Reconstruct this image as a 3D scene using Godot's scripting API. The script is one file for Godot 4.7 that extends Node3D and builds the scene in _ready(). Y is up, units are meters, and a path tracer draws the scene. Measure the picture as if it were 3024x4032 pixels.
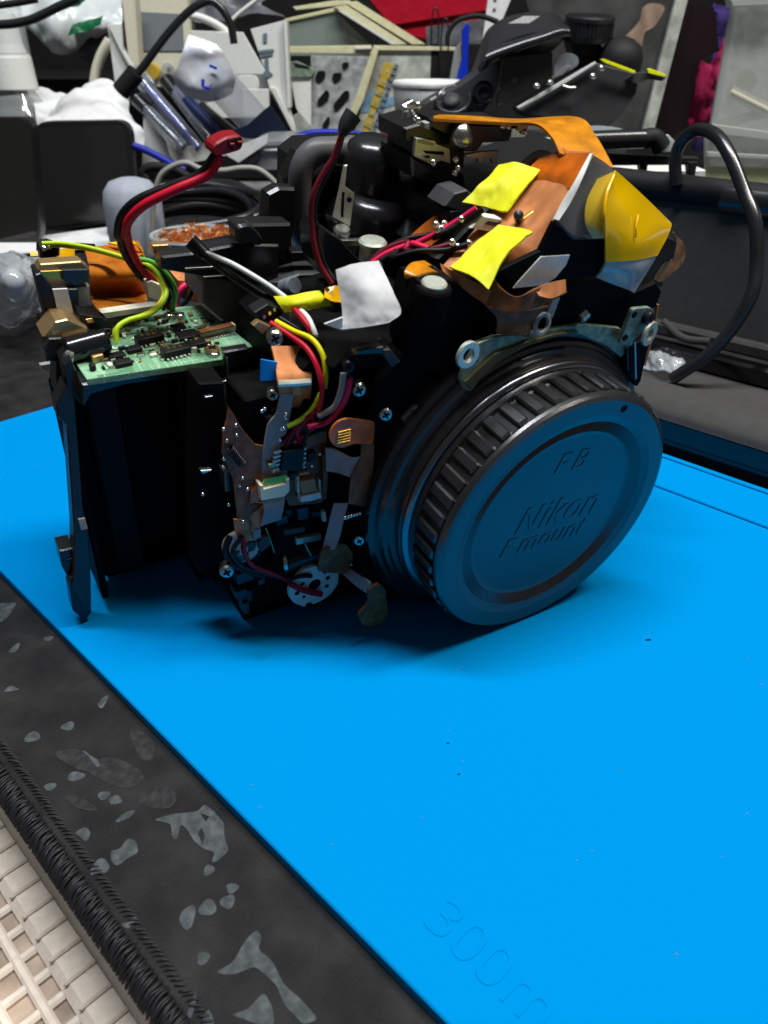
extends Node3D
# A half dismantled camera body on a blue silicone work mat, clutter of a repair bench behind it.
# Units are metres. The camera parts are written in the camera's own frame (x to its left hand, y up, z out of the lens mount).

var M := {}
var tex := {}
var root_names := {}

func _ready() -> void:
	setup_view()
	setup_light()
	make_materials()
	build_bench()
	build_camera()
	build_background()

# ---------------------------------------------------------------- view and light
func setup_view() -> void:
	var cam := Camera3D.new()
	cam.name = "camera_view"
	cam.position = Vector3(0, 0.116, 0)
	cam.rotation_degrees = Vector3(-31.4, 0, 0)
	cam.fov = 67.3
	cam.near = 0.005
	cam.far = 20.0
	var lens := CameraAttributesPhysical.new()
	lens.frustum_focal_length = 18.025
	lens.frustum_focus_distance = 0.18
	lens.frustum_near = 0.005
	lens.frustum_far = 20.0
	lens.exposure_aperture = 22.0
	cam.attributes = lens
	add_child(cam)
	cam.current = true

func setup_light() -> void:
	var we := WorldEnvironment.new()
	we.name = "world_environment"
	var e := Environment.new()
	e.background_mode = Environment.BG_COLOR
	e.background_color = Color(0.29, 0.292, 0.297)
	e.tonemap_mode = Environment.TONE_MAPPER_LINEAR
	e.tonemap_exposure = 1.0
	e.sdfgi_enabled = true
	e.ssao_enabled = true
	e.ssil_enabled = true
	we.environment = e
	add_child(we)
	area_lamp("ceiling_lamp", Vector3(0.6, 1.25, -0.12), Vector3(-0.02, 0, -0.2), Vector2(0.4, 0.16), 1.75, Color(1.0, 0.97, 0.92))
	area_lamp("bench_tube_lamp", Vector3(-0.04, 1.2, -0.12), Vector3(-0.08, 0.0, -0.36), Vector2(0.7, 0.12), 2.1, Color(0.95, 0.98, 1.0))

func area_lamp(called: String, at: Vector3, to: Vector3, size: Vector2, energy: float, col: Color) -> void:
	var l := AreaLight3D.new()
	l.name = called
	l.area_size = size
	l.light_energy = energy
	l.light_color = col
	l.shadow_enabled = true
	l.area_range = 6.0
	l.area_attenuation = 2.0
	add_child(l)
	l.look_at_from_position(at, to, Vector3(0.1, 0, -1))

# ---------------------------------------------------------------- names and nodes
func numbered(called: String) -> String:
	if not root_names.has(called):
		root_names[called] = 0
		return called
	root_names[called] += 1
	return "%s_%03d" % [called, root_names[called]]

func thing(called: String, label: String, category: String, at := Vector3.ZERO, basis := Basis(), group := "") -> Node3D:
	var o := Node3D.new()
	o.name = numbered(called)
	o.transform = Transform3D(basis, at)
	o.set_meta("label", label)
	o.set_meta("category", category)
	if group != "":
		o.set_meta("group", group)
	add_child(o)
	return o

func put(parent: Node, called: String, st: SurfaceTool, mat: Material) -> MeshInstance3D:
	var o := MeshInstance3D.new()
	o.name = called
	o.mesh = st.commit()
	o.material_override = mat
	o.cast_shadow = GeometryInstance3D.SHADOW_CASTING_SETTING_ON
	parent.add_child(o, true)
	return o

func again(parent: Node, called: String, mesh: Mesh, mat: Material, xf: Transform3D) -> MeshInstance3D:
	var o := MeshInstance3D.new()
	o.name = called
	o.mesh = mesh
	o.material_override = mat
	o.transform = xf
	parent.add_child(o, true)
	return o

# ---------------------------------------------------------------- shapes
func S() -> SurfaceTool:
	var st := SurfaceTool.new()
	st.begin(Mesh.PRIMITIVE_TRIANGLES)
	return st

func tri(st: SurfaceTool, a: Vector3, b: Vector3, c: Vector3, out: Vector3) -> void:
	var n := (c - a).cross(b - a)
	if n.length_squared() < 1e-20:
		return
	if n.dot(out) < 0.0:
		var t := b
		b = c
		c = t
		n = -n
	n = n.normalized()
	for p in [a, b, c]:
		st.set_normal(n)
		st.set_uv(Vector2(p.x, p.y))
		st.add_vertex(p)

func quad(st: SurfaceTool, a: Vector3, b: Vector3, c: Vector3, d: Vector3, out: Vector3) -> void:
	tri(st, a, b, c, out)
	tri(st, a, c, d, out)

func frame_of(n: Vector3) -> Basis:
	var z := n.normalized()
	var x := (Vector3.UP if absf(z.y) < 0.9 else Vector3.RIGHT).cross(z).normalized()
	return Basis(x, z.cross(x), z)

# chamfered box; bas turns it
func a_box(st: SurfaceTool, c: Vector3, s: Vector3, bas := Basis(), bev := -1.0) -> void:
	var h := s * 0.5
	var b: float = bev
	if b < 0.0:
		b = minf(0.0004, minf(s.x, minf(s.y, s.z)) * 0.2)
	for ax in 3:
		for sg in [-1.0, 1.0]:
			var u := (ax + 1) % 3
			var v := (ax + 2) % 3
			var q := []
			for k in [[-1, -1], [1, -1], [1, 1], [-1, 1]]:
				var p := Vector3.ZERO
				p[ax] = h[ax] * sg
				p[u] = (h[u] - b) * k[0]
				p[v] = (h[v] - b) * k[1]
				q.append(c + bas * p)
			var o := Vector3.ZERO
			o[ax] = sg
			quad(st, q[0], q[1], q[2], q[3], bas * o)
	if b <= 0.0:
		return
	for ax in 3:
		var u := (ax + 1) % 3
		var v := (ax + 2) % 3
		for su in [-1.0, 1.0]:
			for sv in [-1.0, 1.0]:
				var q := []
				for k in [[-1, 0], [1, 0], [1, 1], [-1, 1]]:
					var p := Vector3.ZERO
					p[ax] = (h[ax] - b) * k[0]
					p[u] = (h[u] - b * k[1]) * su
					p[v] = (h[v] - b * (1 - k[1])) * sv
					q.append(c + bas * p)
				var o := Vector3.ZERO
				o[u] = su
				o[v] = sv
				quad(st, q[0], q[1], q[2], q[3], bas * o)
	for sx in [-1.0, 1.0]:
		for sy in [-1.0, 1.0]:
			for sz in [-1.0, 1.0]:
				var s3 := Vector3(sx, sy, sz)
				tri(st, c + bas * ((h - Vector3(0, b, b)) * s3), c + bas * ((h - Vector3(b, 0, b)) * s3), c + bas * ((h - Vector3(b, b, 0)) * s3), bas * s3)

func plane_2d(pts: Array, bas: Basis, o: Vector3) -> PackedVector2Array:
	var r := PackedVector2Array()
	for p in pts:
		var q: Vector3 = bas.inverse() * (p - o)
		r.append(Vector2(q.x, q.y))
	return r

# the outline is enlarged first: the triangulation loses parts of shapes only millimetres wide
func triangles_of(p: PackedVector2Array) -> PackedInt32Array:
	var big := PackedVector2Array()
	for q in p:
		big.append((q - p[0]) * 10000.0)
	return Geometry2D.triangulate_polygon(big)

# polygon (a flat outline) pushed back by ext, front edge chamfered
func a_prism(st: SurfaceTool, pts: Array, ext: Vector3, bev := 0.0003) -> void:
	var n := -ext.normalized()
	var bas := frame_of(n)
	var o: Vector3 = pts[0]
	var p2 := plane_2d(pts, bas, o)
	if not Geometry2D.is_polygon_clockwise(p2):
		p2.reverse()
	var m := p2.size()
	var inn := PackedVector2Array()
	for i in m:
		var a := (p2[i] - p2[(i + m - 1) % m]).normalized()
		var b := (p2[(i + 1) % m] - p2[i]).normalized()
		var na := Vector2(a.y, -a.x)
		var nb := Vector2(b.y, -b.x)
		var mid := na + nb
		var k := 1.0 / maxf(0.35, 0.5 * mid.length_squared())
		inn.append(p2[i] + mid * 0.5 * bev * k * 2.0 * 0.5)
	var tr := triangles_of(inn)
	if tr.is_empty():
		inn = p2
		tr = triangles_of(p2)
	var to3 := func(q: Vector2, depth: float) -> Vector3: return o + bas * Vector3(q.x, q.y, -depth)
	for i in range(0, tr.size(), 3):
		tri(st, to3.call(inn[tr[i]], 0.0), to3.call(inn[tr[i + 1]], 0.0), to3.call(inn[tr[i + 2]], 0.0), n)
		tri(st, to3.call(p2[tr[i]], ext.length()), to3.call(p2[tr[i + 1]], ext.length()), to3.call(p2[tr[i + 2]], ext.length()), -n)
	for i in m:
		var j := (i + 1) % m
		var d := p2[j] - p2[i]
		var out := bas * Vector3(-d.y, d.x, 0)
		quad(st, to3.call(p2[i], bev), to3.call(p2[j], bev), to3.call(p2[j], ext.length()), to3.call(p2[i], ext.length()), out)
		if bev > 0.0:
			quad(st, to3.call(inn[i], 0.0), to3.call(inn[j], 0.0), to3.call(p2[j], bev), to3.call(p2[i], bev), out.normalized() + n)

# outline with rounded corners, to be given to a_prism
func rounded(pts: Array, r: float, seg := 4) -> Array:
	var out := []
	var m := pts.size()
	for i in m:
		var p: Vector3 = pts[i]
		var a: Vector3 = pts[(i + m - 1) % m] - p
		var b: Vector3 = pts[(i + 1) % m] - p
		var ra := minf(r, a.length() * 0.45)
		var rb := minf(r, b.length() * 0.45)
		var pa := p + a.normalized() * ra
		var pb := p + b.normalized() * rb
		for k in seg + 1:
			var t := float(k) / seg
			out.append(pa.lerp(p, t).lerp(p.lerp(pb, t), t))
	return out

func smooth_path(pts: Array, sub := 8, closed := false) -> Array:
	var out := []
	var m := pts.size()
	if m < 3 and not closed:
		for i in sub + 1:
			out.append(pts[0].lerp(pts[m - 1], float(i) / sub))
		return out
	var last := m if closed else m - 1
	for i in last:
		var p1: Vector3 = pts[i]
		var p2: Vector3 = pts[(i + 1) % m]
		var p0: Vector3 = pts[(i + m - 1) % m] if (closed or i > 0) else p1 * 2.0 - p2
		var p3: Vector3 = pts[(i + 2) % m] if (closed or i < m - 2) else p2 * 2.0 - p1
		for k in sub:
			out.append(p1.cubic_interpolate(p2, p0, p3, float(k) / sub))
	if not closed:
		out.append(pts[m - 1])
	return out

# grid of points with normals, row by row
func a_grid(st: SurfaceTool, g: Array, nr: Array, flip := false) -> void:
	for i in g.size() - 1:
		for j in g[i].size() - 1:
			var ix := [[i, j], [i + 1, j], [i + 1, j + 1], [i, j], [i + 1, j + 1], [i, j + 1]]
			for t in [0, 3]:
				var a: Vector3 = g[ix[t][0]][ix[t][1]]
				var b: Vector3 = g[ix[t + 1][0]][ix[t + 1][1]]
				var c: Vector3 = g[ix[t + 2][0]][ix[t + 2][1]]
				var face := (c - a).cross(b - a)
				if face.length_squared() < 1e-22:
					continue
				var nsum: Vector3 = nr[ix[t][0]][ix[t][1]] + nr[ix[t + 1][0]][ix[t + 1][1]] + nr[ix[t + 2][0]][ix[t + 2][1]]
				var order := [0, 1, 2] if face.dot(nsum) > 0.0 else [0, 2, 1]
				for k in order:
					var e: Array = ix[t + k]
					st.set_normal(nr[e[0]][e[1]])
					st.set_uv(Vector2(float(e[1]) / maxi(1, g[0].size() - 1), float(e[0]) / maxi(1, g.size() - 1)))
					st.add_vertex(g[e[0]][e[1]])

# round cord along a path; r may be one number or one for each control point
func a_tube(st: SurfaceTool, pts: Array, r, sides := 8, closed := false, sub := 8, cap := true) -> void:
	var path := smooth_path(pts, sub, closed)
	if closed:
		path.append(path[0])
	var g := []
	var nr := []
	var up := Vector3.ZERO
	for i in path.size():
		var t: Vector3
		if closed:
			t = path[(i + 1) % (path.size() - 1)] - path[(i + path.size() - 2) % (path.size() - 1)]
		else:
			t = path[mini(i + 1, path.size() - 1)] - path[maxi(i - 1, 0)]
		t = t.normalized()
		if up == Vector3.ZERO:
			up = frame_of(t).x
		up = (up - t * up.dot(t)).normalized()
		var side := t.cross(up)
		var rr: float
		if r is Array:
			var f: float = float(i) / (path.size() - 1) * (r.size() - 1)
			var lo: int = mini(int(f), r.size() - 2)
			rr = lerpf(r[lo], r[lo + 1], f - lo)
		else:
			rr = r
		var row := []
		var nrow := []
		for k in sides + 1:
			var a := TAU * k / sides
			var d := up * cos(a) + side * sin(a)
			row.append(path[i] + d * rr)
			nrow.append(d)
		g.append(row)
		nr.append(nrow)
	a_grid(st, g, nr)
	if cap and not closed:
		for e in [0, path.size() - 1]:
			var out: Vector3 = path[0] - path[1] if e == 0 else path[e] - path[e - 1]
			for k in sides:
				tri(st, path[e], g[e][k], g[e][k + 1], out)

# turned shape: profile of Vector2(radius, height along axis)
func a_lathe(st: SurfaceTool, prof: Array, c: Vector3, axis: Vector3, seg := 32, sharp := true) -> void:
	var bas := frame_of(axis)
	for i in prof.size() - 1:
		var p: Vector2 = prof[i]
		var q: Vector2 = prof[i + 1]
		var d := (q - p)
		if d.length() < 1e-9:
			continue
		var n0 := Vector2(d.y, -d.x).normalized()
		var na := n0
		var nb := n0
		if not sharp:
			if i > 0:
				var e: Vector2 = p - prof[i - 1]
				na = (n0 + Vector2(e.y, -e.x).normalized()).normalized()
			if i < prof.size() - 2:
				var e2: Vector2 = prof[i + 2] - q
				nb = (n0 + Vector2(e2.y, -e2.x).normalized()).normalized()
		var g := [[], []]
		var nr := [[], []]
		for k in seg + 1:
			var a := TAU * k / seg
			var rd := bas.x * cos(a) + bas.y * sin(a)
			g[0].append(c + rd * p.x + bas.z * p.y)
			g[1].append(c + rd * q.x + bas.z * q.y)
			nr[0].append((rd * na.x + bas.z * na.y).normalized())
			nr[1].append((rd * nb.x + bas.z * nb.y).normalized())
		a_grid(st, g, nr)

# a disc or a post: radius r, from c along axis for length h, chamfered
func a_post(st: SurfaceTool, c: Vector3, axis: Vector3, r: float, h: float, seg := 20, bev := -1.0) -> void:
	var b: float = bev if bev >= 0.0 else minf(0.0003, minf(r, h) * 0.25)
	a_lathe(st, [Vector2(0, 0), Vector2(r, 0), Vector2(r, h - b), Vector2(r - b, h), Vector2(0, h)], c, axis, seg)

# flat ring
func a_ring(st: SurfaceTool, c: Vector3, axis: Vector3, r0: float, r1: float, h: float, seg := 24) -> void:
	a_lathe(st, [Vector2(r0, 0), Vector2(r1, 0), Vector2(r1, h * 0.8), Vector2(r1 - h * 0.2, h), Vector2(r0 + h * 0.2, h), Vector2(r0, h * 0.8), Vector2(r0, 0)], c, axis, seg)

# thin sheet with thickness through a grid of control points (rows of equal length); crumple gives it folds
func a_sheet(st: SurfaceTool, ctl: Array, t: float, sub := 6, crumple := 0.0, freq := 60.0, seed := 1) -> void:
	var rows := []
	for r in ctl:
		rows.append(smooth_path(r, sub))
	var cols: int = rows[0].size()
	var g := []
	var col_paths := []
	for j in cols:
		var line := []
		for r in rows:
			line.append(r[j])
		col_paths.append(smooth_path(line, sub))
	for i in col_paths[0].size():
		var row := []
		for j in cols:
			row.append(col_paths[j][i])
		g.append(row)
	var noise := FastNoiseLite.new()
	noise.seed = seed
	noise.frequency = 1.0
	noise.noise_type = FastNoiseLite.TYPE_SIMPLEX
	var nr := grid_normals(g)
	if crumple > 0.0:
		for i in g.size():
			for j in cols:
				var p: Vector3 = g[i][j] * freq
				g[i][j] += nr[i][j] * crumple * (noise.get_noise_3dv(p) + 0.35 * absf(noise.get_noise_3dv(p * 1.9)) - 0.12)
		nr = grid_normals(g)
	var f := []
	var bk := []
	var nb := []
	for i in g.size():
		var a := []
		var b := []
		var c := []
		for j in cols:
			a.append(g[i][j] + nr[i][j] * t * 0.5)
			b.append(g[i][j] - nr[i][j] * t * 0.5)
			c.append(-nr[i][j])
		f.append(a)
		bk.append(b)
		nb.append(c)
	a_grid(st, f, nr)
	a_grid(st, bk, nb)
	var hi := g.size() - 1
	for j in cols - 1:
		quad(st, f[0][j], f[0][j + 1], bk[0][j + 1], bk[0][j], g[0][j] - g[1][j])
		quad(st, f[hi][j], f[hi][j + 1], bk[hi][j + 1], bk[hi][j], g[hi][j] - g[hi - 1][j])
	for i in hi:
		quad(st, f[i][0], f[i + 1][0], bk[i + 1][0], bk[i][0], g[i][0] - g[i][1])
		quad(st, f[i][cols - 1], f[i + 1][cols - 1], bk[i + 1][cols - 1], bk[i][cols - 1], g[i][cols - 1] - g[i][cols - 2])

func grid_normals(g: Array) -> Array:
	var out := []
	for i in g.size():
		var row := []
		for j in g[i].size():
			var du: Vector3 = g[i][mini(j + 1, g[i].size() - 1)] - g[i][maxi(j - 1, 0)]
			var dv: Vector3 = g[mini(i + 1, g.size() - 1)][j] - g[maxi(i - 1, 0)][j]
			var n := du.cross(dv)
			row.append(n.normalized() if n.length_squared() > 1e-20 else Vector3.UP)
		out.append(row)
	return out

# ---------------------------------------------------------------- one-call parts
func box(parent: Node, called: String, mat: Material, c: Vector3, s: Vector3, bas := Basis(), bev := -1.0) -> MeshInstance3D:
	var st := S()
	a_box(st, c, s, bas, bev)
	return put(parent, called, st, mat)

func prism(parent: Node, called: String, mat: Material, pts: Array, ext: Vector3, bev := 0.0003) -> MeshInstance3D:
	var st := S()
	a_prism(st, pts, ext, bev)
	return put(parent, called, st, mat)

func tube(parent: Node, called: String, mat: Material, pts: Array, r, sides := 8, closed := false) -> MeshInstance3D:
	var st := S()
	a_tube(st, pts, r, sides, closed)
	return put(parent, called, st, mat)

func lathe(parent: Node, called: String, mat: Material, prof: Array, c: Vector3, axis: Vector3, seg := 32, sharp := true) -> MeshInstance3D:
	var st := S()
	a_lathe(st, prof, c, axis, seg, sharp)
	return put(parent, called, st, mat)

func sheet(parent: Node, called: String, mat: Material, ctl: Array, t: float, sub := 6, crumple := 0.0, freq := 60.0, seed := 1) -> MeshInstance3D:
	var st := S()
	a_sheet(st, ctl, t, sub, crumple, freq, seed)
	return put(parent, called, st, mat)

# pan head screw with a cross slot
func screw(parent: Node, at: Vector3, axis: Vector3, r: float, mat: Material) -> MeshInstance3D:
	var o := lathe(parent, "screw", mat, [Vector2(0, -r), Vector2(r, -r), Vector2(r, r * 0.3), Vector2(r * 0.8, r * 0.55), Vector2(0, r * 0.62)], at, axis, 14, true)
	var bas := frame_of(axis)
	var st := S()
	a_box(st, at + bas.z * r * 0.6, Vector3(r * 1.1, r * 0.3, r * 0.14), bas.rotated(bas.z, 0.5), 0.0)
	a_box(st, at + bas.z * r * 0.605, Vector3(r * 0.3, r * 1.1, r * 0.14), bas.rotated(bas.z, 0.5), 0.0)
	put(o, "slot", st, M.black_flat)
	return o

func lettering(parent: Node, called: String, text: String, size: float, depth: float, mat: Material, xf: Transform3D, font_name := "Droid Sans") -> MeshInstance3D:
	var tm := TextMesh.new()
	var fnt := SystemFont.new()
	fnt.font_names = PackedStringArray([font_name])
	tm.font = fnt
	tm.text = text
	tm.font_size = 64
	tm.pixel_size = size / 46.0
	tm.depth = depth
	tm.curve_step = 2.0
	var o := MeshInstance3D.new()
	o.name = called
	o.mesh = tm
	o.material_override = mat
	o.transform = xf
	parent.add_child(o, true)
	return o

# ---------------------------------------------------------------- materials
func noise_tex(called: String, freq: float, octaves: int, lo: Color, hi: Color, seed: int, size := 512, bump := 0.0, cellular := false) -> ImageTexture:
	var n := FastNoiseLite.new()
	n.seed = seed
	n.frequency = freq
	n.fractal_octaves = octaves
	n.noise_type = FastNoiseLite.TYPE_CELLULAR if cellular else FastNoiseLite.TYPE_SIMPLEX_SMOOTH
	var img := n.get_seamless_image(size, size)
	img.convert(Image.FORMAT_RGB8)
	if bump > 0.0:
		img.bump_map_to_normal_map(bump)
	else:
		for y in size:
			for x in size:
				img.set_pixel(x, y, lo.lerp(hi, img.get_pixel(x, y).r))
	img.generate_mipmaps()
	tex[called] = ImageTexture.create_from_image(img)
	return tex[called]

func mat(called: String, col: Color, rough: float, metal := 0.0, grain := "", bumpy := "", scale := 60.0, bump_scale := 0.4) -> StandardMaterial3D:
	var m := StandardMaterial3D.new()
	m.resource_name = called
	m.albedo_color = col
	m.roughness = rough
	m.metallic = metal
	m.metallic_specular = 0.5 if rough < 0.32 else 0.3
	if grain != "":
		m.albedo_texture = tex[grain]
	if bumpy != "":
		m.normal_enabled = true
		m.normal_texture = tex[bumpy]
		m.normal_scale = bump_scale
	if grain != "" or bumpy != "":
		m.uv1_triplanar = true
		m.uv1_scale = Vector3.ONE * scale
	M[called] = m
	return m

func clear(called: String, col: Color, alpha: float, rough: float) -> StandardMaterial3D:
	var m := mat(called, Color(col.r, col.g, col.b, alpha), rough)
	m.transparency = BaseMaterial3D.TRANSPARENCY_ALPHA
	m.cull_mode = BaseMaterial3D.CULL_DISABLED
	return m

func make_materials() -> void:
	noise_tex("grain", 0.03, 4, Color(0.90, 0.90, 0.90), Color(1, 1, 1), 3)
	noise_tex("patchy", 0.012, 5, Color(0.62, 0.62, 0.62), Color(1, 1, 1), 7)
	noise_tex("fine_bump", 0.12, 3, Color.BLACK, Color.WHITE, 5, 512, 3.0)
	noise_tex("soft_bump", 0.02, 3, Color.BLACK, Color.WHITE, 9, 512, 5.0)
	mat("black_flat", Color(0.02, 0.02, 0.02), 0.8)
	mat("black_plastic", Color(0.085, 0.085, 0.088), 0.3, 0.0, "grain", "fine_bump", 45.0, 0.25)
	mat("deep_black", Color(0.045, 0.045, 0.047), 0.6, 0.0, "grain", "fine_bump", 45.0, 0.2)
	M.deep_black.metallic_specular = 0.15
	mat("pin_white", Color(0.74, 0.74, 0.70), 0.45, 0.3)
	mat("black_gloss", Color(0.085, 0.085, 0.09), 0.16, 0.0, "grain", "soft_bump", 30.0, 0.05)
	mat("black_satin", Color(0.12, 0.12, 0.125), 0.24, 0.0, "grain", "fine_bump", 30.0, 0.1)
	mat("black_rubber", Color(0.10, 0.10, 0.105), 0.62, 0.0, "grain", "fine_bump", 60.0, 0.3)
	mat("cap_plastic", Color(0.11, 0.11, 0.115), 0.27, 0.0, "grain", "fine_bump", 80.0, 0.22)
	mat("cap_letter", Color(0.08, 0.08, 0.085), 0.25)
	M.cap_plastic.metallic_specular = 1.0
	mat("dark_metal", Color(0.22, 0.22, 0.24), 0.33, 0.8, "grain", "fine_bump", 60.0, 0.1)
	mat("steel", Color(0.72, 0.72, 0.70), 0.28, 1.0, "grain", "fine_bump", 60.0, 0.12)
	mat("pale_steel", Color(0.80, 0.82, 0.76), 0.42, 0.75, "grain", "fine_bump", 60.0, 0.1)
	mat("bayonet_steel", Color(0.5, 0.5, 0.52), 0.25, 1.0, "grain", "", 60.0)
	mat("brass", Color(0.72, 0.60, 0.42), 0.36, 0.8, "grain", "fine_bump", 60.0, 0.1)
	mat("tan_ceramic", Color(0.66, 0.48, 0.33), 0.45, 0.0, "grain", "", 60.0)
	mat("solder", Color(0.85, 0.86, 0.84), 0.2, 1.0)
	mat("gold", Color(0.85, 0.66, 0.30), 0.3, 1.0)
	mat("flex_orange", Color(0.84, 0.41, 0.06), 0.3, 0.0, "patchy", "soft_bump", 25.0, 0.15)
	mat("flex_amber", Color(0.84, 0.53, 0.05), 0.26, 0.0, "patchy", "soft_bump", 25.0, 0.15)
	mat("flex_roll", Color(0.84, 0.49, 0.15), 0.2, 0.2, "patchy", "soft_bump", 25.0, 0.15)
	mat("flex_copper", Color(0.84, 0.54, 0.34), 0.4, 0.0, "patchy", "soft_bump", 30.0, 0.15)
	mat("flex_brown", Color(0.52, 0.33, 0.20), 0.33, 0.0, "patchy", "soft_bump", 40.0, 0.2)
	mat("flex_grey", Color(0.58, 0.55, 0.55), 0.4, 0.0, "grain", "soft_bump", 40.0, 0.1)
	mat("tape_yellow", Color(0.80, 0.80, 0.10), 0.55, 0.0, "grain", "soft_bump", 25.0, 0.15)
	mat("kapton", Color(0.90, 0.68, 0.04), 0.25, 0.0, "grain", "soft_bump", 40.0, 0.2)
	mat("white_tape", Color(0.73, 0.73, 0.73), 0.6, 0.0, "grain", "soft_bump", 20.0, 0.12)
	mat("white_plastic", Color(0.82, 0.82, 0.80), 0.45, 0.0, "grain", "fine_bump", 30.0, 0.1)
	mat("cream_plastic", Color(0.80, 0.78, 0.70), 0.5, 0.0, "grain", "fine_bump", 30.0, 0.1)
	mat("grey_plastic", Color(0.45, 0.47, 0.49), 0.5, 0.0, "grain", "fine_bump", 30.0, 0.1)
	mat("pale_grey", Color(0.68, 0.69, 0.69), 0.5, 0.0, "patchy", "fine_bump", 15.0, 0.1)
	mat("connector_cream", Color(0.84, 0.84, 0.74), 0.5)
	mat("chip_black", Color(0.10, 0.10, 0.11), 0.45, 0.0, "grain", "fine_bump", 90.0, 0.2)
	mat("wire_red", Color(0.68, 0.06, 0.16), 0.4, 0.0, "grain", "", 60.0)
	mat("wire_pink", Color(0.80, 0.12, 0.30), 0.4, 0.0, "grain", "", 60.0)
	mat("wire_yellow", Color(0.82, 0.80, 0.08), 0.4, 0.0, "grain", "", 60.0)
	mat("wire_green", Color(0.30, 0.60, 0.22), 0.4, 0.0, "grain", "", 60.0)
	mat("wire_lime", Color(0.66, 0.76, 0.12), 0.4, 0.0, "grain", "", 60.0)
	mat("wire_black", Color(0.07, 0.06, 0.065), 0.4, 0.0, "grain", "", 60.0)
	mat("wire_white", Color(0.80, 0.82, 0.80), 0.4, 0.0, "grain", "", 60.0)
	mat("wire_grey", Color(0.55, 0.54, 0.52), 0.4, 0.0, "grain", "", 60.0)
	mat("wire_blue", Color(0.10, 0.14, 0.58), 0.4, 0.0, "grain", "", 60.0)
	mat("wire_dark_red", Color(0.40, 0.08, 0.13), 0.4, 0.0, "grain", "", 60.0)
	mat("plug_red", Color(0.50, 0.07, 0.11), 0.4, 0.0, "grain", "", 60.0)
	mat("plug_dark", Color(0.16, 0.02, 0.04), 0.5)
	mat("grey_dark", Color(0.24, 0.245, 0.25), 0.42, 0.0, "grain", "fine_bump", 45.0, 0.2)
	mat("wall_grey", Color(0.33, 0.33, 0.335), 0.4, 0.0, "grain", "fine_bump", 30.0, 0.15)
	mat("pale_green", Color(0.58, 0.66, 0.58), 0.4, 0.3, "patchy", "fine_bump", 45.0, 0.15)
	mat("olive", Color(0.34, 0.34, 0.24), 0.5, 0.0, "grain", "", 45.0)
	clear("smoked_film", Color(0.34, 0.345, 0.34), 0.8, 0.08)
	mat("film_reflection", Color(0.62, 0.64, 0.64), 0.2)  # pale grey stands in for the mat reflected in the film
	clear("amber_film", Color(0.86, 0.68, 0.0), 0.8, 0.12)
	clear("amber_film_pale", Color(0.85, 0.72, 0.20), 0.55, 0.2)
	mat("blue_label", Color(0.05, 0.52, 0.85), 0.5)
	mat("paper_white", Color(0.82, 0.82, 0.82), 0.8, 0.0, "grain", "soft_bump", 6.0, 0.1)

# ---------------------------------------------------------------- bench, mats
func struct(called: String, st: SurfaceTool, m: Material) -> MeshInstance3D:
	var o := put(self, called, st, m)
	o.set_meta("kind", "structure")
	return o

# frame of the mats: u runs along their near left edge to the lower right, v across to the upper right
const MU := Vector3(0.7090, 0, 0.7052)
const MV := Vector3(0.7052, 0, -0.7090)
const MAT_AT := Vector3(-0.0987, 0, -0.161)

func uv(u: float, v: float, y := 0.0) -> Vector3:
	return MAT_AT + MU * u + MV * v + Vector3(0, y, 0)

func build_bench() -> void:
	mat("bench_top", Color(0.62, 0.62, 0.61), 0.5, 0.0, "patchy", "fine_bump", 4.0, 0.2)
	mat("back_wall", Color(0.10, 0.10, 0.105), 0.8, 0.0, "patchy", "fine_bump", 3.0, 0.2)
	mat("floor_tile", Color(0.42, 0.38, 0.34), 0.7, 0.0, "patchy", "fine_bump", 3.0, 0.2)
	var st := S()
	a_box(st, uv(-0.25, 0.72, -0.021), Vector3(2.6, 0.03, 1.494), Basis(MU, Vector3.UP, -MV), 0.002)
	struct("bench_top", st, M.bench_top)
	st = S()
	a_box(st, Vector3(0.1, 0.2, -1.22), Vector3(3.4, 0.9, 0.04), Basis(), 0.002)
	struct("wall", st, M.back_wall)
	st = S()
	a_box(st, Vector3(0, -0.72, -0.3), Vector3(4, 0.04, 3), Basis(), 0.0)
	struct("floor", st, M.floor_tile)
	st = S()
	a_box(st, Vector3(0.05, 0.04, -1.02), Vector3(2.2, 0.09, 0.34), Basis(), 0.003)
	struct("back_shelf", st, M.back_wall)
	build_desk_mat()
	build_blue_mat()
	build_basket()

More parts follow.
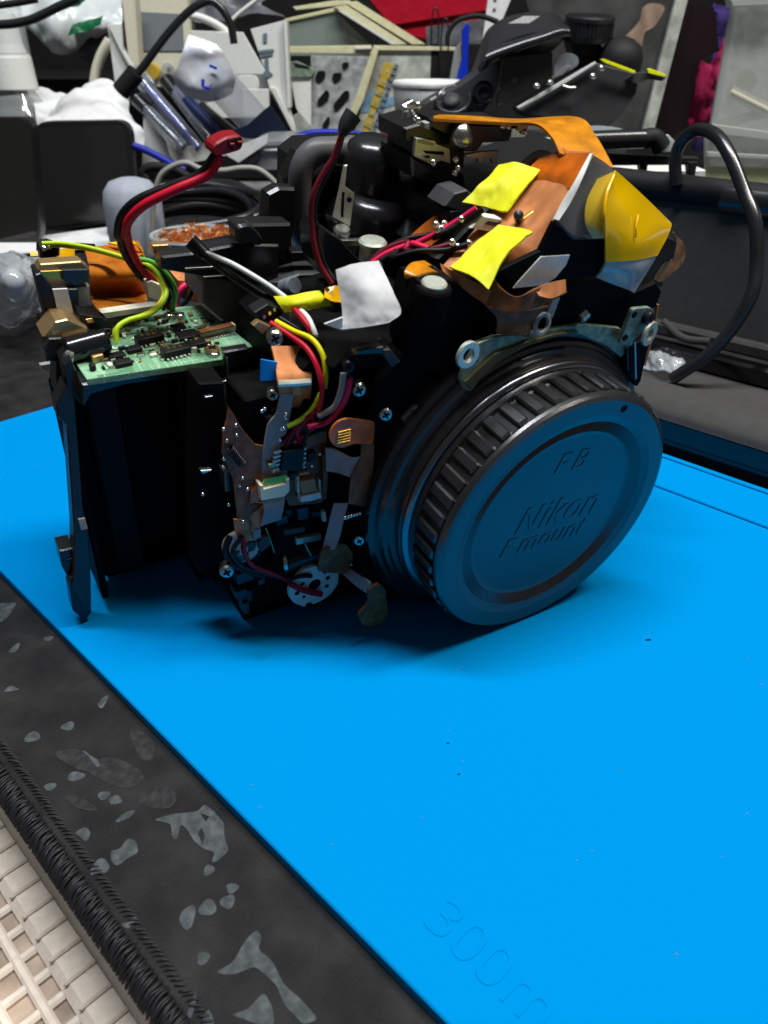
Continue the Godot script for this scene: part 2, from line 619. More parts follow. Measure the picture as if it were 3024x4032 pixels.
func build_desk_mat() -> void:
	noise_tex("cloth_print", 0.010, 4, Color(0.055, 0.055, 0.062), Color(0.15, 0.145, 0.145), 13)
	noise_tex("weave", 0.2, 2, Color.BLACK, Color.WHITE, 17, 512, 4.0)
	mat("desk_cloth", Color(1, 1, 1), 0.75, 0.0, "cloth_print", "weave", 14.0, 0.15)
	mat("print_grey", Color(0.31, 0.33, 0.34), 0.8, 0.0, "patchy", "weave", 60.0, 0.5)
	mat("print_dark", Color(0.19, 0.19, 0.195), 0.8, 0.0, "patchy", "weave", 60.0, 0.5)
	mat("thread", Color(0.11, 0.11, 0.12), 0.42, 0.0, "grain", "", 90.0)
	mat("edge_cloth", Color(0.06, 0.06, 0.065), 0.6, 0.0, "grain", "weave", 60.0, 0.5)
	var t := thing("desk_mat", "dark printed cloth desk mat with stitched edge under the blue mat", "desk mat")
	var st := S()
	a_box(st, uv(-0.12, 0.196, -0.0044), Vector3(0.96, 0.003, 0.442), Basis(MU, Vector3.UP, -MV), 0.0005)
	put(t, "cloth", st, M.desk_cloth)
	# rolled edge with overlock stitching
	st = S()
	a_tube(st, [uv(-0.5, -0.0258, -0.0054), uv(0.0, -0.0258, -0.0054), uv(0.36, -0.0258, -0.0054)], 0.0022, 12)
	put(t, "rolled_edge", st, M.edge_cloth)
	st = S()
	var r := RandomNumberGenerator.new()
	r.seed = 4
	for k in 560:
		var u := -0.1 + k * 0.0005 + r.randf_range(-0.0001, 0.0001)
		var pts := []
		for j in 6:
			var a := lerpf(0.15, 2.9, j / 5.0)
			pts.append(uv(u + 0.0014 * j / 5.0 + r.randf_range(-0.0003, 0.0003), -0.0258 + cos(a) * 0.0028, -0.0052 + sin(a) * (0.0024 + r.randf_range(-0.0001, 0.00025))))
		a_tube(st, pts, 0.00024, 5, false, 2)
		if k % 2 == 0:
			a_tube(st, [uv(u, -0.0235, -0.0029), uv(u + 0.0006, -0.0227 + r.randf_range(-0.0003, 0.0003), -0.0026), uv(u + 0.0013, -0.0219, -0.0031)], 0.00022, 5, false, 2)
	put(t, "stitching", st, M.thread).set_meta("kind", "stuff")
	for q in [
		[Vector3(-0.04134, -0.0028, -0.08884), Vector3(-0.03834, -0.0028, -0.09007), Vector3(-0.03359, -0.0028, -0.09059), Vector3(-0.03295, -0.0028, -0.09227), Vector3(-0.03086, -0.0028, -0.09069), Vector3(-0.0285, -0.0028, -0.08813), Vector3(-0.02806, -0.0028, -0.08565), Vector3(-0.02669, -0.0028, -0.08268), Vector3(-0.02851, -0.0028, -0.08046), Vector3(-0.02942, -0.0028, -0.08046), Vector3(-0.02894, -0.0028, -0.08231), Vector3(-0.03118, -0.0028, -0.08301), Vector3(-0.03323, -0.0028, -0.08468), Vector3(-0.03478, -0.0028, -0.08688), Vector3(-0.0362, -0.0028, -0.08803), Vector3(-0.03613, -0.0028, -0.08468), Vector3(-0.0371, -0.0028, -0.08517), Vector3(-0.03795, -0.0028, -0.08803)],
		[Vector3(-0.02539, -0.0028, -0.06233), Vector3(-0.02288, -0.0028, -0.06377), Vector3(-0.02154, -0.0028, -0.06711), Vector3(-0.02, -0.0028, -0.06904), Vector3(-0.01886, -0.0028, -0.06749), Vector3(-0.01948, -0.0028, -0.0659), Vector3(-0.017, -0.0028, -0.06413), Vector3(-0.01475, -0.0028, -0.06058), Vector3(-0.01203, -0.0028, -0.05854), Vector3(-0.00935, -0.0028, -0.05591), Vector3(-0.01137, -0.0028, -0.05511), Vector3(-0.01444, -0.0028, -0.0578), Vector3(-0.01583, -0.0028, -0.06051), Vector3(-0.01948, -0.0028, -0.06333), Vector3(-0.02085, -0.0028, -0.06262), Vector3(-0.02293, -0.0028, -0.06191)],
		[Vector3(-0.02201, -0.0028, -0.05649), Vector3(-0.01965, -0.0028, -0.05714), Vector3(-0.01759, -0.0028, -0.05962), Vector3(-0.01611, -0.0028, -0.05754), Vector3(-0.01546, -0.0028, -0.05511), Vector3(-0.01761, -0.0028, -0.05511), Vector3(-0.01981, -0.0028, -0.05584)],
		[Vector3(-0.02832, -0.0028, -0.05649), Vector3(-0.02764, -0.0028, -0.05996), Vector3(-0.02727, -0.0028, -0.05854), Vector3(-0.02748, -0.0028, -0.05584)], [Vector3(-0.02594, -0.0028, -0.05511), Vector3(-0.02538, -0.0028, -0.0576), Vector3(-0.02385, -0.0028, -0.05511)],
		[Vector3(-0.06028, -0.0028, -0.11661), Vector3(-0.05991, -0.0028, -0.11873), Vector3(-0.05883, -0.0028, -0.11995), Vector3(-0.05851, -0.0028, -0.11837), Vector3(-0.05892, -0.0028, -0.11557)], [Vector3(-0.08596, -0.0028, -0.13317), Vector3(-0.08549, -0.0028, -0.13543), Vector3(-0.08459, -0.0028, -0.1367), Vector3(-0.08397, -0.0028, -0.13517), Vector3(-0.08418, -0.0028, -0.13292)],
		[Vector3(-0.0817, -0.0028, -0.12046), Vector3(-0.08107, -0.0028, -0.12274), Vector3(-0.07809, -0.0028, -0.12126)], [Vector3(-0.05989, -0.0028, -0.10409), Vector3(-0.05893, -0.0028, -0.10482), Vector3(-0.05771, -0.0028, -0.1036), Vector3(-0.05551, -0.0028, -0.1024), Vector3(-0.05444, -0.0028, -0.10051), Vector3(-0.05597, -0.0028, -0.10086), Vector3(-0.05805, -0.0028, -0.10288)],
		[Vector3(-0.04715, -0.0028, -0.08268), Vector3(-0.04554, -0.0028, -0.08296), Vector3(-0.0449, -0.0028, -0.08517), Vector3(-0.04327, -0.0028, -0.08468), Vector3(-0.04215, -0.0028, -0.08231), Vector3(-0.04379, -0.0028, -0.08128), Vector3(-0.04501, -0.0028, -0.07973), Vector3(-0.04626, -0.0028, -0.08046)],
		[Vector3(-0.04814, -0.0028, -0.08854), Vector3(-0.04683, -0.0028, -0.09038), Vector3(-0.04499, -0.0028, -0.09111), Vector3(-0.0453, -0.0028, -0.08966), Vector3(-0.04752, -0.0028, -0.08824)], [Vector3(-0.05461, -0.0028, -0.08624), Vector3(-0.05297, -0.0028, -0.08753), Vector3(-0.05156, -0.0028, -0.08614), Vector3(-0.05178, -0.0028, -0.0842), Vector3(-0.05352, -0.0028, -0.08556)],
		[Vector3(-0.05083, -0.0028, -0.09334), Vector3(-0.04935, -0.0028, -0.09442), Vector3(-0.04767, -0.0028, -0.09254), Vector3(-0.04996, -0.0028, -0.09195)], [Vector3(-0.04092, -0.0028, -0.06983), Vector3(-0.03955, -0.0028, -0.07119), Vector3(-0.03914, -0.0028, -0.07038), Vector3(-0.04024, -0.0028, -0.06881), Vector3(-0.04169, -0.0028, -0.06983)], [Vector3(-0.09537, -0.0028, -0.15133), Vector3(-0.09112, -0.0028, -0.15133), Vector3(-0.09116, -0.0028, -0.14561), Vector3(-0.09207, -0.0028, -0.14359)]]:
		prism(t, "printed_mark", M.print_grey, rounded(q, 0.0007, 2), Vector3(0, -0.0003, 0), 0.0)
	for q in [[Vector3(-0.03314, -0.00275, -0.09014), Vector3(-0.03134, -0.00275, -0.08952), Vector3(-0.03184, -0.00275, -0.0885)], [Vector3(-0.03238, -0.00275, -0.0873), Vector3(-0.03144, -0.00275, -0.08562), Vector3(-0.03152, -0.00275, -0.08388), Vector3(-0.03273, -0.00275, -0.08601)]]:
		prism(t, "printed_mark", M.desk_cloth, q, Vector3(0, -0.0003, 0), 0.0)
	var low := 0.0
	for q in [[Vector3(-0.05195, -0.00284, -0.10991), Vector3(-0.05015, -0.00284, -0.11057), Vector3(-0.04504, -0.00284, -0.1061), Vector3(-0.04492, -0.00284, -0.10184), Vector3(-0.04745, -0.00284, -0.10244)], [Vector3(-0.05826, -0.00284, -0.10066), Vector3(-0.054, -0.00284, -0.10364), Vector3(-0.04744, -0.00284, -0.10066), Vector3(-0.0448, -0.00284, -0.09778), Vector3(-0.04771, -0.00284, -0.095), Vector3(-0.05405, -0.00284, -0.09778)], [Vector3(-0.04588, -0.00284, -0.095), Vector3(-0.04174, -0.00284, -0.09666), Vector3(-0.03802, -0.00284, -0.09445), Vector3(-0.0385, -0.00284, -0.09073), Vector3(-0.045, -0.00284, -0.09177)], [Vector3(-0.06571, -0.00284, -0.10425), Vector3(-0.05988, -0.00284, -0.10548), Vector3(-0.05348, -0.00284, -0.09892), Vector3(-0.05947, -0.00284, -0.10008)], [Vector3(-0.0598, -0.00284, -0.09445), Vector3(-0.05491, -0.00284, -0.09337), Vector3(-0.05077, -0.00284, -0.09021), Vector3(-0.05643, -0.00284, -0.09125)]]:
		low += 0.000012
		prism(t, "printed_mark", M.print_dark, rounded(q, 0.003, 3).map(func(p): return p + Vector3(0, low, 0)), Vector3(0, -0.0003, 0), 0.0)
	for q in [[Vector3(-0.06433, -0.0029, -0.11095), 1.3, 1.2], [Vector3(-0.07048, -0.0029, -0.10804), 1.5, 1.4], [Vector3(-0.05844, -0.0029, -0.0984), 1.6, 1.1], [Vector3(-0.06245, -0.0029, -0.09604), 1.1, 0.9], [Vector3(-0.0518, -0.0029, -0.09406), 1.1, 1.0], [Vector3(-0.02945, -0.0029, -0.07903), 0.9, 1.0], [Vector3(-0.02499, -0.0029, -0.07578), 1.0, 0.9], [Vector3(-0.02531, -0.0029, -0.07346), 1.2, 1.2], [Vector3(-0.02836, -0.0029, -0.07243), 1.4, 1.4], [Vector3(-0.03122, -0.0029, -0.07088), 1.2, 2.0], [Vector3(-0.02747, -0.0029, -0.06444), 0.95, 1.0], [Vector3(-0.04794, -0.0029, -0.07953), 1.5, 1.6], [Vector3(-0.07836, -0.0029, -0.13793), 1.1, 0.9]]:
		var pts := []
		for k in 14:
			var a := TAU * k / 14.0
			pts.append(q[0] + Vector3(cos(a) * q[1] * 0.001, 0.0001, sin(a) * q[2] * 0.001) * (1.0 + 0.12 * sin(a * 3.0 + q[1] * 9.0)))
		prism(t, "printed_mark", M.print_grey, pts, Vector3(0, -0.0003, 0), 0.0)

func build_basket() -> void:
	mat("basket_plastic", Color(0.83, 0.77, 0.71), 0.45, 0.0, "grain", "fine_bump", 20.0, 0.1)
	mat("basket_inside", Color(0.74, 0.65, 0.57), 0.7, 0.0, "patchy", "soft_bump", 12.0, 0.4)
	var o: Vector3 = Vector3(-0.06183, -0.03, -0.08756)
	var t := thing("lattice_basket", "cream plastic lattice basket standing below the bench edge", "basket", o, Basis(MU, Vector3.UP, -MV))
	var pitch := 0.0058
	var wid := 0.0019
	for k in 30:
		box(t, "strip", M.basket_plastic, Vector3(-0.085 + k * pitch, 0, 0.041), Vector3(wid, 0.0016, 0.08), Basis(), 0.0005)
	for k in 12:
		box(t, "strip", M.basket_plastic, Vector3(0, 0.0003, 0.011 + k * pitch), Vector3(0.18, 0.0018, wid), Basis(), 0.0005)
	box(t, "liner", M.basket_inside, Vector3(0, -0.0014, 0.041), Vector3(0.18, 0.002, 0.08), Basis(), 0.0005)
	box(t, "rim", M.basket_plastic, Vector3(0, 0.0006, -0.001), Vector3(0.18, 0.0036, 0.017), Basis(), 0.0015)
	for k in 30:
		box(t, "rim_rib", M.basket_plastic, Vector3(-0.085 + k * pitch, 0.0026, -0.001), Vector3(0.0009, 0.0012, 0.016), Basis(), 0.0004)
	for q in [[-0.089, 0.036], [0.089, 0.036]]:
		box(t, "side", M.basket_plastic, Vector3(q[0], -0.1, q[1]), Vector3(0.002, 0.2, 0.086), Basis(), 0.0005)
	for z in [-0.007, 0.079]:
		box(t, "side", M.basket_plastic, Vector3(0, -0.1, z), Vector3(0.176, 0.2, 0.002), Basis(), 0.0005)
	box(t, "base", M.basket_plastic, Vector3(0, -0.2, 0.036), Vector3(0.178, 0.003, 0.088), Basis(), 0.001)

func build_blue_mat() -> void:
	var t := thing("silicone_mat", "bright blue silicone work mat lying under the dismantled camera", "mat", MAT_AT, Basis(MU, Vector3.UP, -MV))
	mat("blue_silicone", Color(0.0, 0.452, 0.695), 0.75, 0.0, "", "fine_bump", 70.0, 0.15)
	M.blue_silicone.metallic_specular = 0.04
	# slab split along its two moulded grooves so that they are real gaps (local: x along u, z = -v)
	var w := 0.182
	var x0 := -0.092
	var x1 := 0.36
	var g1 := 0.160
	var g2 := 0.1795
	var st := S()
	for r in [[0.0, g1 - 0.0005], [g1 + 0.0005, g2 - 0.0006], [g2 + 0.0004, w]]:
		a_box(st, Vector3((x0 + x1) / 2, -0.0014, -(r[0] + r[1]) / 2), Vector3(x1 - x0, 0.0028, r[1] - r[0]), Basis(), 0.0003)
	a_box(st, Vector3((x0 + x1) / 2, -0.0021, -w / 2), Vector3(x1 - x0 - 0.001, 0.0012, w - 0.001), Basis(), 0.0)
	put(t, "slab", st, M.blue_silicone)
	# moulded ruler lettering, proud of the surface by a hair, reading along the near edge
	var a: Vector3 = Vector3(0.00929, 0, -0.06912)
	var b: Vector3 = Vector3(0.02067, 0, -0.05713)
	var dir := (b - a).normalized()
	var up := Vector3.UP.cross(dir)
	var inv := t.transform.affine_inverse()
	lettering(t, "lettering", "300mm", 0.0064, 0.0006, M.blue_silicone, inv * Transform3D(Basis(dir, up, Vector3.UP), a.lerp(b, 0.80) + Vector3(0, -0.00018, 0)))
	var r := RandomNumberGenerator.new()
	r.seed = 77
	var dust := S()
	for k in 120:
		var q := Vector3(r.randf_range(x0, x1), 0.00008, -r.randf_range(0.002, w - 0.004))
		a_box(dust, q, Vector3(r.randf_range(0.00015, 0.0005), 0.0001, 0.00012), Basis(Vector3.UP, r.randf() * TAU), 0.0)
	put(t, "dust", dust, M.grey_plastic).set_meta("kind", "stuff")
	for q in [Vector3(0.0601, 0.0001, -0.1341), Vector3(0.01241, 0.0001, -0.10393), Vector3(0.01387, 0.0001, -0.09651), Vector3(-0.016, 0.0001, -0.07805), Vector3(-0.02888, 0.0001, -0.08889)]:
		var s := S()
		a_box(s, inv * q, Vector3(0.0012, 0.0003, 0.0004) * (1.0 if q.x > 0.02 else 0.5), Basis(Vector3.UP, 0.9), 0.0001)
		put(t, "lint_speck", s, M.black_flat)

# ---------------------------------------------------------------- the dismantled camera
const CAM_AT := Vector3(0.0365, 0.0298, -0.1377)
var cam: Node3D

func V3(x: float, y: float, z: float) -> Vector3:
	return Vector3(x, y, z) * 0.001

func bx(called: String, m: Material, x0: float, x1: float, y0: float, y1: float, z0: float, z1: float, bev := 0.4, parent: Node = null) -> MeshInstance3D:
	return box(parent if parent else cam, called, m, V3((x0 + x1) / 2, (y0 + y1) / 2, (z0 + z1) / 2), V3(absf(x1 - x0), absf(y1 - y0), absf(z1 - z0)), Basis(), bev * 0.001)

func build_camera() -> void:
	cam = thing("dismantled_camera", "half dismantled black camera body with exposed green board, standing on the blue mat", "camera", CAM_AT, Basis(Vector3(0.8607, 0, -0.509), Vector3(0.08, 0.9876, 0.1353), Vector3(0.5027, -0.1572, 0.85)).orthonormalized())
	build_cap()
	build_chassis()

func build_cap() -> void:
	var st := S()
	# front: flat outer rim, dished band, fine turned rings at its foot, flat middle
	var prof := [Vector2(0, -1.7), Vector2(20.0, -1.7), Vector2(20.6, -1.55)]
	for k in 7:
		prof.append(Vector2(20.9 + k * 0.42, -1.45 + k * 0.1))
		prof.append(Vector2(21.15 + k * 0.42, -1.22 + k * 0.1))
	prof.append_array([Vector2(24.6, -0.35), Vector2(25.4, -0.05), Vector2(28.6, 0.0), Vector2(29.5, -0.3), Vector2(29.9, -0.9), Vector2(30.0, -1.6), Vector2(29.6, -2.2), Vector2(29.4, -8.6), Vector2(30.3, -8.9), Vector2(30.3, -10.2), Vector2(29.8, -10.5), Vector2(0, -10.5)])
	var pm := []
	for p in prof:
		pm.append(Vector2(p.x, p.y) * 0.001)
	pm.reverse()
	a_lathe(st, pm, Vector3.ZERO, Vector3(0, 0, 1), 96)
	var cap := put(cam, "body_cap", st, M.cap_plastic)
	cap.set_meta("label", "round black body cap with ribbed rim and embossed lettering")
	# grip ribs round the rim
	var rib := S()
	a_box(rib, Vector3(0, 0, 0), V3(2.5, 1.5, 6.6), Basis(), 0.0004)
	var rm := rib.commit()
	for k in 46:
		var a := TAU * k / 46.0
		var d := Vector3(cos(a), sin(a), 0)
		again(cap, "rib", rm, M.cap_plastic, Transform3D(Basis(Vector3(-sin(a), cos(a), 0), -d, Vector3(0, 0, 1)) , d * 0.0297 + V3(0, 0, -5.4)))
	# moulded lettering, and the alignment marks
	var tilt := Basis(Vector3(0, 0, 1), -0.07)
	var it := Basis(Vector3(1, 0, 0), Vector3(0.28, 1, 0), Vector3(0, 0, 1))
	lettering(cap, "lettering", "Nikon", 0.0064, 0.00024, M.cap_plastic, Transform3D(tilt * it, V3(2.4, 0.6, -1.68)))
	lettering(cap, "lettering", "F mount", 0.0021, 0.00024, M.cap_plastic, Transform3D(tilt * it, V3(-0.3, -5.9, -1.68)))
	lettering(cap, "lettering", "F B", 0.0040, 0.00024, M.cap_plastic, Transform3D(tilt * it, V3(1.7, 13.9, -1.68)))
	st = S()
	a_post(st, V3(10.0, 25.2, -0.4), Vector3(0, 0, 1), 0.0009, 0.0005, 14)
	put(cap, "index_dot", st, M.black_flat)

func pz(called: String, m: Material, pts: Array, back: float, bev := 0.3, parent: Node = null) -> MeshInstance3D:
	return prism(parent if parent else cam, called, m, pts, V3(0, 0, -back), bev * 0.001)

func wire(m: Material, pts: Array, r := 0.55, parent: Node = null) -> MeshInstance3D:
	return tube(parent if parent else cam, "wire", m, pts, r * 0.001, 8)

func blob(at: Vector3, r: float, m: Material, called := "solder_joint", squash := 0.7) -> MeshInstance3D:
	var pr := []
	for k in 7:
		var a := -PI / 2 + PI * k / 6.0
		pr.append(Vector2(cos(a) * r, sin(a) * r * squash) * 0.001)
	return lathe(cam, called, m, pr, at, Vector3(0.2, 0.5, 1), 10, false)

func build_chassis() -> void:
	# bulk of the frame behind everything
	bx("rear_frame", M.deep_black, -58, 36, -36, 20, -74, -33)
	bx("rear_frame", M.deep_black, -36, 34, 18, 34, -70, -30)
	build_chamber()
	build_board()
	build_left_fittings()
	build_middle()
	build_mount()
	build_top()
	build_rear_top()
	build_wires()

func build_chamber() -> void:
	var ch := bx("battery_chamber", M.deep_black, -82, -58, -38, 21, -90, -63)
	ch.set_meta("label", "smooth black battery chamber wall")
	# straight-walled open cavity
	bx("chamber_wall", M.deep_black, -83.5, -60, -37, 21, -66, -62.8)
	bx("chamber_wall", M.black_rubber, -79.0, -72.9, -36.5, 20, -62.8, -62.2, 0.1)  # separate strip stands in for the reflection band on the back wall
	bx("chamber_wall", M.deep_black, -85.2, -83.6, -35, 18, -66, -53)
	bx("chamber_wall", M.deep_black, -62.6, -60.6, -37, 20, -62.4, -51.5)
	bx("chamber_rib", M.deep_black, -72.8, -72.2, -37, 19, -62.8, -61.6, 0.1)
	bx("chamber_rib", M.deep_black, -79.8, -79.1, -36, 19, -62.8, -61.4, 0.1)
	# side door, thin plate seen along its edge
	pz("side_door", M.black_plastic, [Vector3(-0.0864, 0.01988, -0.051), Vector3(-0.08407, 0.02382, -0.051), Vector3(-0.08279, 0.02045, -0.051), Vector3(-0.08397, 0.00859, -0.051), Vector3(-0.0857, -0.00817, -0.051), Vector3(-0.08542, -0.01124, -0.051), Vector3(-0.08632, -0.02052, -0.051), Vector3(-0.08846, -0.03583, -0.051), Vector3(-0.09041, -0.0379, -0.051), Vector3(-0.0923, -0.03343, -0.051), Vector3(-0.09179, -0.02632, -0.051), Vector3(-0.09034, -0.02266, -0.051), Vector3(-0.08818, -0.01017, -0.051), Vector3(-0.08528, 0.0148, -0.051), Vector3(-0.08654, 0.01731, -0.051)], 4.0, 0.5)
	pz("door_tab", M.pale_grey, [Vector3(-0.087, -0.0076, -0.0506), Vector3(-0.08562, -0.00778, -0.0506), Vector3(-0.08547, -0.01076, -0.0506), Vector3(-0.08688, -0.01064, -0.0506)], 0.5, 0.1)  # metal tab, its white highlight put into the pale grey
	pz("door_hook", M.black_satin, [Vector3(-0.09187, -0.0167, -0.053), Vector3(-0.08905, -0.0169, -0.053), Vector3(-0.09024, -0.02487, -0.053), Vector3(-0.09162, -0.02421, -0.053), Vector3(-0.0921, -0.02156, -0.053)], 5.0, 0.4)
	pz("door_hook", M.dark_metal, [Vector3(-0.09084, -0.01931, -0.0527), Vector3(-0.08954, -0.01941, -0.0527), Vector3(-0.08965, -0.02062, -0.0527), Vector3(-0.09101, -0.02028, -0.0527)], 1.0, 0.1)
	pz("door_foot", M.dark_metal, [Vector3(-0.09135, -0.02418, -0.0508), Vector3(-0.09103, -0.02647, -0.0508), Vector3(-0.08987, -0.03323, -0.0508), Vector3(-0.09044, -0.03736, -0.0508), Vector3(-0.09229, -0.03311, -0.0508), Vector3(-0.09187, -0.02654, -0.0508)], 0.8, 0.1)
	# tray under the circuit board
	pz("board_tray", M.black_satin, [Vector3(-0.08133, 0.02416, -0.0495), Vector3(-0.05498, 0.02307, -0.0495), Vector3(-0.05264, 0.02391, -0.0495), Vector3(-0.0529, 0.01872, -0.0495), Vector3(-0.06057, 0.02148, -0.0495), Vector3(-0.07365, 0.02232, -0.0495), Vector3(-0.07997, 0.02163, -0.0495), Vector3(-0.08161, 0.01928, -0.0495), Vector3(-0.082, 0.01968, -0.0495)], 28.0, 0.5)
	pz("board_tray", M.black_plastic, [Vector3(-0.08341, 0.02684, -0.053), Vector3(-0.08185, 0.02797, -0.053), Vector3(-0.08073, 0.02231, -0.053), Vector3(-0.0815, 0.01757, -0.053), Vector3(-0.08364, 0.0219, -0.053)], 8.0, 0.4)
	bx("tray_clip", M.black_plastic, -56.4, -52.2, 8, 24.6, -58, -49)
	pz("edge_trim", M.steel, [Vector3(-0.05596, 0.01935, -0.0489), Vector3(-0.05347, 0.01932, -0.0489), Vector3(-0.05348, 0.01906, -0.0489), Vector3(-0.05597, 0.01909, -0.0489)], 0.4, 0.05)
	pz("edge_trim", M.steel, [Vector3(-0.05803, 0.01657, -0.0489), Vector3(-0.05644, 0.01634, -0.0489), Vector3(-0.05646, 0.01611, -0.0489), Vector3(-0.05804, 0.01631, -0.0489)], 0.4, 0.05)
	bx("hinge_column", M.deep_black, -60, -57.0, -34, 9, -56, -46)
	# left wall behind the door
	pz("wall_rib", M.black_plastic, [Vector3(-0.08399, 0.02522, -0.058), Vector3(-0.08213, 0.02339, -0.058), Vector3(-0.08417, 0.01154, -0.058), Vector3(-0.0856, 0.0127, -0.058), Vector3(-0.08486, 0.01951, -0.058)], 5.0, 0.3)

func on_board(called: String, m: Material, at: Vector3, sx: float, sy: float, sz: float, turn := 0.0, parent: Node = null) -> MeshInstance3D:
	return box(parent if parent else board, called, m, at + V3(0, sy / 2, 0), V3(sx, sy, sz), Basis(Vector3.UP, turn), minf(0.2, sy * 0.15) * 0.001)

var board: MeshInstance3D

func board_texture() -> void:
	var img := Image.create(512, 512, false, Image.FORMAT_RGB8)
	img.fill(Color(0.41, 0.58, 0.45))
	var r := RandomNumberGenerator.new()
	r.seed = 11
	for k in 60:
		img.fill_rect(Rect2i(r.randi() % 512, r.randi() % 512, r.randi_range(20, 120), r.randi_range(15, 80)), Color(0.48, 0.64, 0.51) if k % 2 else Color(0.32, 0.49, 0.36))
	for k in 240:
		var h := r.randi_range(20, 150)
		var p := Vector2i(r.randi() % 512, r.randi() % 512)
		var c := Color(0.60, 0.73, 0.62)
		img.fill_rect(Rect2i(p.x, p.y, h, 2) if k % 2 else Rect2i(p.x, p.y, 2, h), c)
	for k in 500:
		img.fill_rect(Rect2i(r.randi() % 512, r.randi() % 512, r.randi_range(2, 5), r.randi_range(2, 5)), Color(0.72, 0.74, 0.62) if k % 3 else Color(0.70, 0.58, 0.28))
	img.generate_mipmaps()
	tex["board"] = ImageTexture.create_from_image(img)

func build_board() -> void:
	board_texture()
	mat("board_green", Color(1, 1, 1), 0.3, 0.0, "board", "", 28.0)
	board = prism(cam, "circuit_board", M.board_green, [Vector3(-0.08077, 0.025, -0.0586), Vector3(-0.0803, 0.025, -0.04957), Vector3(-0.0541, 0.025, -0.04762), Vector3(-0.05248, 0.025, -0.0504), Vector3(-0.0466, 0.025, -0.05045), Vector3(-0.0498, 0.025, -0.073), Vector3(-0.05684, 0.025, -0.07374), Vector3(-0.06993, 0.025, -0.0726), Vector3(-0.073, 0.025, -0.0675), Vector3(-0.07498, 0.025, -0.06506)], V3(0, -1.3, 0), 0.0001)
	board.set_meta("label", "green circuit board crowded with chips and solder joints")
	on_board("chip", M.brass, Vector3(-0.07682, 0.025, -0.05594), 2.3, 1.6, 2.0, 0.2)
	on_board("chip", M.chip_black, Vector3(-0.07842, 0.025, -0.05252), 1.1, 1.4, 1.1, 0.2)
	on_board("chip", M.chip_black, Vector3(-0.07311, 0.025, -0.0557), 3.3, 0.9, 1.9, 0.12)
	on_board("chip", M.chip_black, Vector3(-0.07274, 0.025, -0.05236), 3.3, 1.0, 1.9, 0.12)
	on_board("chip", M.chip_black, Vector3(-0.06932, 0.025, -0.05704), 3.0, 1.0, 1.9, 0.1)
	on_board("chip", M.chip_black, Vector3(-0.05755, 0.025, -0.05912), 4.4, 0.9, 3.2, 0.05)
	on_board("chip", M.chip_black, Vector3(-0.05733, 0.025, -0.05465), 4.0, 1.1, 2.2, 0.05)
	on_board("chip", M.chip_black, Vector3(-0.05818, 0.025, -0.06307), 2.8, 0.9, 2.4, 0.05)
	for c in [Vector3(-0.06539, 0.025, -0.05936), Vector3(-0.06231, 0.025, -0.05238)]:
		var s := on_board("socket", M.chip_black, c, 5.6, 1.9, 2.4, 0.12)
		for k in 3:
			var g := box(s, "contact", M.gold, c + V3(-1.4 + k * 1.2, 1.95, 0.0), V3(0.6, 0.12, 0.9), Basis(Vector3.UP, 0.12), 0.0)
		for k in 6:
			box(s, "pin", M.pin_white, c + Basis(Vector3.UP, 0.12) * V3(-2.3 + k * 0.9, 0.3, 1.45), V3(0.35, 0.4, 0.6), Basis(Vector3.UP, 0.12), 0.0)
	# flat cable socket with its cable end
	var f := on_board("cable_socket", M.connector_cream, Vector3(-0.05141, 0.025, -0.05839), 8.2, 1.6, 1.5, 0.12)
	box(f, "latch", M.flex_brown, Vector3(-0.05203, 0.0269, -0.05725), V3(7.6, 0.5, 1.5), Basis(Vector3.UP, 0.12), 0.0001)
	var fc: Vector3 = Vector3(-0.05172, 0.025, -0.05711)
	for k in 13:
		box(f, "pin", M.pin_white, fc + Basis(Vector3.UP, 0.12) * V3(-3.6 + k * 0.6, 0.2, 0.5), V3(0.26, 0.3, 0.9), Basis(Vector3.UP, 0.12), 0.0)
	for c in [Vector3(-0.05533, 0.0251, -0.04995), Vector3(-0.05794, 0.0251, -0.0698), Vector3(-0.05595, 0.0251, -0.06905), Vector3(-0.07215, 0.0251, -0.06656)]:
		lathe(board, "solder_pad", M.solder, [Vector2(0, 0.0), Vector2(0.0014, 0.0), Vector2(0.0011, 0.0005), Vector2(0.0003, 0.0007), Vector2(0, 0.0007)], c, Vector3.UP, 12, false)
	screw(board, Vector3(-0.05525, 0.0253, -0.05088), Vector3.UP, 0.0015, M.brass)
	# rows of small parts
	var r := RandomNumberGenerator.new()
	r.seed = 5
	var corners := [Vector3(-0.07972, 0.025, -0.05638), Vector3(-0.07956, 0.025, -0.0507), Vector3(-0.04868, 0.025, -0.05126), Vector3(-0.05126, 0.025, -0.07004), Vector3(-0.07023, 0.025, -0.07017)]
	var smd := []
	for q in [[0.9, 0.5, 0.5], [1.3, 0.6, 0.8], [0.6, 0.4, 0.4]]:
		var st := S()
		a_box(st, V3(0, q[1] / 2, 0), V3(q[0], q[1], q[2]), Basis(), 0.00005)
		smd.append(st.commit())
	var ms := [M.brass, M.chip_black, M.solder, M.connector_cream]
	for k in 150:
		var u := r.randf()
		var v := r.randf()
		var a: Vector3 = corners[1].lerp(corners[2], u)
		var b: Vector3 = corners[4].lerp(corners[3], u)
		again(board, "surface_part", smd[r.randi() % 3], ms[r.randi() % 4], Transform3D(Basis(Vector3.UP, 0.12 + (PI / 2 if r.randf() < 0.5 else 0.0)), a.lerp(b, v)))

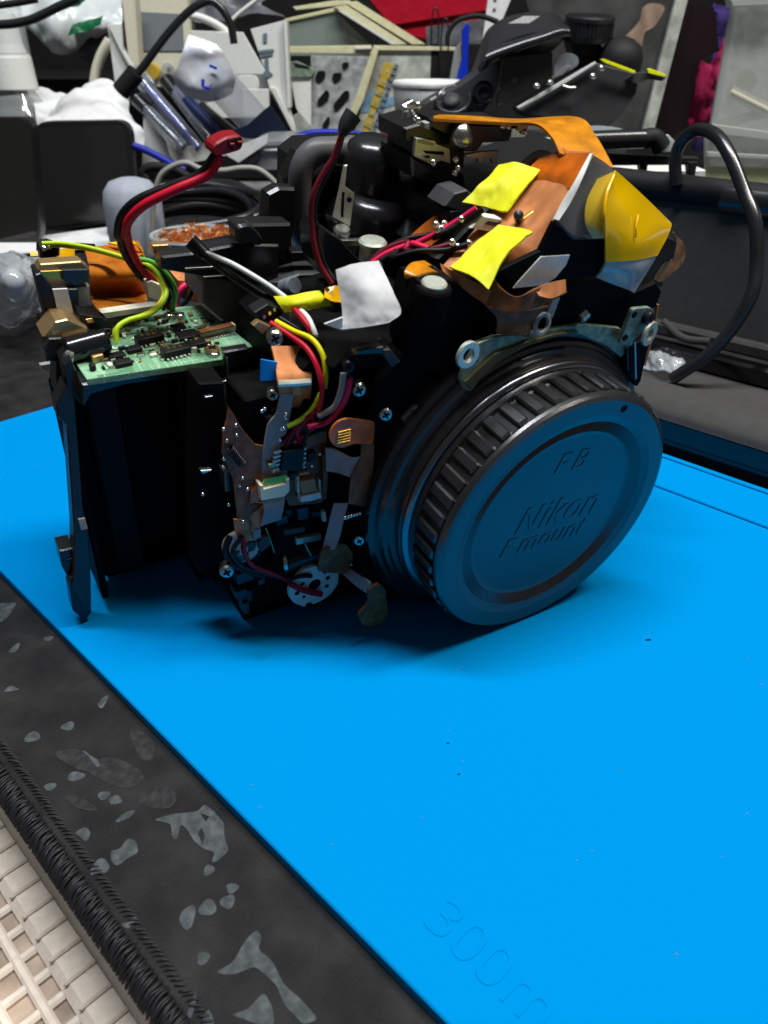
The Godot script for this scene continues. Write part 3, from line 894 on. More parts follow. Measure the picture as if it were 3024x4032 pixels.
func build_left_fittings() -> void:
	# brass and black bracket stack at the far left corner
	pz("hinge_block", M.brass, [Vector3(-0.08513, 0.0296, -0.06), Vector3(-0.08229, 0.0322, -0.06), Vector3(-0.08013, 0.03235, -0.06), Vector3(-0.07679, 0.02986, -0.06), Vector3(-0.07688, 0.02828, -0.06), Vector3(-0.08009, 0.02708, -0.06), Vector3(-0.08152, 0.02876, -0.06)], 6.0)
	pz("hinge_block", M.black_satin, [Vector3(-0.08537, 0.02785, -0.059), Vector3(-0.0842, 0.02955, -0.059), Vector3(-0.08196, 0.02932, -0.059), Vector3(-0.08193, 0.02683, -0.059), Vector3(-0.08296, 0.02415, -0.059), Vector3(-0.08498, 0.02499, -0.059)], 5.0)
	lathe(cam, "socket_barrel", M.black_gloss, [Vector2(0, -0.0035), Vector2(0.0018, -0.0035), Vector2(0.0024, -0.003), Vector2(0.0024, 0.004), Vector2(0.002, 0.0046), Vector2(0, 0.0046)], Vector3(-0.07817, 0.02732, -0.058), Vector3(1, 0.12, 0), 24, true)
	lathe(cam, "hinge_pin", M.steel, [Vector2(0, 0), Vector2(0.0011, 0), Vector2(0.0011, 0.002), Vector2(0.0008, 0.0025), Vector2(0, 0.0025)], Vector3(-0.08228, 0.02553, -0.056), Vector3(0.3, 1, 0.3), 14)
	pz("bracket_arm", M.dark_metal, [Vector3(-0.08328, 0.03918, -0.066), Vector3(-0.0824, 0.03939, -0.066), Vector3(-0.08108, 0.03673, -0.066), Vector3(-0.08073, 0.03566, -0.066), Vector3(-0.08088, 0.03015, -0.066), Vector3(-0.08148, 0.02947, -0.066), Vector3(-0.08302, 0.02962, -0.066), Vector3(-0.08315, 0.03467, -0.066)], 5.0)
	pz("bracket", M.brass, [Vector3(-0.08269, 0.03921, -0.068), Vector3(-0.08182, 0.04027, -0.068), Vector3(-0.07449, 0.0399, -0.068), Vector3(-0.07304, 0.03803, -0.068), Vector3(-0.07627, 0.03488, -0.068), Vector3(-0.08083, 0.03581, -0.068)], 3.0)
	pz("bracket_band", M.gold, [Vector3(-0.08214, 0.03913, -0.0675), Vector3(-0.07853, 0.03885, -0.0675), Vector3(-0.07865, 0.03712, -0.0675), Vector3(-0.08237, 0.03797, -0.0675)], 0.8, 0.1)
	pz("bracket_pad", M.black_satin, [Vector3(-0.07851, 0.03933, -0.0665), Vector3(-0.07346, 0.03876, -0.0665), Vector3(-0.07393, 0.03618, -0.0665), Vector3(-0.07648, 0.03573, -0.0665), Vector3(-0.07877, 0.03737, -0.0665)], 3.0)
	pz("bracket_pad", M.pale_grey, [Vector3(-0.07611, 0.03533, -0.067), Vector3(-0.07388, 0.03529, -0.067), Vector3(-0.07443, 0.03133, -0.067), Vector3(-0.07684, 0.02993, -0.067)], 2.0)
	pz("bracket_slot", M.black_satin, [Vector3(-0.07819, 0.03563, -0.066), Vector3(-0.07633, 0.03543, -0.066), Vector3(-0.07679, 0.03231, -0.066), Vector3(-0.07729, 0.03062, -0.066), Vector3(-0.0777, 0.03104, -0.066)], 1.5)
	pz("white_sticker", M.white_plastic, [Vector3(-0.08091, 0.03612, -0.0656), Vector3(-0.07824, 0.03587, -0.0656), Vector3(-0.07793, 0.03026, -0.0656), Vector3(-0.08077, 0.03038, -0.0656)], 0.4, 0.05)
	pz("contact_block", M.black_plastic, [Vector3(-0.0775, 0.03224, -0.062), Vector3(-0.07359, 0.03071, -0.062), Vector3(-0.07245, 0.02963, -0.062), Vector3(-0.07337, 0.0278, -0.062), Vector3(-0.07586, 0.02853, -0.062), Vector3(-0.07683, 0.03055, -0.062)], 4.0)
	pz("contact", M.gold, [Vector3(-0.07657, 0.03099, -0.0617), Vector3(-0.07539, 0.031, -0.0617), Vector3(-0.07505, 0.0301, -0.0617), Vector3(-0.07627, 0.03009, -0.0617)], 0.4, 0.05)
	pz("foil_tab", M.pale_grey, [Vector3(-0.08545, 0.01768, -0.072), Vector3(-0.08332, 0.01764, -0.072), Vector3(-0.08342, 0.01487, -0.072), Vector3(-0.08551, 0.0167, -0.072)], 1.0)
	# rolled orange flat cable
	var l := [Vector3(-0.07055, 0.03613, -0.084), Vector3(-0.07104, 0.03531, -0.08), Vector3(-0.07221, 0.0368, -0.073), Vector3(-0.07283, 0.03617, -0.0705), Vector3(-0.07292, 0.03441, -0.071), Vector3(-0.07243, 0.03074, -0.075), Vector3(-0.07248, 0.02928, -0.075), Vector3(-0.07358, 0.03095, -0.068), Vector3(-0.07319, 0.03039, -0.065)]
	var rr := [Vector3(-0.05809, 0.03482, -0.088), Vector3(-0.05832, 0.03356, -0.084), Vector3(-0.06311, 0.03508, -0.077), Vector3(-0.06221, 0.03391, -0.0745), Vector3(-0.06143, 0.03176, -0.075), Vector3(-0.06007, 0.02767, -0.079), Vector3(-0.06001, 0.02629, -0.079), Vector3(-0.06166, 0.02794, -0.072), Vector3(-0.06239, 0.02839, -0.069)]
	var roll := sheet(cam, "flat_cable", M.flex_roll, [l, rr], 0.00035, 8)
	roll.set_meta("label", "rolled orange flat cable")
	sheet(cam, "kapton_tape", M.kapton, [[Vector3(-0.08187, 0.03859, -0.079), Vector3(-0.07798, 0.03853, -0.079), Vector3(-0.07339, 0.03855, -0.079)], [Vector3(-0.0821, 0.03813, -0.078), Vector3(-0.07837, 0.03757, -0.078), Vector3(-0.07381, 0.03641, -0.078)]], 0.0003, 4)
	sheet(cam, "kapton_tape", M.kapton, [[Vector3(-0.06533, 0.0364, -0.085), Vector3(-0.061, 0.03635, -0.085), Vector3(-0.05955, 0.03626, -0.085)], [Vector3(-0.0635, 0.03603, -0.084), Vector3(-0.05919, 0.03554, -0.084), Vector3(-0.058, 0.03238, -0.084)]], 0.0003, 4)
	prism(cam, "cable_clamp", M.cream_plastic, [Vector3(-0.07305, 0.03081, -0.064), Vector3(-0.06106, 0.0307, -0.064), Vector3(-0.06058, 0.02959, -0.064), Vector3(-0.07229, 0.02931, -0.064)], V3(0, 0, -2), 0.0003)
	pz("sleeve", M.black_rubber, [Vector3(-0.08016, 0.04042, -0.076), Vector3(-0.07824, 0.0406, -0.076), Vector3(-0.07648, 0.03972, -0.076), Vector3(-0.07683, 0.03812, -0.076), Vector3(-0.07911, 0.03758, -0.076), Vector3(-0.08059, 0.03818, -0.076)], 4.0, 0.8)
	for p in [Vector3(-0.07959, 0.04033, -0.0755), Vector3(-0.07873, 0.04056, -0.0755)]:
		blob(p, 0.6, M.solder)
	# copper coloured capacitor block by the board
	pz("capacitor", M.flex_copper, [Vector3(-0.0537, 0.03029, -0.076), Vector3(-0.04993, 0.02958, -0.076), Vector3(-0.04833, 0.02758, -0.076), Vector3(-0.04881, 0.02364, -0.076), Vector3(-0.05151, 0.02447, -0.076), Vector3(-0.05371, 0.026, -0.076)], 5.0, 0.6)
	pz("cable_tab", M.brass, [Vector3(-0.06145, 0.04294, -0.064), Vector3(-0.05829, 0.04274, -0.064), Vector3(-0.05735, 0.04128, -0.064), Vector3(-0.05971, 0.04038, -0.064), Vector3(-0.0613, 0.04125, -0.064)], 2.0)
	pz("cable_tab", M.cream_plastic, [Vector3(-0.06248, 0.03397, -0.068), Vector3(-0.06134, 0.03417, -0.068), Vector3(-0.05854, 0.03232, -0.068), Vector3(-0.05858, 0.0301, -0.068), Vector3(-0.06078, 0.02969, -0.068), Vector3(-0.06244, 0.03068, -0.068)], 2.0)
	# grey inner wall and the black bridge over it
	pz("inner_wall", M.wall_grey, [Vector3(-0.0521, 0.0358, -0.062), Vector3(-0.04758, 0.03579, -0.062), Vector3(-0.03945, 0.03028, -0.062), Vector3(-0.03791, 0.02792, -0.062), Vector3(-0.04037, 0.02437, -0.062), Vector3(-0.04283, 0.02178, -0.062), Vector3(-0.04442, 0.02146, -0.062), Vector3(-0.05267, 0.03024, -0.062)], 12.0)
	pz("bridge", M.black_satin, [Vector3(-0.06092, 0.04208, -0.06), Vector3(-0.05532, 0.042, -0.06), Vector3(-0.04586, 0.04274, -0.06), Vector3(-0.03637, 0.04147, -0.06), Vector3(-0.03641, 0.03461, -0.06), Vector3(-0.04029, 0.03124, -0.06), Vector3(-0.04868, 0.03648, -0.06), Vector3(-0.05328, 0.03693, -0.06), Vector3(-0.06125, 0.03956, -0.06)], 4.0, 0.6)
	pz("edge_trim", M.steel, [Vector3(-0.05672, 0.03949, -0.0595), Vector3(-0.05051, 0.03902, -0.0595), Vector3(-0.05044, 0.03856, -0.0595), Vector3(-0.0567, 0.03891, -0.0595)], 0.4, 0.05)
	pz("edge_trim", M.steel, [Vector3(-0.05309, 0.03724, -0.0595), Vector3(-0.04885, 0.03695, -0.0595), Vector3(-0.04887, 0.03659, -0.0595), Vector3(-0.05312, 0.03683, -0.0595)], 0.4, 0.05)

func build_rear_top() -> void:
	# black cover with rounded shoulder
	pz("rear_cover", M.black_plastic, [Vector3(-0.04227, 0.04485, -0.064), Vector3(-0.0318, 0.04407, -0.064), Vector3(-0.0311, 0.03597, -0.064), Vector3(-0.0382, 0.03656, -0.064), Vector3(-0.03812, 0.0404, -0.064)], 4.0, 0.8)
	pz("rear_cover", M.black_satin, rounded([Vector3(-0.04676, 0.04752, -0.057), Vector3(-0.04362, 0.0476, -0.057), Vector3(-0.04107, 0.04448, -0.057), Vector3(-0.04104, 0.04296, -0.057), Vector3(-0.04264, 0.04292, -0.057), Vector3(-0.0446, 0.04406, -0.057), Vector3(-0.04677, 0.04389, -0.057)], 0.0012), 4.0, 0.8)
	pz("rear_cover", M.black_plastic, [Vector3(-0.05199, 0.0416, -0.062), Vector3(-0.04483, 0.04217, -0.062), Vector3(-0.03898, 0.04093, -0.062), Vector3(-0.03463, 0.03474, -0.062), Vector3(-0.03595, 0.03121, -0.062), Vector3(-0.03789, 0.03087, -0.062), Vector3(-0.04892, 0.03489, -0.062), Vector3(-0.05243, 0.03538, -0.062)], 5.0, 0.5)
	pz("rear_cover", M.grey_dark, [Vector3(-0.0396, 0.03398, -0.058), Vector3(-0.03263, 0.03557, -0.058), Vector3(-0.0274, 0.03502, -0.058), Vector3(-0.02663, 0.03212, -0.058), Vector3(-0.02591, 0.03075, -0.058), Vector3(-0.03454, 0.0314, -0.058), Vector3(-0.03902, 0.03084, -0.058)], 10.0, 0.5)
	pz("rear_cover", M.black_plastic, [Vector3(-0.04251, 0.03475, -0.05), Vector3(-0.02884, 0.03447, -0.05), Vector3(-0.027, 0.03661, -0.05), Vector3(-0.02475, 0.02568, -0.05), Vector3(-0.0261, 0.01894, -0.05), Vector3(-0.0295, 0.01791, -0.05), Vector3(-0.03822, 0.02327, -0.05)], 6.0, 0.5)
	lathe(cam, "cover_boss", M.grey_plastic, [Vector2(0, 0), Vector2(0.002, 0), Vector2(0.002, 0.003), Vector2(0.0016, 0.0036), Vector2(0, 0.0036)], Vector3(-0.03766, 0.03473, -0.054), Vector3(0.2, 0.6, 1), 16)
	pz("cover_step", M.dark_metal, [Vector3(-0.03364, 0.03971, -0.06), Vector3(-0.02751, 0.03912, -0.06), Vector3(-0.02729, 0.03729, -0.06), Vector3(-0.03363, 0.03743, -0.06)], 3.0)
	# eyepiece frame
	var fr := S()
	a_tube(fr, [Vector3(-0.02413, 0.05617, -0.07), Vector3(-0.01937, 0.05647, -0.07), Vector3(-0.01364, 0.05625, -0.07), Vector3(-0.01012, 0.05415, -0.07), Vector3(-0.00908, 0.04654, -0.07), Vector3(-0.00883, 0.03775, -0.07), Vector3(-0.01502, 0.03667, -0.07), Vector3(-0.02368, 0.03737, -0.07), Vector3(-0.02644, 0.04001, -0.07), Vector3(-0.02693, 0.04625, -0.07), Vector3(-0.02674, 0.05282, -0.07)], 0.0026, 10, true)
	var frame := put(cam, "eyepiece_frame", fr, M.wall_grey)
	frame.set_meta("label", "rounded black eyepiece frame")
	pz("eyepiece_block", M.black_plastic, [Vector3(-0.02597, 0.05388, -0.076), Vector3(-0.02239, 0.05606, -0.076), Vector3(-0.00599, 0.05588, -0.076), Vector3(-0.00268, 0.05355, -0.076), Vector3(-0.00084, 0.03401, -0.076), Vector3(-0.02151, 0.0331, -0.076), Vector3(-0.02631, 0.04062, -0.076)], 8.0, 0.8)
	lathe(cam, "eyepiece_lens", M.black_gloss, [Vector2(0, 0.001), Vector2(0.005, 0.0012), Vector2(0.0056, 0.002), Vector2(0.0068, 0.002), Vector2(0.0068, -0.003)], Vector3(-0.01735, 0.04559, -0.073), Vector3(-0.2, 0.1, 1), 28, true)
	pz("edge_trim", M.steel, [Vector3(-0.02312, 0.05144, -0.071), Vector3(-0.01783, 0.05176, -0.071), Vector3(-0.01573, 0.05144, -0.071), Vector3(-0.01779, 0.05088, -0.071), Vector3(-0.01942, 0.0503, -0.071), Vector3(-0.02311, 0.05092, -0.071)], 0.5, 0.05)
	pz("edge_trim", M.steel, [Vector3(-0.02456, 0.0429, -0.071), Vector3(-0.01825, 0.04237, -0.071), Vector3(-0.01823, 0.04199, -0.071), Vector3(-0.02456, 0.04253, -0.071)], 0.5, 0.05)
	pz("shoulder", M.black_plastic, [Vector3(-0.03611, 0.04998, -0.066), Vector3(-0.03366, 0.05095, -0.066), Vector3(-0.02985, 0.05048, -0.066), Vector3(-0.02979, 0.04317, -0.066), Vector3(-0.03095, 0.03708, -0.066), Vector3(-0.03766, 0.03789, -0.066), Vector3(-0.03676, 0.04493, -0.066)], 3.5, 0.9)
	pz("shoulder", M.black_plastic, [Vector3(-0.02887, 0.05014, -0.074), Vector3(-0.02573, 0.0554, -0.074), Vector3(-0.02455, 0.05601, -0.074), Vector3(-0.02431, 0.03995, -0.074), Vector3(-0.02682, 0.03983, -0.074)], 3.5, 0.8)
	pz("shoulder", M.black_satin, [Vector3(-0.04513, 0.0459, -0.061), Vector3(-0.04363, 0.04608, -0.061), Vector3(-0.03331, 0.0452, -0.061), Vector3(-0.03328, 0.03919, -0.061), Vector3(-0.03921, 0.03991, -0.061), Vector3(-0.04082, 0.04289, -0.061), Vector3(-0.04481, 0.04334, -0.061)], 5.0, 0.8)
	# spring contact leaf
	var leaf := pz("contact_leaf", M.pale_steel, [Vector3(-0.02842, 0.05977, -0.048), Vector3(-0.02786, 0.05988, -0.048), Vector3(-0.02815, 0.05612, -0.048), Vector3(-0.02602, 0.05462, -0.048), Vector3(-0.0266, 0.04835, -0.048), Vector3(-0.03031, 0.05051, -0.048), Vector3(-0.0292, 0.05544, -0.048)], 0.6, 0.1)
	pz("slit", M.black_flat, [Vector3(-0.02873, 0.05512, -0.0479), Vector3(-0.02822, 0.05508, -0.0479), Vector3(-0.02826, 0.05034, -0.0479), Vector3(-0.02878, 0.05046, -0.0479)], 0.3, 0.0, leaf)
	lathe(leaf, "hole", M.black_flat, [Vector2(0, 0), Vector2(0.0005, 0), Vector2(0.0005, 0.0003), Vector2(0, 0.0003)], Vector3(-0.02722, 0.05359, -0.0479), Vector3(0, 0, 1), 10)
	lathe(cam, "leaf_post", M.steel, [Vector2(0, 0), Vector2(0.0018, 0), Vector2(0.0018, 0.001), Vector2(0.0014, 0.0014), Vector2(0, 0.0014)], Vector3(-0.02903, 0.04747, -0.047), Vector3(0, 1, 0.3), 16)
	pz("leaf_base", M.black_satin, [Vector3(-0.03014, 0.05001, -0.0485), Vector3(-0.0264, 0.04816, -0.0485), Vector3(-0.0265, 0.04668, -0.0485), Vector3(-0.0297, 0.04669, -0.0485)], 3.0, 0.3)
	# turned black knob
	lathe(cam, "selector_knob", M.black_satin, [Vector2(0.0062, -0.004), Vector2(0.0062, 0.0065), Vector2(0.0056, 0.0085), Vector2(0.004, 0.0098), Vector2(0, 0.0102)], Vector3(-0.01446, 0.05078, -0.062), Vector3(0.03, 1, 0.1), 40, false)
	lathe(cam, "selector_base", M.black_satin, [Vector2(0.0086, -0.014), Vector2(0.0086, -0.0025), Vector2(0.0078, -0.0008), Vector2(0.006, 0.0), Vector2(0, 0.0002)], Vector3(-0.01397, 0.05055, -0.058), Vector3(0.03, 1, 0.1), 40, false)
	pz("shoulder_plate", M.grey_dark, [Vector3(-0.01111, 0.05599, -0.062), Vector3(-0.00768, 0.0551, -0.062), Vector3(0.00049, 0.05051, -0.062), Vector3(-0.0032, 0.04628, -0.062), Vector3(-0.00924, 0.04967, -0.062)], 6.0, 0.5)
	pz("shoulder_block", M.black_plastic, [Vector3(-0.02022, 0.04723, -0.054), Vector3(-0.00961, 0.0476, -0.054), Vector3(-0.00807, 0.04532, -0.054), Vector3(-0.00885, 0.04104, -0.054), Vector3(-0.02053, 0.04022, -0.054), Vector3(-0.02239, 0.04399, -0.054)], 14.0, 1.0)
	pz("shoulder_block", M.black_plastic, [Vector3(-0.03571, 0.04771, -0.042), Vector3(-0.03509, 0.05059, -0.042), Vector3(-0.03181, 0.04843, -0.042), Vector3(-0.02798, 0.04438, -0.042), Vector3(-0.02604, 0.04303, -0.042), Vector3(-0.03273, 0.0428, -0.042), Vector3(-0.03322, 0.04038, -0.042), Vector3(-0.03512, 0.04312, -0.042)], 10.0, 0.4)
	pz("latch_plate", M.steel, [Vector3(-0.03047, 0.04745, -0.044), Vector3(-0.02599, 0.04708, -0.044), Vector3(-0.02606, 0.04592, -0.044), Vector3(-0.0298, 0.04617, -0.044)], 1.2, 0.1)
	lathe(cam, "release_button", M.pale_steel, [Vector2(0.0024, -0.006), Vector2(0.0024, 0.0), Vector2(0.0028, 0.0), Vector2(0.0028, 0.0006), Vector2(0.0024, 0.001), Vector2(0, 0.0011)], Vector3(-0.02484, 0.04671, -0.042), Vector3(0, 1, 0.05), 28)
	pz("rear_cover", M.black_plastic, [Vector3(-0.03359, 0.03873, -0.04), Vector3(-0.023, 0.03831, -0.04), Vector3(-0.01629, 0.03674, -0.04), Vector3(-0.01376, 0.03272, -0.04), Vector3(-0.01532, 0.02861, -0.04), Vector3(-0.02006, 0.02467, -0.04), Vector3(-0.03168, 0.025, -0.04), Vector3(-0.03513, 0.03206, -0.04)], 8.0, 0.6)

func build_middle() -> void:
	# front casting between the chamber and the mirror box
	bx("front_casting", M.deep_black, -57, -40, -27, 26, -40, -30)
	bx("front_casting", M.deep_black, -46, -38, 24, 30, -50, -34)
	pz("front_casting", M.deep_black, [Vector3(-0.06403, 0.02886, -0.034), Vector3(-0.05915, 0.02806, -0.034), Vector3(-0.05878, 0.01504, -0.034), Vector3(-0.06094, 0.00491, -0.034), Vector3(-0.05989, -0.00757, -0.034), Vector3(-0.06181, -0.01623, -0.034), Vector3(-0.06745, -0.01703, -0.034), Vector3(-0.06622, 0.00658, -0.034)], 6.0, 0.5)
	var fl := pz("flat_cable", M.flex_brown, [Vector3(-0.0614, 0.02788, -0.026), Vector3(-0.06034, 0.02519, -0.026), Vector3(-0.05861, 0.02169, -0.026), Vector3(-0.05666, 0.01858, -0.026), Vector3(-0.05512, 0.01786, -0.026), Vector3(-0.05567, 0.01073, -0.026), Vector3(-0.05637, 0.00938, -0.026), Vector3(-0.05798, 0.00957, -0.026), Vector3(-0.05826, 0.00484, -0.026), Vector3(-0.05539, 0.00437, -0.026), Vector3(-0.05593, -0.00136, -0.026), Vector3(-0.05887, -0.00099, -0.026), Vector3(-0.06095, 0.00212, -0.026), Vector3(-0.06131, 0.01185, -0.026), Vector3(-0.06315, 0.01836, -0.026), Vector3(-0.06278, 0.02279, -0.026), Vector3(-0.06192, 0.02532, -0.026)], 0.4, 0.1)
	fl.set_meta("label", "dark brown curved flat cable on the front casting")
	pz("cable_fold", M.flex_orange, [Vector3(-0.05813, 0.00846, -0.0254), Vector3(-0.05639, 0.01027, -0.0254), Vector3(-0.05631, 0.00545, -0.0254), Vector3(-0.05836, 0.00538, -0.0254)], 1.0, 0.1)
	# copper flat cable coming down from the board
	sheet(cam, "flat_cable", M.flex_copper, [[Vector3(-0.0507, 0.03465, -0.032), Vector3(-0.05098, 0.03321, -0.03), Vector3(-0.05193, 0.03202, -0.027), Vector3(-0.05213, 0.03022, -0.026), Vector3(-0.05129, 0.02721, -0.027), Vector3(-0.05066, 0.02444, -0.028)], [Vector3(-0.04464, 0.03362, -0.032), Vector3(-0.04435, 0.03103, -0.03), Vector3(-0.04504, 0.03071, -0.027), Vector3(-0.04541, 0.02903, -0.026), Vector3(-0.04513, 0.02579, -0.027), Vector3(-0.04545, 0.02289, -0.028)]], 0.0004, 6)
	sheet(cam, "cable_highlight", M.pale_steel, [[Vector3(-0.05105, 0.03097, -0.0285), Vector3(-0.04785, 0.0303, -0.0285), Vector3(-0.04449, 0.02988, -0.0285)], [Vector3(-0.05266, 0.03101, -0.0245), Vector3(-0.04946, 0.03044, -0.0245), Vector3(-0.0462, 0.03, -0.0245)]], 0.0005, 4)  # pale sheet paints the highlight on the bump of the copper cable
	sheet(cam, "cable_tab", M.flex_amber, [[Vector3(-0.04956, 0.02959, -0.0256), Vector3(-0.04784, 0.02955, -0.0256)], [Vector3(-0.04933, 0.02776, -0.0256), Vector3(-0.04778, 0.02752, -0.0256)]], 0.0003, 3)
	sheet(cam, "flat_cable", M.flex_grey, [[Vector3(-0.05139, 0.02808, -0.0265), Vector3(-0.05233, 0.02402, -0.0265), Vector3(-0.05405, 0.02162, -0.0265), Vector3(-0.05538, 0.01402, -0.0265), Vector3(-0.05642, 0.00968, -0.0265)], [Vector3(-0.0488, 0.02749, -0.0265), Vector3(-0.04944, 0.02331, -0.0265), Vector3(-0.05064, 0.01691, -0.0265), Vector3(-0.05023, 0.01314, -0.0265), Vector3(-0.04995, 0.00832, -0.0265)]], 0.0004, 6)
	sheet(cam, "blue_sticker", M.blue_label, [[Vector3(-0.0544, 0.03483, -0.028), Vector3(-0.05449, 0.03273, -0.028), Vector3(-0.05457, 0.03064, -0.028)], [Vector3(-0.05126, 0.03366, -0.028), Vector3(-0.05176, 0.03161, -0.028), Vector3(-0.05166, 0.03018, -0.028)]], 0.0003, 4)
	# small circuit board with chip, sockets
	var pb := pz("sub_board", M.flex_brown, [Vector3(-0.05283, 0.01728, -0.0264), Vector3(-0.04684, 0.01624, -0.0264), Vector3(-0.04177, 0.01609, -0.0264), Vector3(-0.0409, 0.00048, -0.0264), Vector3(-0.04239, -0.00042, -0.0264), Vector3(-0.04956, 0.00129, -0.0264), Vector3(-0.05071, 0.00437, -0.0264), Vector3(-0.05568, 0.00856, -0.0264)], 1.0, 0.1)
	var chip := pz("chip", M.chip_black, [Vector3(-0.05164, 0.01645, -0.0246), Vector3(-0.04738, 0.01616, -0.0246), Vector3(-0.04763, 0.01082, -0.0246), Vector3(-0.05207, 0.01199, -0.0246)], 1.6, 0.2)
	for k in 5:
		var c: Vector3 = Vector3(-0.05254, 0.01619, -0.0254).lerp(Vector3(-0.05306, 0.01222, -0.0254), k / 4.0)
		box(chip, "pin", M.pin_white, c, V3(1.5, 0.45, 0.4), Basis(Vector3(0, 0, 1), 0.1), 0.0)
		c = Vector3(-0.04676, 0.01533, -0.0254).lerp(Vector3(-0.04691, 0.01102, -0.0254), k / 4.0)
		box(chip, "pin", M.pin_white, c, V3(0.5, 0.4, 0.4), Basis(Vector3(0, 0, 1), 0.1), 0.0)
	var so := pz("cable_socket", M.connector_cream, [Vector3(-0.05693, 0.01063, -0.024), Vector3(-0.05614, 0.01023, -0.024), Vector3(-0.05602, 0.0094, -0.024), Vector3(-0.05138, 0.00921, -0.024), Vector3(-0.05138, 0.01, -0.024), Vector3(-0.05064, 0.01018, -0.024), Vector3(-0.05063, 0.00704, -0.024), Vector3(-0.05175, 0.0061, -0.024), Vector3(-0.05662, 0.00666, -0.024)], 2.2, 0.2)
	for k in 11:
		var c: Vector3 = Vector3(-0.05587, 0.01035, -0.0246).lerp(Vector3(-0.05138, 0.01, -0.0246), k / 10.0)
		box(so, "pin", M.gold, c, V3(0.3, 1.9, 0.3), Basis(Vector3(0, 0, 1), -0.25), 0.0)
	for k in 12:
		var u := k / 11.0
		var a: Vector3 = Vector3(-0.05596, 0.00614, -0.0246).lerp(Vector3(-0.05167, 0.00571, -0.0246), u)
		var b: Vector3 = Vector3(-0.05577, 0.00353, -0.0244).lerp(Vector3(-0.05205, 0.00326, -0.0244), u)
		var c: Vector3 = Vector3(-0.05613, -0.00072, -0.0255).lerp(Vector3(-0.05214, -0.00059, -0.0255), u)
		tube(so, "ribbon_strand", M.flex_grey, [a, b, c], 0.00032, 6)
	pz("capacitor", M.tan_ceramic, [Vector3(-0.04811, 0.00839, -0.0244), Vector3(-0.04488, 0.0082, -0.0244), Vector3(-0.04439, 0.00501, -0.0244), Vector3(-0.04758, 0.00505, -0.0244)], 1.6, 0.2)
	pz("capacitor", M.tan_ceramic, [Vector3(-0.04822, 0.01015, -0.025), Vector3(-0.04586, 0.00989, -0.025), Vector3(-0.04593, 0.00908, -0.025), Vector3(-0.04792, 0.00936, -0.025)], 1.0, 0.1)
	pz("capacitor", M.white_plastic, [Vector3(-0.04792, 0.00456, -0.0244), Vector3(-0.04354, 0.00431, -0.0244), Vector3(-0.04313, 0.00265, -0.0244), Vector3(-0.04571, 0.00265, -0.0244), Vector3(-0.0479, 0.00305, -0.0244)], 1.6, 0.2)
	# more layered cables and small parts
	sheet(cam, "flat_cable", M.flex_copper, [[Vector3(-0.05549, 0.00373, -0.0258), Vector3(-0.05793, 0.00241, -0.026), Vector3(-0.05847, -0.00156, -0.027)], [Vector3(-0.05567, -0.00114, -0.0256), Vector3(-0.05721, -0.00159, -0.026), Vector3(-0.05826, -0.00373, -0.027)]], 0.0004, 4)
	sheet(cam, "flat_cable", M.flex_brown, [[Vector3(-0.0465, 0.0173, -0.026), Vector3(-0.04429, 0.01792, -0.026), Vector3(-0.04204, 0.01793, -0.026)], [Vector3(-0.04638, 0.01509, -0.0256), Vector3(-0.04386, 0.01562, -0.0256), Vector3(-0.04201, 0.01543, -0.0256)]], 0.0004, 4)
	sheet(cam, "flat_cable", M.flex_brown, [[Vector3(-0.04214, 0.01305, -0.025), Vector3(-0.04185, 0.00849, -0.025), Vector3(-0.04184, 0.0035, -0.025)], [Vector3(-0.04317, 0.01303, -0.025), Vector3(-0.04286, 0.00879, -0.025), Vector3(-0.04292, 0.00351, -0.025)]], 0.0004, 5)
	sheet(cam, "flat_cable", M.flex_copper, [[Vector3(-0.06057, 0.01931, -0.027), Vector3(-0.06025, 0.01511, -0.027), Vector3(-0.06056, 0.01093, -0.027)], [Vector3(-0.05845, 0.01927, -0.0266), Vector3(-0.05835, 0.01482, -0.0266), Vector3(-0.05863, 0.01061, -0.0266)]], 0.0004, 4)
	sheet(cam, "flat_cable", M.flex_copper, [[Vector3(-0.06175, 0.0024, -0.026), Vector3(-0.06149, -0.00106, -0.026), Vector3(-0.06041, -0.00495, -0.026)], [Vector3(-0.05879, 0.00137, -0.026), Vector3(-0.05861, -0.00177, -0.026), Vector3(-0.05841, -0.00429, -0.026)]], 0.0004, 4)
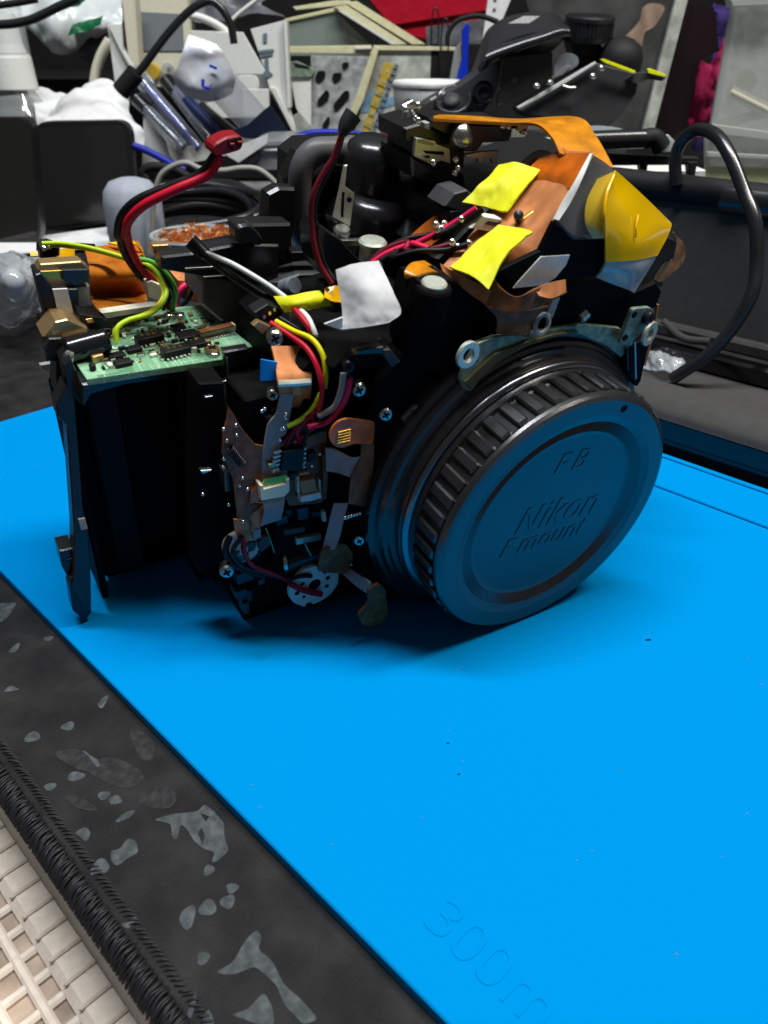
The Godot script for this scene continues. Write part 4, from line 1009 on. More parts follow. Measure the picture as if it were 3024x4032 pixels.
	for q in [[[Vector3(-0.04613, 0.01405, -0.0252), Vector3(-0.04444, 0.01404, -0.0252), Vector3(-0.04424, 0.01195, -0.0252), Vector3(-0.04595, 0.01197, -0.0252)], "chip_black"], [[Vector3(-0.05014, 0.01038, -0.0252), Vector3(-0.04902, 0.01026, -0.0252), Vector3(-0.04887, 0.00855, -0.0252), Vector3(-0.04999, 0.00865, -0.0252)], "chip_black"], [[Vector3(-0.04845, 0.00923, -0.0252), Vector3(-0.04794, 0.00917, -0.0252), Vector3(-0.04777, 0.00494, -0.0252), Vector3(-0.04829, 0.00491, -0.0252)], "pin_white"], [[Vector3(-0.04366, 0.00694, -0.0252), Vector3(-0.04322, 0.00694, -0.0252), Vector3(-0.043, 0.00374, -0.0252), Vector3(-0.04342, 0.0038, -0.0252)], "pin_white"], [[Vector3(-0.05448, 0.014, -0.0252), Vector3(-0.05287, 0.01384, -0.0252), Vector3(-0.05277, 0.01289, -0.0252), Vector3(-0.05438, 0.01306, -0.0252)], "brass"], [[Vector3(-0.04798, 0.00019, -0.026), Vector3(-0.04546, -0.00008, -0.026), Vector3(-0.04518, -0.00341, -0.026), Vector3(-0.04771, -0.00305, -0.026)], "dark_metal"], [[Vector3(-0.04467, -0.00181, -0.026), Vector3(-0.04254, -0.00219, -0.026), Vector3(-0.04233, -0.00369, -0.026), Vector3(-0.04449, -0.0033, -0.026)], "dark_metal"], [[Vector3(-0.04206, -0.00271, -0.026), Vector3(-0.04129, -0.0028, -0.026), Vector3(-0.04093, -0.00563, -0.026), Vector3(-0.04175, -0.00556, -0.026)], "connector_cream"], [[Vector3(-0.05091, -0.00457, -0.026), Vector3(-0.04612, -0.00523, -0.026), Vector3(-0.04594, -0.00675, -0.026), Vector3(-0.05076, -0.00607, -0.026)], "grey_dark"], [[Vector3(-0.05674, -0.00563, -0.026), Vector3(-0.05442, -0.00471, -0.026), Vector3(-0.05388, -0.00744, -0.026), Vector3(-0.05624, -0.00872, -0.026)], "grey_dark"], [[Vector3(-0.05778, -0.00207, -0.026), Vector3(-0.05609, -0.00199, -0.026), Vector3(-0.056, -0.00448, -0.026), Vector3(-0.05772, -0.0049, -0.026)], "pale_grey"]]:
		pz("small_part", M[q[1]], q[0], 1.2, 0.15)
	for k in 8:
		var a: Vector3 = Vector3(-0.05352, 0.01201, -0.025) + V3(k * 0.9, 0, 0)
		blob(a, 0.22, M.pin_white)
	# round contact cable on the right
	var pad := pz("contact_cable", M.flex_orange, rounded([Vector3(-0.04507, 0.02125, -0.019), Vector3(-0.04472, 0.02316, -0.019), Vector3(-0.04344, 0.02452, -0.019), Vector3(-0.04157, 0.02475, -0.019), Vector3(-0.03531, 0.02241, -0.019), Vector3(-0.03521, 0.0171, -0.019), Vector3(-0.03804, 0.01799, -0.019), Vector3(-0.03983, 0.0186, -0.019), Vector3(-0.04203, 0.01808, -0.019), Vector3(-0.04401, 0.01916, -0.019)], 0.001, 2), 0.4, 0.1)
	for k in 5:
		tube(pad, "contact_strip", M.gold, [Vector3(-0.04324, 0.02212, -0.0189), Vector3(-0.0406, 0.02209, -0.0189)].map(func(p): return p + V3(0, -0.62 * k, 0)), 0.00016, 5)
	sheet(cam, "flat_cable", M.flex_brown, [[Vector3(-0.03781, 0.01786, -0.0194), Vector3(-0.0379, 0.01422, -0.0194), Vector3(-0.03953, 0.0103, -0.0194), Vector3(-0.03983, 0.00384, -0.0194)], [Vector3(-0.03509, 0.017, -0.0192), Vector3(-0.03484, 0.01284, -0.0192), Vector3(-0.03514, 0.00547, -0.0192), Vector3(-0.03626, 0.00211, -0.0192)]], 0.0004, 5)
	sheet(cam, "flat_cable", M.flex_grey, [[Vector3(-0.04269, 0.01501, -0.0245), Vector3(-0.04177, 0.0154, -0.023), Vector3(-0.03932, 0.01429, -0.0205), Vector3(-0.03746, 0.01452, -0.0196)], [Vector3(-0.04234, 0.00936, -0.0245), Vector3(-0.04094, 0.00956, -0.023), Vector3(-0.04026, 0.01007, -0.021), Vector3(-0.03887, 0.00962, -0.02)]], 0.0004, 5)
	sheet(cam, "flat_cable", M.flex_grey, [[Vector3(-0.04167, 0.00248, -0.022), Vector3(-0.04235, -0.00067, -0.022), Vector3(-0.04309, -0.00501, -0.022), Vector3(-0.04406, -0.00979, -0.022)], [Vector3(-0.03947, 0.00328, -0.02), Vector3(-0.04022, -0.00059, -0.02), Vector3(-0.04096, -0.0053, -0.02), Vector3(-0.04193, -0.00823, -0.02)]], 0.0004, 5)
	pz("flat_cable", M.flex_brown, rounded([Vector3(-0.04481, -0.00816, -0.0206), Vector3(-0.04163, -0.00779, -0.0206), Vector3(-0.03918, -0.00828, -0.0206), Vector3(-0.037, -0.01183, -0.0206), Vector3(-0.03718, -0.01517, -0.0206), Vector3(-0.03868, -0.0174, -0.0206), Vector3(-0.04164, -0.01609, -0.0206), Vector3(-0.04565, -0.01388, -0.0206)], 0.001, 3), 0.5, 0.1)
	sheet(cam, "flat_cable", M.flex_grey, [[Vector3(-0.03747, -0.01658, -0.021), Vector3(-0.0372, -0.01519, -0.017), Vector3(-0.03679, -0.01418, -0.013)], [Vector3(-0.0391, -0.01769, -0.021), Vector3(-0.03798, -0.01802, -0.017), Vector3(-0.03729, -0.01717, -0.013)]], 0.0004, 4)
	pz("flat_cable", M.flex_brown, rounded([Vector3(-0.03768, -0.01577, -0.0126), Vector3(-0.03522, -0.01457, -0.0126), Vector3(-0.03301, -0.01741, -0.0126), Vector3(-0.03148, -0.02635, -0.0126), Vector3(-0.03363, -0.02898, -0.0126), Vector3(-0.03783, -0.02694, -0.0126), Vector3(-0.03961, -0.02253, -0.0126), Vector3(-0.03707, -0.01962, -0.0126)], 0.001, 3), 0.6, 0.1)
	for k in 6:
		blob(Vector3(-0.04051, 0.00055, -0.019).lerp(Vector3(-0.03703, 0.00062, -0.019), k / 5.0), 0.45, M.solder)
	# white gear plate with slots
	var pl := pz("gear_plate", M.white_plastic, rounded([Vector3(-0.05002, -0.02217, -0.0256), Vector3(-0.04893, -0.01981, -0.0256), Vector3(-0.04642, -0.01726, -0.0256), Vector3(-0.04355, -0.01725, -0.0256), Vector3(-0.03952, -0.02071, -0.0256), Vector3(-0.0374, -0.02179, -0.0256), Vector3(-0.03745, -0.02553, -0.0256), Vector3(-0.03921, -0.02819, -0.0256), Vector3(-0.04155, -0.0293, -0.0256), Vector3(-0.0439, -0.02963, -0.0256), Vector3(-0.04419, -0.02876, -0.0256), Vector3(-0.04543, -0.0282, -0.0256), Vector3(-0.0459, -0.02957, -0.0256), Vector3(-0.04856, -0.02707, -0.0256), Vector3(-0.04986, -0.02451, -0.0256)], 0.0006, 2), 1.0, 0.2)
	pl.set_meta("label", "white round gear plate with holes, hanging low")
	for h in [[Vector3(-0.04361, -0.02301, -0.0255), 1.5, 1.15], [Vector3(-0.04033, -0.02234, -0.0255), 0.55, 1.0], [Vector3(-0.04047, -0.0249, -0.0255), 0.5, 1.0], [Vector3(-0.04666, -0.02149, -0.0255), 0.5, 1.0], [Vector3(-0.04108, -0.01998, -0.0255), 0.6, 1.0], [Vector3(-0.04627, -0.02581, -0.0255), 0.4, 1.0], [Vector3(-0.04798, -0.02388, -0.0255), 0.6, 1.0]]:
		lathe(pl, "hole", M.black_flat, [Vector2(0, -0.0005), Vector2(h[1] * 0.001, -0.0005), Vector2(h[1] * 0.001, 0.00005), Vector2(0, 0.00005)], h[0], Vector3(0, 0, 1), 14)
	lathe(cam, "gear", M.white_plastic, [Vector2(0, -0.001), Vector2(0.0038, -0.001), Vector2(0.0038, 0.0002), Vector2(0.0034, 0.0004), Vector2(0.0016, 0.0004), Vector2(0.0014, 0.001), Vector2(0, 0.001)], Vector3(-0.05947, -0.00847, -0.029), Vector3(-0.25, 0.1, 1), 26)
	# motor with its shaft
	lathe(cam, "motor", M.dark_metal, [Vector2(0, -0.0045), Vector2(0.0019, -0.0045), Vector2(0.0021, -0.0042), Vector2(0.0021, 0.0045), Vector2(0, 0.0045)], Vector3(-0.0453, -0.01562, -0.028), Vector3(1, 0.1, 0), 22)
	lathe(cam, "motor_ring", M.steel, [Vector2(0.0013, -0.0004), Vector2(0.0023, -0.0004), Vector2(0.0023, 0.0004), Vector2(0.0013, 0.0004), Vector2(0.0013, -0.0004)], Vector3(-0.05023, -0.01438, -0.027), Vector3(1, 0.1, 0.35), 20)
	pz("shutter_bar", M.pale_steel, [Vector3(-0.04805, -0.00799, -0.026), Vector3(-0.04217, -0.0088, -0.026), Vector3(-0.04202, -0.01051, -0.026), Vector3(-0.04804, -0.00973, -0.026)], 1.0, 0.15)
	tube(cam, "lever_pin", M.steel, [Vector3(-0.04617, -0.00975, -0.0256), Vector3(-0.04475, -0.01371, -0.0256)], 0.00025, 6)
	tube(cam, "lever_pin", M.brass, [Vector3(-0.05475, -0.00287, -0.0265), Vector3(-0.05387, -0.00639, -0.0265), Vector3(-0.05295, -0.01034, -0.0265)], 0.00018, 6)
	bx("gearbox", M.deep_black, -53, -41, -14, -4, -33, -27)
	bx("gearbox", M.deep_black, -54, -40, -28, -15, -36, -29)
	pz("latch_patch", M.dark_metal, [Vector3(-0.05417, 0.02514, -0.039), Vector3(-0.05154, 0.02555, -0.039), Vector3(-0.05184, 0.02342, -0.039), Vector3(-0.05418, 0.02351, -0.039)], 2.0, 0.3)
	pz("latch_patch", M.black_satin, [Vector3(-0.05677, 0.0308, -0.04), Vector3(-0.05181, 0.03071, -0.04), Vector3(-0.05165, 0.02686, -0.04), Vector3(-0.05613, 0.02718, -0.04)], 2.0, 0.4)
	tube(cam, "edge_trim", M.steel, [Vector3(-0.05677, 0.03045, -0.0385), Vector3(-0.05678, 0.02809, -0.0385), Vector3(-0.05687, 0.02539, -0.0385)], 0.00018, 5)
	tube(cam, "edge_trim", M.steel, [Vector3(-0.05953, 0.02574, -0.0385), Vector3(-0.05722, 0.02553, -0.0385)], 0.0002, 5)
	# screws and odd bright bits
	for s in [[Vector3(-0.06376, -0.01067, -0.026), 1.55, "steel"], [Vector3(-0.0328, 0.02317, -0.0196), 1.35, "steel"], [Vector3(-0.03825, 0.02901, -0.021), 1.4, "steel"], [Vector3(-0.03649, -0.00738, -0.0196), 1.2, "steel"], [Vector3(-0.05222, 0.02725, -0.028), 1.1, "steel"], [Vector3(-0.04238, 0.0108, -0.028), 0.8, "solder"], [Vector3(-0.05257, 0.03958, -0.026), 1.4, "steel"], [Vector3(-0.04122, 0.03491, -0.02), 1.1, "dark_metal"]]:
		screw(cam, s[0], Vector3(-0.35, 0.15, 1), s[1] * 0.001, M[s[2]])
	for s in [Vector3(-0.05423, 0.02518, -0.027), Vector3(-0.0548, 0.02484, -0.027), Vector3(-0.06679, 0.00877, -0.028), Vector3(-0.05949, 0.01175, -0.026), Vector3(-0.06014, 0.01009, -0.026), Vector3(-0.06215, 0.00541, -0.027), Vector3(-0.0602, 0.00393, -0.027), Vector3(-0.06262, 0.02358, -0.026), Vector3(-0.06027, 0.0238, -0.026), Vector3(-0.06024, 0.0217, -0.026), Vector3(-0.06214, 0.02094, -0.026), Vector3(-0.06289, 0.01712, -0.026), Vector3(-0.06306, 0.0154, -0.026), Vector3(-0.05092, 0.02441, -0.025), Vector3(-0.05184, 0.02138, -0.025), Vector3(-0.05212, 0.01899, -0.025), Vector3(-0.05132, 0.02139, -0.025), Vector3(-0.04532, 0.01113, -0.025), Vector3(-0.04367, 0.01348, -0.025), Vector3(-0.05892, 0.00962, -0.025), Vector3(-0.03511, -0.0189, -0.024), Vector3(-0.06014, 0.00193, -0.025), Vector3(-0.05098, 0.02357, -0.025)]:
		blob(s, 0.38, M.solder)
	pz("edge_trim", M.steel, [Vector3(-0.06652, 0.01353, -0.029), Vector3(-0.06441, 0.01314, -0.029), Vector3(-0.06474, 0.01284, -0.029), Vector3(-0.06615, 0.01266, -0.029)], 1.0, 0.1)
	pz("edge_trim", M.steel, [Vector3(-0.06463, 0.02902, -0.029), Vector3(-0.06326, 0.02891, -0.029), Vector3(-0.06327, 0.0287, -0.029), Vector3(-0.0646, 0.0288, -0.029)], 0.5, 0.05)
	tube(cam, "coil_spring", M.dark_metal, spring(Vector3(-0.06194, 0.01984, -0.0254), Vector3(-0.0596, 0.01537, -0.0254), 0.0007, 9), 0.00016, 5)
	var r := RandomNumberGenerator.new()
	r.seed = 21
	for k in 46:
		var p := V3(r.randf_range(-61, -43), r.randf_range(-26, 22), -29.4)
		bx("fitting", [M.black_plastic, M.black_satin, M.dark_metal, M.black_plastic][k % 4], p.x * 1000 - r.randf_range(0.4, 2.2), p.x * 1000 + r.randf_range(0.4, 2.2), p.y * 1000 - r.randf_range(0.3, 2.5), p.y * 1000 + r.randf_range(0.3, 1.5), -31, -29.5 + r.randf_range(0, 2.2), 0.15)

func spring(a: Vector3, b: Vector3, r: float, turns: int) -> Array:
	var bas := frame_of(b - a)
	var out := []
	for k in turns * 6 + 1:
		var t := TAU * k / 6.0
		out.append(a.lerp(b, float(k) / (turns * 6)) + (bas.x * cos(t) + bas.y * sin(t)) * r)
	return out

func build_mount() -> void:
	# black mirror box front
	prism(cam, "mirror_box", M.deep_black, [V3(-35, 30, -20), V3(-30, 35, -20), V3(22, 36, -20), V3(35, 30, -20), V3(36, -20, -20), V3(28, -30, -20), V3(-26, -32, -20), V3(-34, -24, -20), V3(-35, 10, -20)], V3(0, 0, -40), 0.0008)
	prism(cam, "mirror_box", M.deep_black, [V3(-47, 32, -27), V3(-43, 35, -27), V3(-30, 35, -27), V3(-30, -33, -27), V3(-44, -32, -27), V3(-46, -24, -27)], V3(0, 0, -30), 0.0008)
	prism(cam, "box_shelf", M.deep_black, [V3(-43.5, 34, -22), V3(-41, 35.8, -22), V3(-32.5, 35.8, -22), V3(-29, 33, -22), V3(-29, 29, -22), V3(-35, 32, -22), V3(-42.5, 32.5, -22)], V3(0, 0, -9), 0.0006)
	pz("flange_and_highlight", M.black_satin, [Vector3(-0.04086, 0.03844, -0.0185), Vector3(-0.03528, 0.03825, -0.0185), Vector3(-0.03406, 0.03752, -0.0185), Vector3(-0.03137, 0.03442, -0.0185), Vector3(-0.03318, 0.03358, -0.0185), Vector3(-0.03555, 0.03683, -0.0185), Vector3(-0.04081, 0.03767, -0.0185)], 1.5, 0.3)
	pz("flange_and_highlight", M.grey_dark, [Vector3(-0.03553, 0.03785, -0.018), Vector3(-0.0341, 0.03777, -0.018), Vector3(-0.03157, 0.03463, -0.018), Vector3(-0.03311, 0.03415, -0.018), Vector3(-0.03497, 0.03618, -0.018)], 1.2, 0.3)  # grey patch stands in for a highlight on the rounded flange
	pz("flange_and_highlight", M.grey_dark, [Vector3(-0.02999, 0.02236, -0.0175), Vector3(-0.02798, 0.02431, -0.0175), Vector3(-0.02223, 0.02547, -0.0175), Vector3(-0.02324, 0.02294, -0.0175), Vector3(-0.02696, 0.01978, -0.0175), Vector3(-0.02937, 0.02085, -0.0175)], 1.0, 0.3)  # another highlight laid on as a grey patch
	# rings of the bayonet
	lathe(cam, "mount_ring", M.black_satin, [Vector2(0.036, -0.021), Vector2(0.0365, -0.0165), Vector2(0.0355, -0.0158), Vector2(0.0345, -0.0158), Vector2(0.034, -0.0148), Vector2(0.0332, -0.0145), Vector2(0.0328, -0.0138), Vector2(0.0318, -0.0136), Vector2(0.0316, -0.0125), Vector2(0.031, -0.0118), Vector2(0.0308, -0.0108), Vector2(0.02, -0.0106)], Vector3.ZERO, Vector3(0, 0, 1), 96)
	lathe(cam, "bayonet", M.bayonet_steel, [Vector2(0.0309, -0.0122), Vector2(0.0314, -0.0119), Vector2(0.0316, -0.0112), Vector2(0.0312, -0.0105), Vector2(0.0303, -0.0104)], Vector3.ZERO, Vector3(0, 0, 1), 96, false)
	var mp := pz("mount_plate", M.pale_green, [Vector3(-0.02052, 0.03078, -0.014), Vector3(-0.02018, 0.03321, -0.014), Vector3(-0.0179, 0.03781, -0.014), Vector3(-0.01416, 0.03832, -0.014), Vector3(-0.00158, 0.03749, -0.014), Vector3(0.00769, 0.03713, -0.014), Vector3(0.01899, 0.0343, -0.014), Vector3(0.02462, 0.03012, -0.014), Vector3(0.02204, 0.02697, -0.014), Vector3(0.01648, 0.03072, -0.014), Vector3(0.00728, 0.03515, -0.014), Vector3(0.0009, 0.03579, -0.014), Vector3(-0.00594, 0.03546, -0.014), Vector3(-0.01222, 0.03367, -0.014), Vector3(-0.01545, 0.03117, -0.014), Vector3(-0.01729, 0.02741, -0.014), Vector3(-0.01936, 0.02857, -0.014)], 1.0, 0.2)
	mp.set_meta("label", "pale green-white mount plate above the cap")
	pz("mount_gasket", M.olive, [Vector3(-0.02007, 0.03069, -0.0132), Vector3(-0.0141, 0.03526, -0.0132), Vector3(-0.0068, 0.03633, -0.0132), Vector3(-0.00005, 0.03676, -0.0132), Vector3(0.00621, 0.03627, -0.0132), Vector3(0.00637, 0.03578, -0.0132), Vector3(0.00015, 0.03605, -0.0132), Vector3(-0.00654, 0.03529, -0.0132), Vector3(-0.01275, 0.03334, -0.0132), Vector3(-0.01601, 0.03108, -0.0132), Vector3(-0.01802, 0.02827, -0.0132)], 1.2, 0.2)
	var wa := S()
	a_ring(wa, Vector3(-0.02258, 0.038, -0.011), Vector3(0.1, 0.05, 1), 0.00125, 0.00255, 0.0007)
	put(cam, "washer", wa, M.pale_steel)
	wa = S()
	a_ring(wa, Vector3(0.02427, 0.03369, -0.011), Vector3(0.25, 0.05, 1), 0.00125, 0.0026, 0.0007)
	put(cam, "washer", wa, M.pale_steel)
	blob(Vector3(-0.01944, 0.03578, -0.012), 0.6, M.black_satin, "rivet", 0.3)
	var pr := pz("corner_plate", M.pale_green, rounded([Vector3(0.01859, 0.03948, -0.012), Vector3(0.02376, 0.03898, -0.012), Vector3(0.02541, 0.0378, -0.012), Vector3(0.02652, 0.03509, -0.012), Vector3(0.02485, 0.03441, -0.012), Vector3(0.02095, 0.03121, -0.012), Vector3(0.01921, 0.03132, -0.012), Vector3(0.01751, 0.03224, -0.012), Vector3(0.01785, 0.03363, -0.012)], 0.0008, 3), 0.9, 0.15)
	pr.set_meta("label", "pale green corner plate with three holes")
	for h in [Vector3(0.01949, 0.03809, -0.0119), Vector3(0.01883, 0.03318, -0.0119)]:
		lathe(pr, "hole", M.black_flat, [Vector2(0, -0.0005), Vector2(0.0007, -0.0005), Vector2(0.0007, 0.0001), Vector2(0, 0.0001)], h, Vector3(0, 0, 1), 12)
	screw(pr, Vector3(0.02344, 0.03695, -0.0116), Vector3(0.1, 0.1, 1), 0.0014, M.dark_metal)
	tube(cam, "guide_rod", M.steel, [Vector3(0.02273, 0.03142, -0.0125), Vector3(0.02681, 0.02173, -0.0125)], 0.00035, 8)
	tube(cam, "guide_rod", M.dark_metal, [Vector3(0.02204, 0.02975, -0.0135), Vector3(0.02453, 0.0238, -0.0135)], 0.0004, 8)
	pz("side_post", M.deep_black, [Vector3(0.02248, 0.02965, -0.014), Vector3(0.02662, 0.02988, -0.014), Vector3(0.02943, 0.03037, -0.014), Vector3(0.03106, 0.01929, -0.014), Vector3(0.03039, 0.01797, -0.014), Vector3(0.02521, 0.02294, -0.014)], 6.0, 0.4)
	pz("side_strip", M.flex_copper, [Vector3(0.0362, 0.03413, -0.02), Vector3(0.03675, 0.03405, -0.02), Vector3(0.03761, 0.02981, -0.02), Vector3(0.03824, 0.02689, -0.02), Vector3(0.03856, 0.02396, -0.02), Vector3(0.03898, 0.01846, -0.02), Vector3(0.03813, 0.01863, -0.02), Vector3(0.038, 0.02383, -0.02), Vector3(0.03775, 0.02698, -0.02)], 0.8, 0.1)
	tube(cam, "mount_lug", M.steel, [Vector3(0.00562, 0.03918, -0.013), Vector3(0.00682, 0.04022, -0.013)], 0.0012, 8)
	# lever between the prism and the mount: white ear with an eye
	wa = S()
	a_ring(wa, Vector3(-0.00487, 0.0401, -0.0125), Vector3(0.1, 0.1, 1), 0.0014, 0.0022, 0.0006)
	a_prism(wa, [Vector3(-0.00325, 0.0443, -0.0125), Vector3(-0.00178, 0.04532, -0.0125), Vector3(-0.00156, 0.04458, -0.0125), Vector3(-0.00222, 0.04069, -0.0125), Vector3(-0.00372, 0.04204, -0.0125)], V3(0, 0, -0.6), 0.0001)
	put(cam, "ear_lug", wa, M.pale_grey)

func build_top() -> void:
	# black casting under the prism
	pz("prism_casting", M.deep_black, [Vector3(-0.03052, 0.04458, -0.019), Vector3(-0.02924, 0.04936, -0.019), Vector3(-0.0223, 0.04873, -0.019), Vector3(-0.01398, 0.04303, -0.019), Vector3(-0.01062, 0.0392, -0.019), Vector3(-0.01061, 0.03502, -0.019), Vector3(-0.0096, 0.03445, -0.019), Vector3(-0.01699, 0.03196, -0.019), Vector3(-0.01792, 0.03484, -0.019), Vector3(-0.01808, 0.02821, -0.019), Vector3(-0.02693, 0.03127, -0.019), Vector3(-0.02994, 0.03638, -0.019)], 6.0, 0.8)
	pz("prism_casting", M.deep_black, [Vector3(-0.01643, 0.04433, -0.016), Vector3(-0.00931, 0.04605, -0.016), Vector3(0.00208, 0.04619, -0.016), Vector3(0.01038, 0.04577, -0.016), Vector3(0.02197, 0.0407, -0.016), Vector3(0.02823, 0.04216, -0.016), Vector3(0.03117, 0.03974, -0.016), Vector3(0.03092, 0.03589, -0.016), Vector3(0.02072, 0.03447, -0.016), Vector3(0.00554, 0.03468, -0.016), Vector3(-0.00869, 0.03609, -0.016), Vector3(-0.01242, 0.03714, -0.016)], 12.0, 0.8)
	pz("prism_casting", M.deep_black, [Vector3(0.00098, 0.0455, -0.015), Vector3(0.00966, 0.0459, -0.015), Vector3(0.02079, 0.04122, -0.015), Vector3(0.01813, 0.04013, -0.015), Vector3(0.00331, 0.03922, -0.015), Vector3(-0.00556, 0.03827, -0.015), Vector3(-0.00789, 0.04052, -0.015)], 1.2, 0.4)
	pz("prism_side", M.black_plastic, [Vector3(0.02287, 0.06124, -0.034), Vector3(0.04951, 0.04435, -0.034), Vector3(0.05468, 0.02983, -0.034), Vector3(0.04304, 0.02921, -0.034), Vector3(0.01842, 0.03634, -0.034), Vector3(-0.00998, 0.0411, -0.034), Vector3(-0.01505, 0.04549, -0.034), Vector3(-0.00367, 0.05491, -0.034)], 24.0, 0.8)
	lathe(cam, "corner_post", M.deep_black, [Vector2(0.0033, -0.006), Vector2(0.0033, -0.0005), Vector2(0.003, 0), Vector2(0, 0)], Vector3(-0.02645, 0.04839, -0.018), Vector3(0, 1, 0.1), 28)
	lathe(cam, "post_screw", M.pale_steel, [Vector2(0.0023, 0), Vector2(0.0023, 0.0005), Vector2(0.002, 0.0008), Vector2(0, 0.0008)], Vector3(-0.02645, 0.04839, -0.018), Vector3(0, 1, 0.1), 24)
	# orange flat cable plate wrapped over the prism
	var op := sheet(cam, "flat_cable_plate", M.flex_copper, [[Vector3(0.00538, 0.06736, -0.02), Vector3(0.00089, 0.06295, -0.018), Vector3(-0.0038, 0.05803, -0.016), Vector3(-0.00639, 0.05333, -0.015)], [Vector3(0.00682, 0.06455, -0.03), Vector3(0.00103, 0.06061, -0.026), Vector3(-0.00608, 0.05563, -0.022), Vector3(-0.01279, 0.04968, -0.018)], [Vector3(0.00948, 0.06067, -0.038), Vector3(-0.00061, 0.05769, -0.033), Vector3(-0.01107, 0.05279, -0.028), Vector3(-0.02087, 0.04844, -0.024)]], 0.0006, 6, 0.0003, 90.0, 4)
	op.set_meta("label", "copper coloured flat cable plate over the prism with yellow tape")
	sheet(cam, "flat_cable_plate", M.flex_orange, [[Vector3(0.00459, 0.06755, -0.0192), Vector3(0.00161, 0.06474, -0.018), Vector3(-0.00016, 0.06271, -0.0172)], [Vector3(0.00579, 0.06539, -0.027), Vector3(0.00178, 0.06277, -0.025), Vector3(0.00052, 0.05962, -0.024)], [Vector3(0.0079, 0.06259, -0.035), Vector3(0.00359, 0.06179, -0.0328), Vector3(0.00169, 0.06071, -0.0312)]], 0.0002, 6)
	sheet(cam, "flat_cable_plate", M.flex_orange, [[Vector3(-0.01022, 0.05263, -0.04), Vector3(-0.01443, 0.05049, -0.04), Vector3(-0.01803, 0.04794, -0.04)], [Vector3(-0.00613, 0.05137, -0.037), Vector3(-0.011, 0.04901, -0.037), Vector3(-0.0154, 0.04661, -0.037)]], 0.0005, 5)
	pz("cable_block", M.grey_dark, [Vector3(-0.01323, 0.0548, -0.036), Vector3(-0.01127, 0.05699, -0.036), Vector3(-0.00838, 0.05742, -0.036), Vector3(-0.00385, 0.0543, -0.036), Vector3(-0.00265, 0.05278, -0.036), Vector3(-0.00614, 0.0524, -0.036)], 6.0, 0.4)
	# front edge; its upper white strip is a painted shine
	sheet(cam, "edge_and_shine", M.white_plastic, [[Vector3(0.0027, 0.06784, -0.0176), Vector3(-0.00087, 0.06457, -0.016), Vector3(-0.0037, 0.06145, -0.015), Vector3(-0.00603, 0.0589, -0.014)], [Vector3(0.00295, 0.06802, -0.0172), Vector3(-0.00001, 0.06468, -0.0154), Vector3(-0.00246, 0.06116, -0.0146), Vector3(-0.00516, 0.0587, -0.0136)]], 0.0005, 5)
	sheet(cam, "edge_and_shine", M.black_satin, [[Vector3(-0.00532, 0.05819, -0.015), Vector3(-0.00625, 0.05588, -0.0146), Vector3(-0.00755, 0.05366, -0.0142)], [Vector3(-0.0049, 0.05816, -0.0145), Vector3(-0.00556, 0.05595, -0.0142), Vector3(-0.00672, 0.0535, -0.014)]], 0.0006, 4)
	# smoked film, and the amber film taped over it
	sheet(cam, "smoked_film", M.smoked_film, [[Vector3(0.00373, 0.06761, -0.018), Vector3(-0.0003, 0.06256, -0.0165), Vector3(-0.00446, 0.05823, -0.0148), Vector3(-0.0018, 0.05537, -0.0142)], [Vector3(0.00695, 0.06621, -0.018), Vector3(0.00372, 0.06065, -0.0155), Vector3(0.0012, 0.05626, -0.014), Vector3(0.00208, 0.05486, -0.0135)], [Vector3(0.00958, 0.06463, -0.0175), Vector3(0.00629, 0.0601, -0.0145), Vector3(0.00564, 0.0562, -0.0128), Vector3(0.00607, 0.0548, -0.0124)]], 0.0003, 5)
	pz("film_seam", M.black_satin, [Vector3(-0.00602, 0.05882, -0.0133), Vector3(-0.00533, 0.05869, -0.0133), Vector3(-0.0009, 0.05549, -0.0133), Vector3(0.00681, 0.05457, -0.0133), Vector3(0.00696, 0.05415, -0.0133), Vector3(-0.0012, 0.05507, -0.0133)], 0.6, 0.1)
	var af := sheet(cam, "amber_film", M.amber_film, [[Vector3(0.00911, 0.06495, -0.017), Vector3(0.01867, 0.06033, -0.02), Vector3(0.03001, 0.05484, -0.024), Vector3(0.04227, 0.04867, -0.028)], [Vector3(0.00474, 0.0618, -0.0135), Vector3(0.01297, 0.05869, -0.015), Vector3(0.02409, 0.05429, -0.019), Vector3(0.04006, 0.04886, -0.026)], [Vector3(0.00415, 0.05792, -0.012), Vector3(0.01166, 0.05583, -0.013), Vector3(0.02102, 0.05313, -0.016), Vector3(0.036, 0.04797, -0.023)], [Vector3(0.0055, 0.05458, -0.0118), Vector3(0.0114, 0.05326, -0.0122), Vector3(0.01855, 0.0518, -0.014), Vector3(0.03153, 0.0476, -0.02)], [Vector3(0.007, 0.05061, -0.0118), Vector3(0.01193, 0.05012, -0.012), Vector3(0.01818, 0.04906, -0.0135), Vector3(0.02838, 0.04687, -0.018)]], 0.0003, 6)
	af.set_meta("label", "clear amber film bent over the prism front")
	sheet(cam, "amber_film", M.amber_film_pale, [[Vector3(0.00795, 0.06498, -0.0164), Vector3(0.00518, 0.06048, -0.0136), Vector3(0.00482, 0.05707, -0.0124), Vector3(0.0055, 0.0551, -0.012)], [Vector3(0.00427, 0.06419, -0.016), Vector3(0.00145, 0.06113, -0.0146), Vector3(0.00113, 0.05776, -0.0134), Vector3(0.00335, 0.05499, -0.013)]], 0.0002, 6)
	tube(cam, "film_crease", M.kapton, [Vector3(0.00757, 0.06468, -0.0156), Vector3(0.00463, 0.06246, -0.0134), Vector3(0.00361, 0.05931, -0.0118), Vector3(0.00482, 0.05546, -0.0114)], 0.00035, 6)
	tube(cam, "film_crease", M.kapton, [Vector3(0.01529, 0.05751, -0.0144), Vector3(0.01419, 0.05583, -0.0132), Vector3(0.01424, 0.054, -0.0126)], 0.0002, 6)
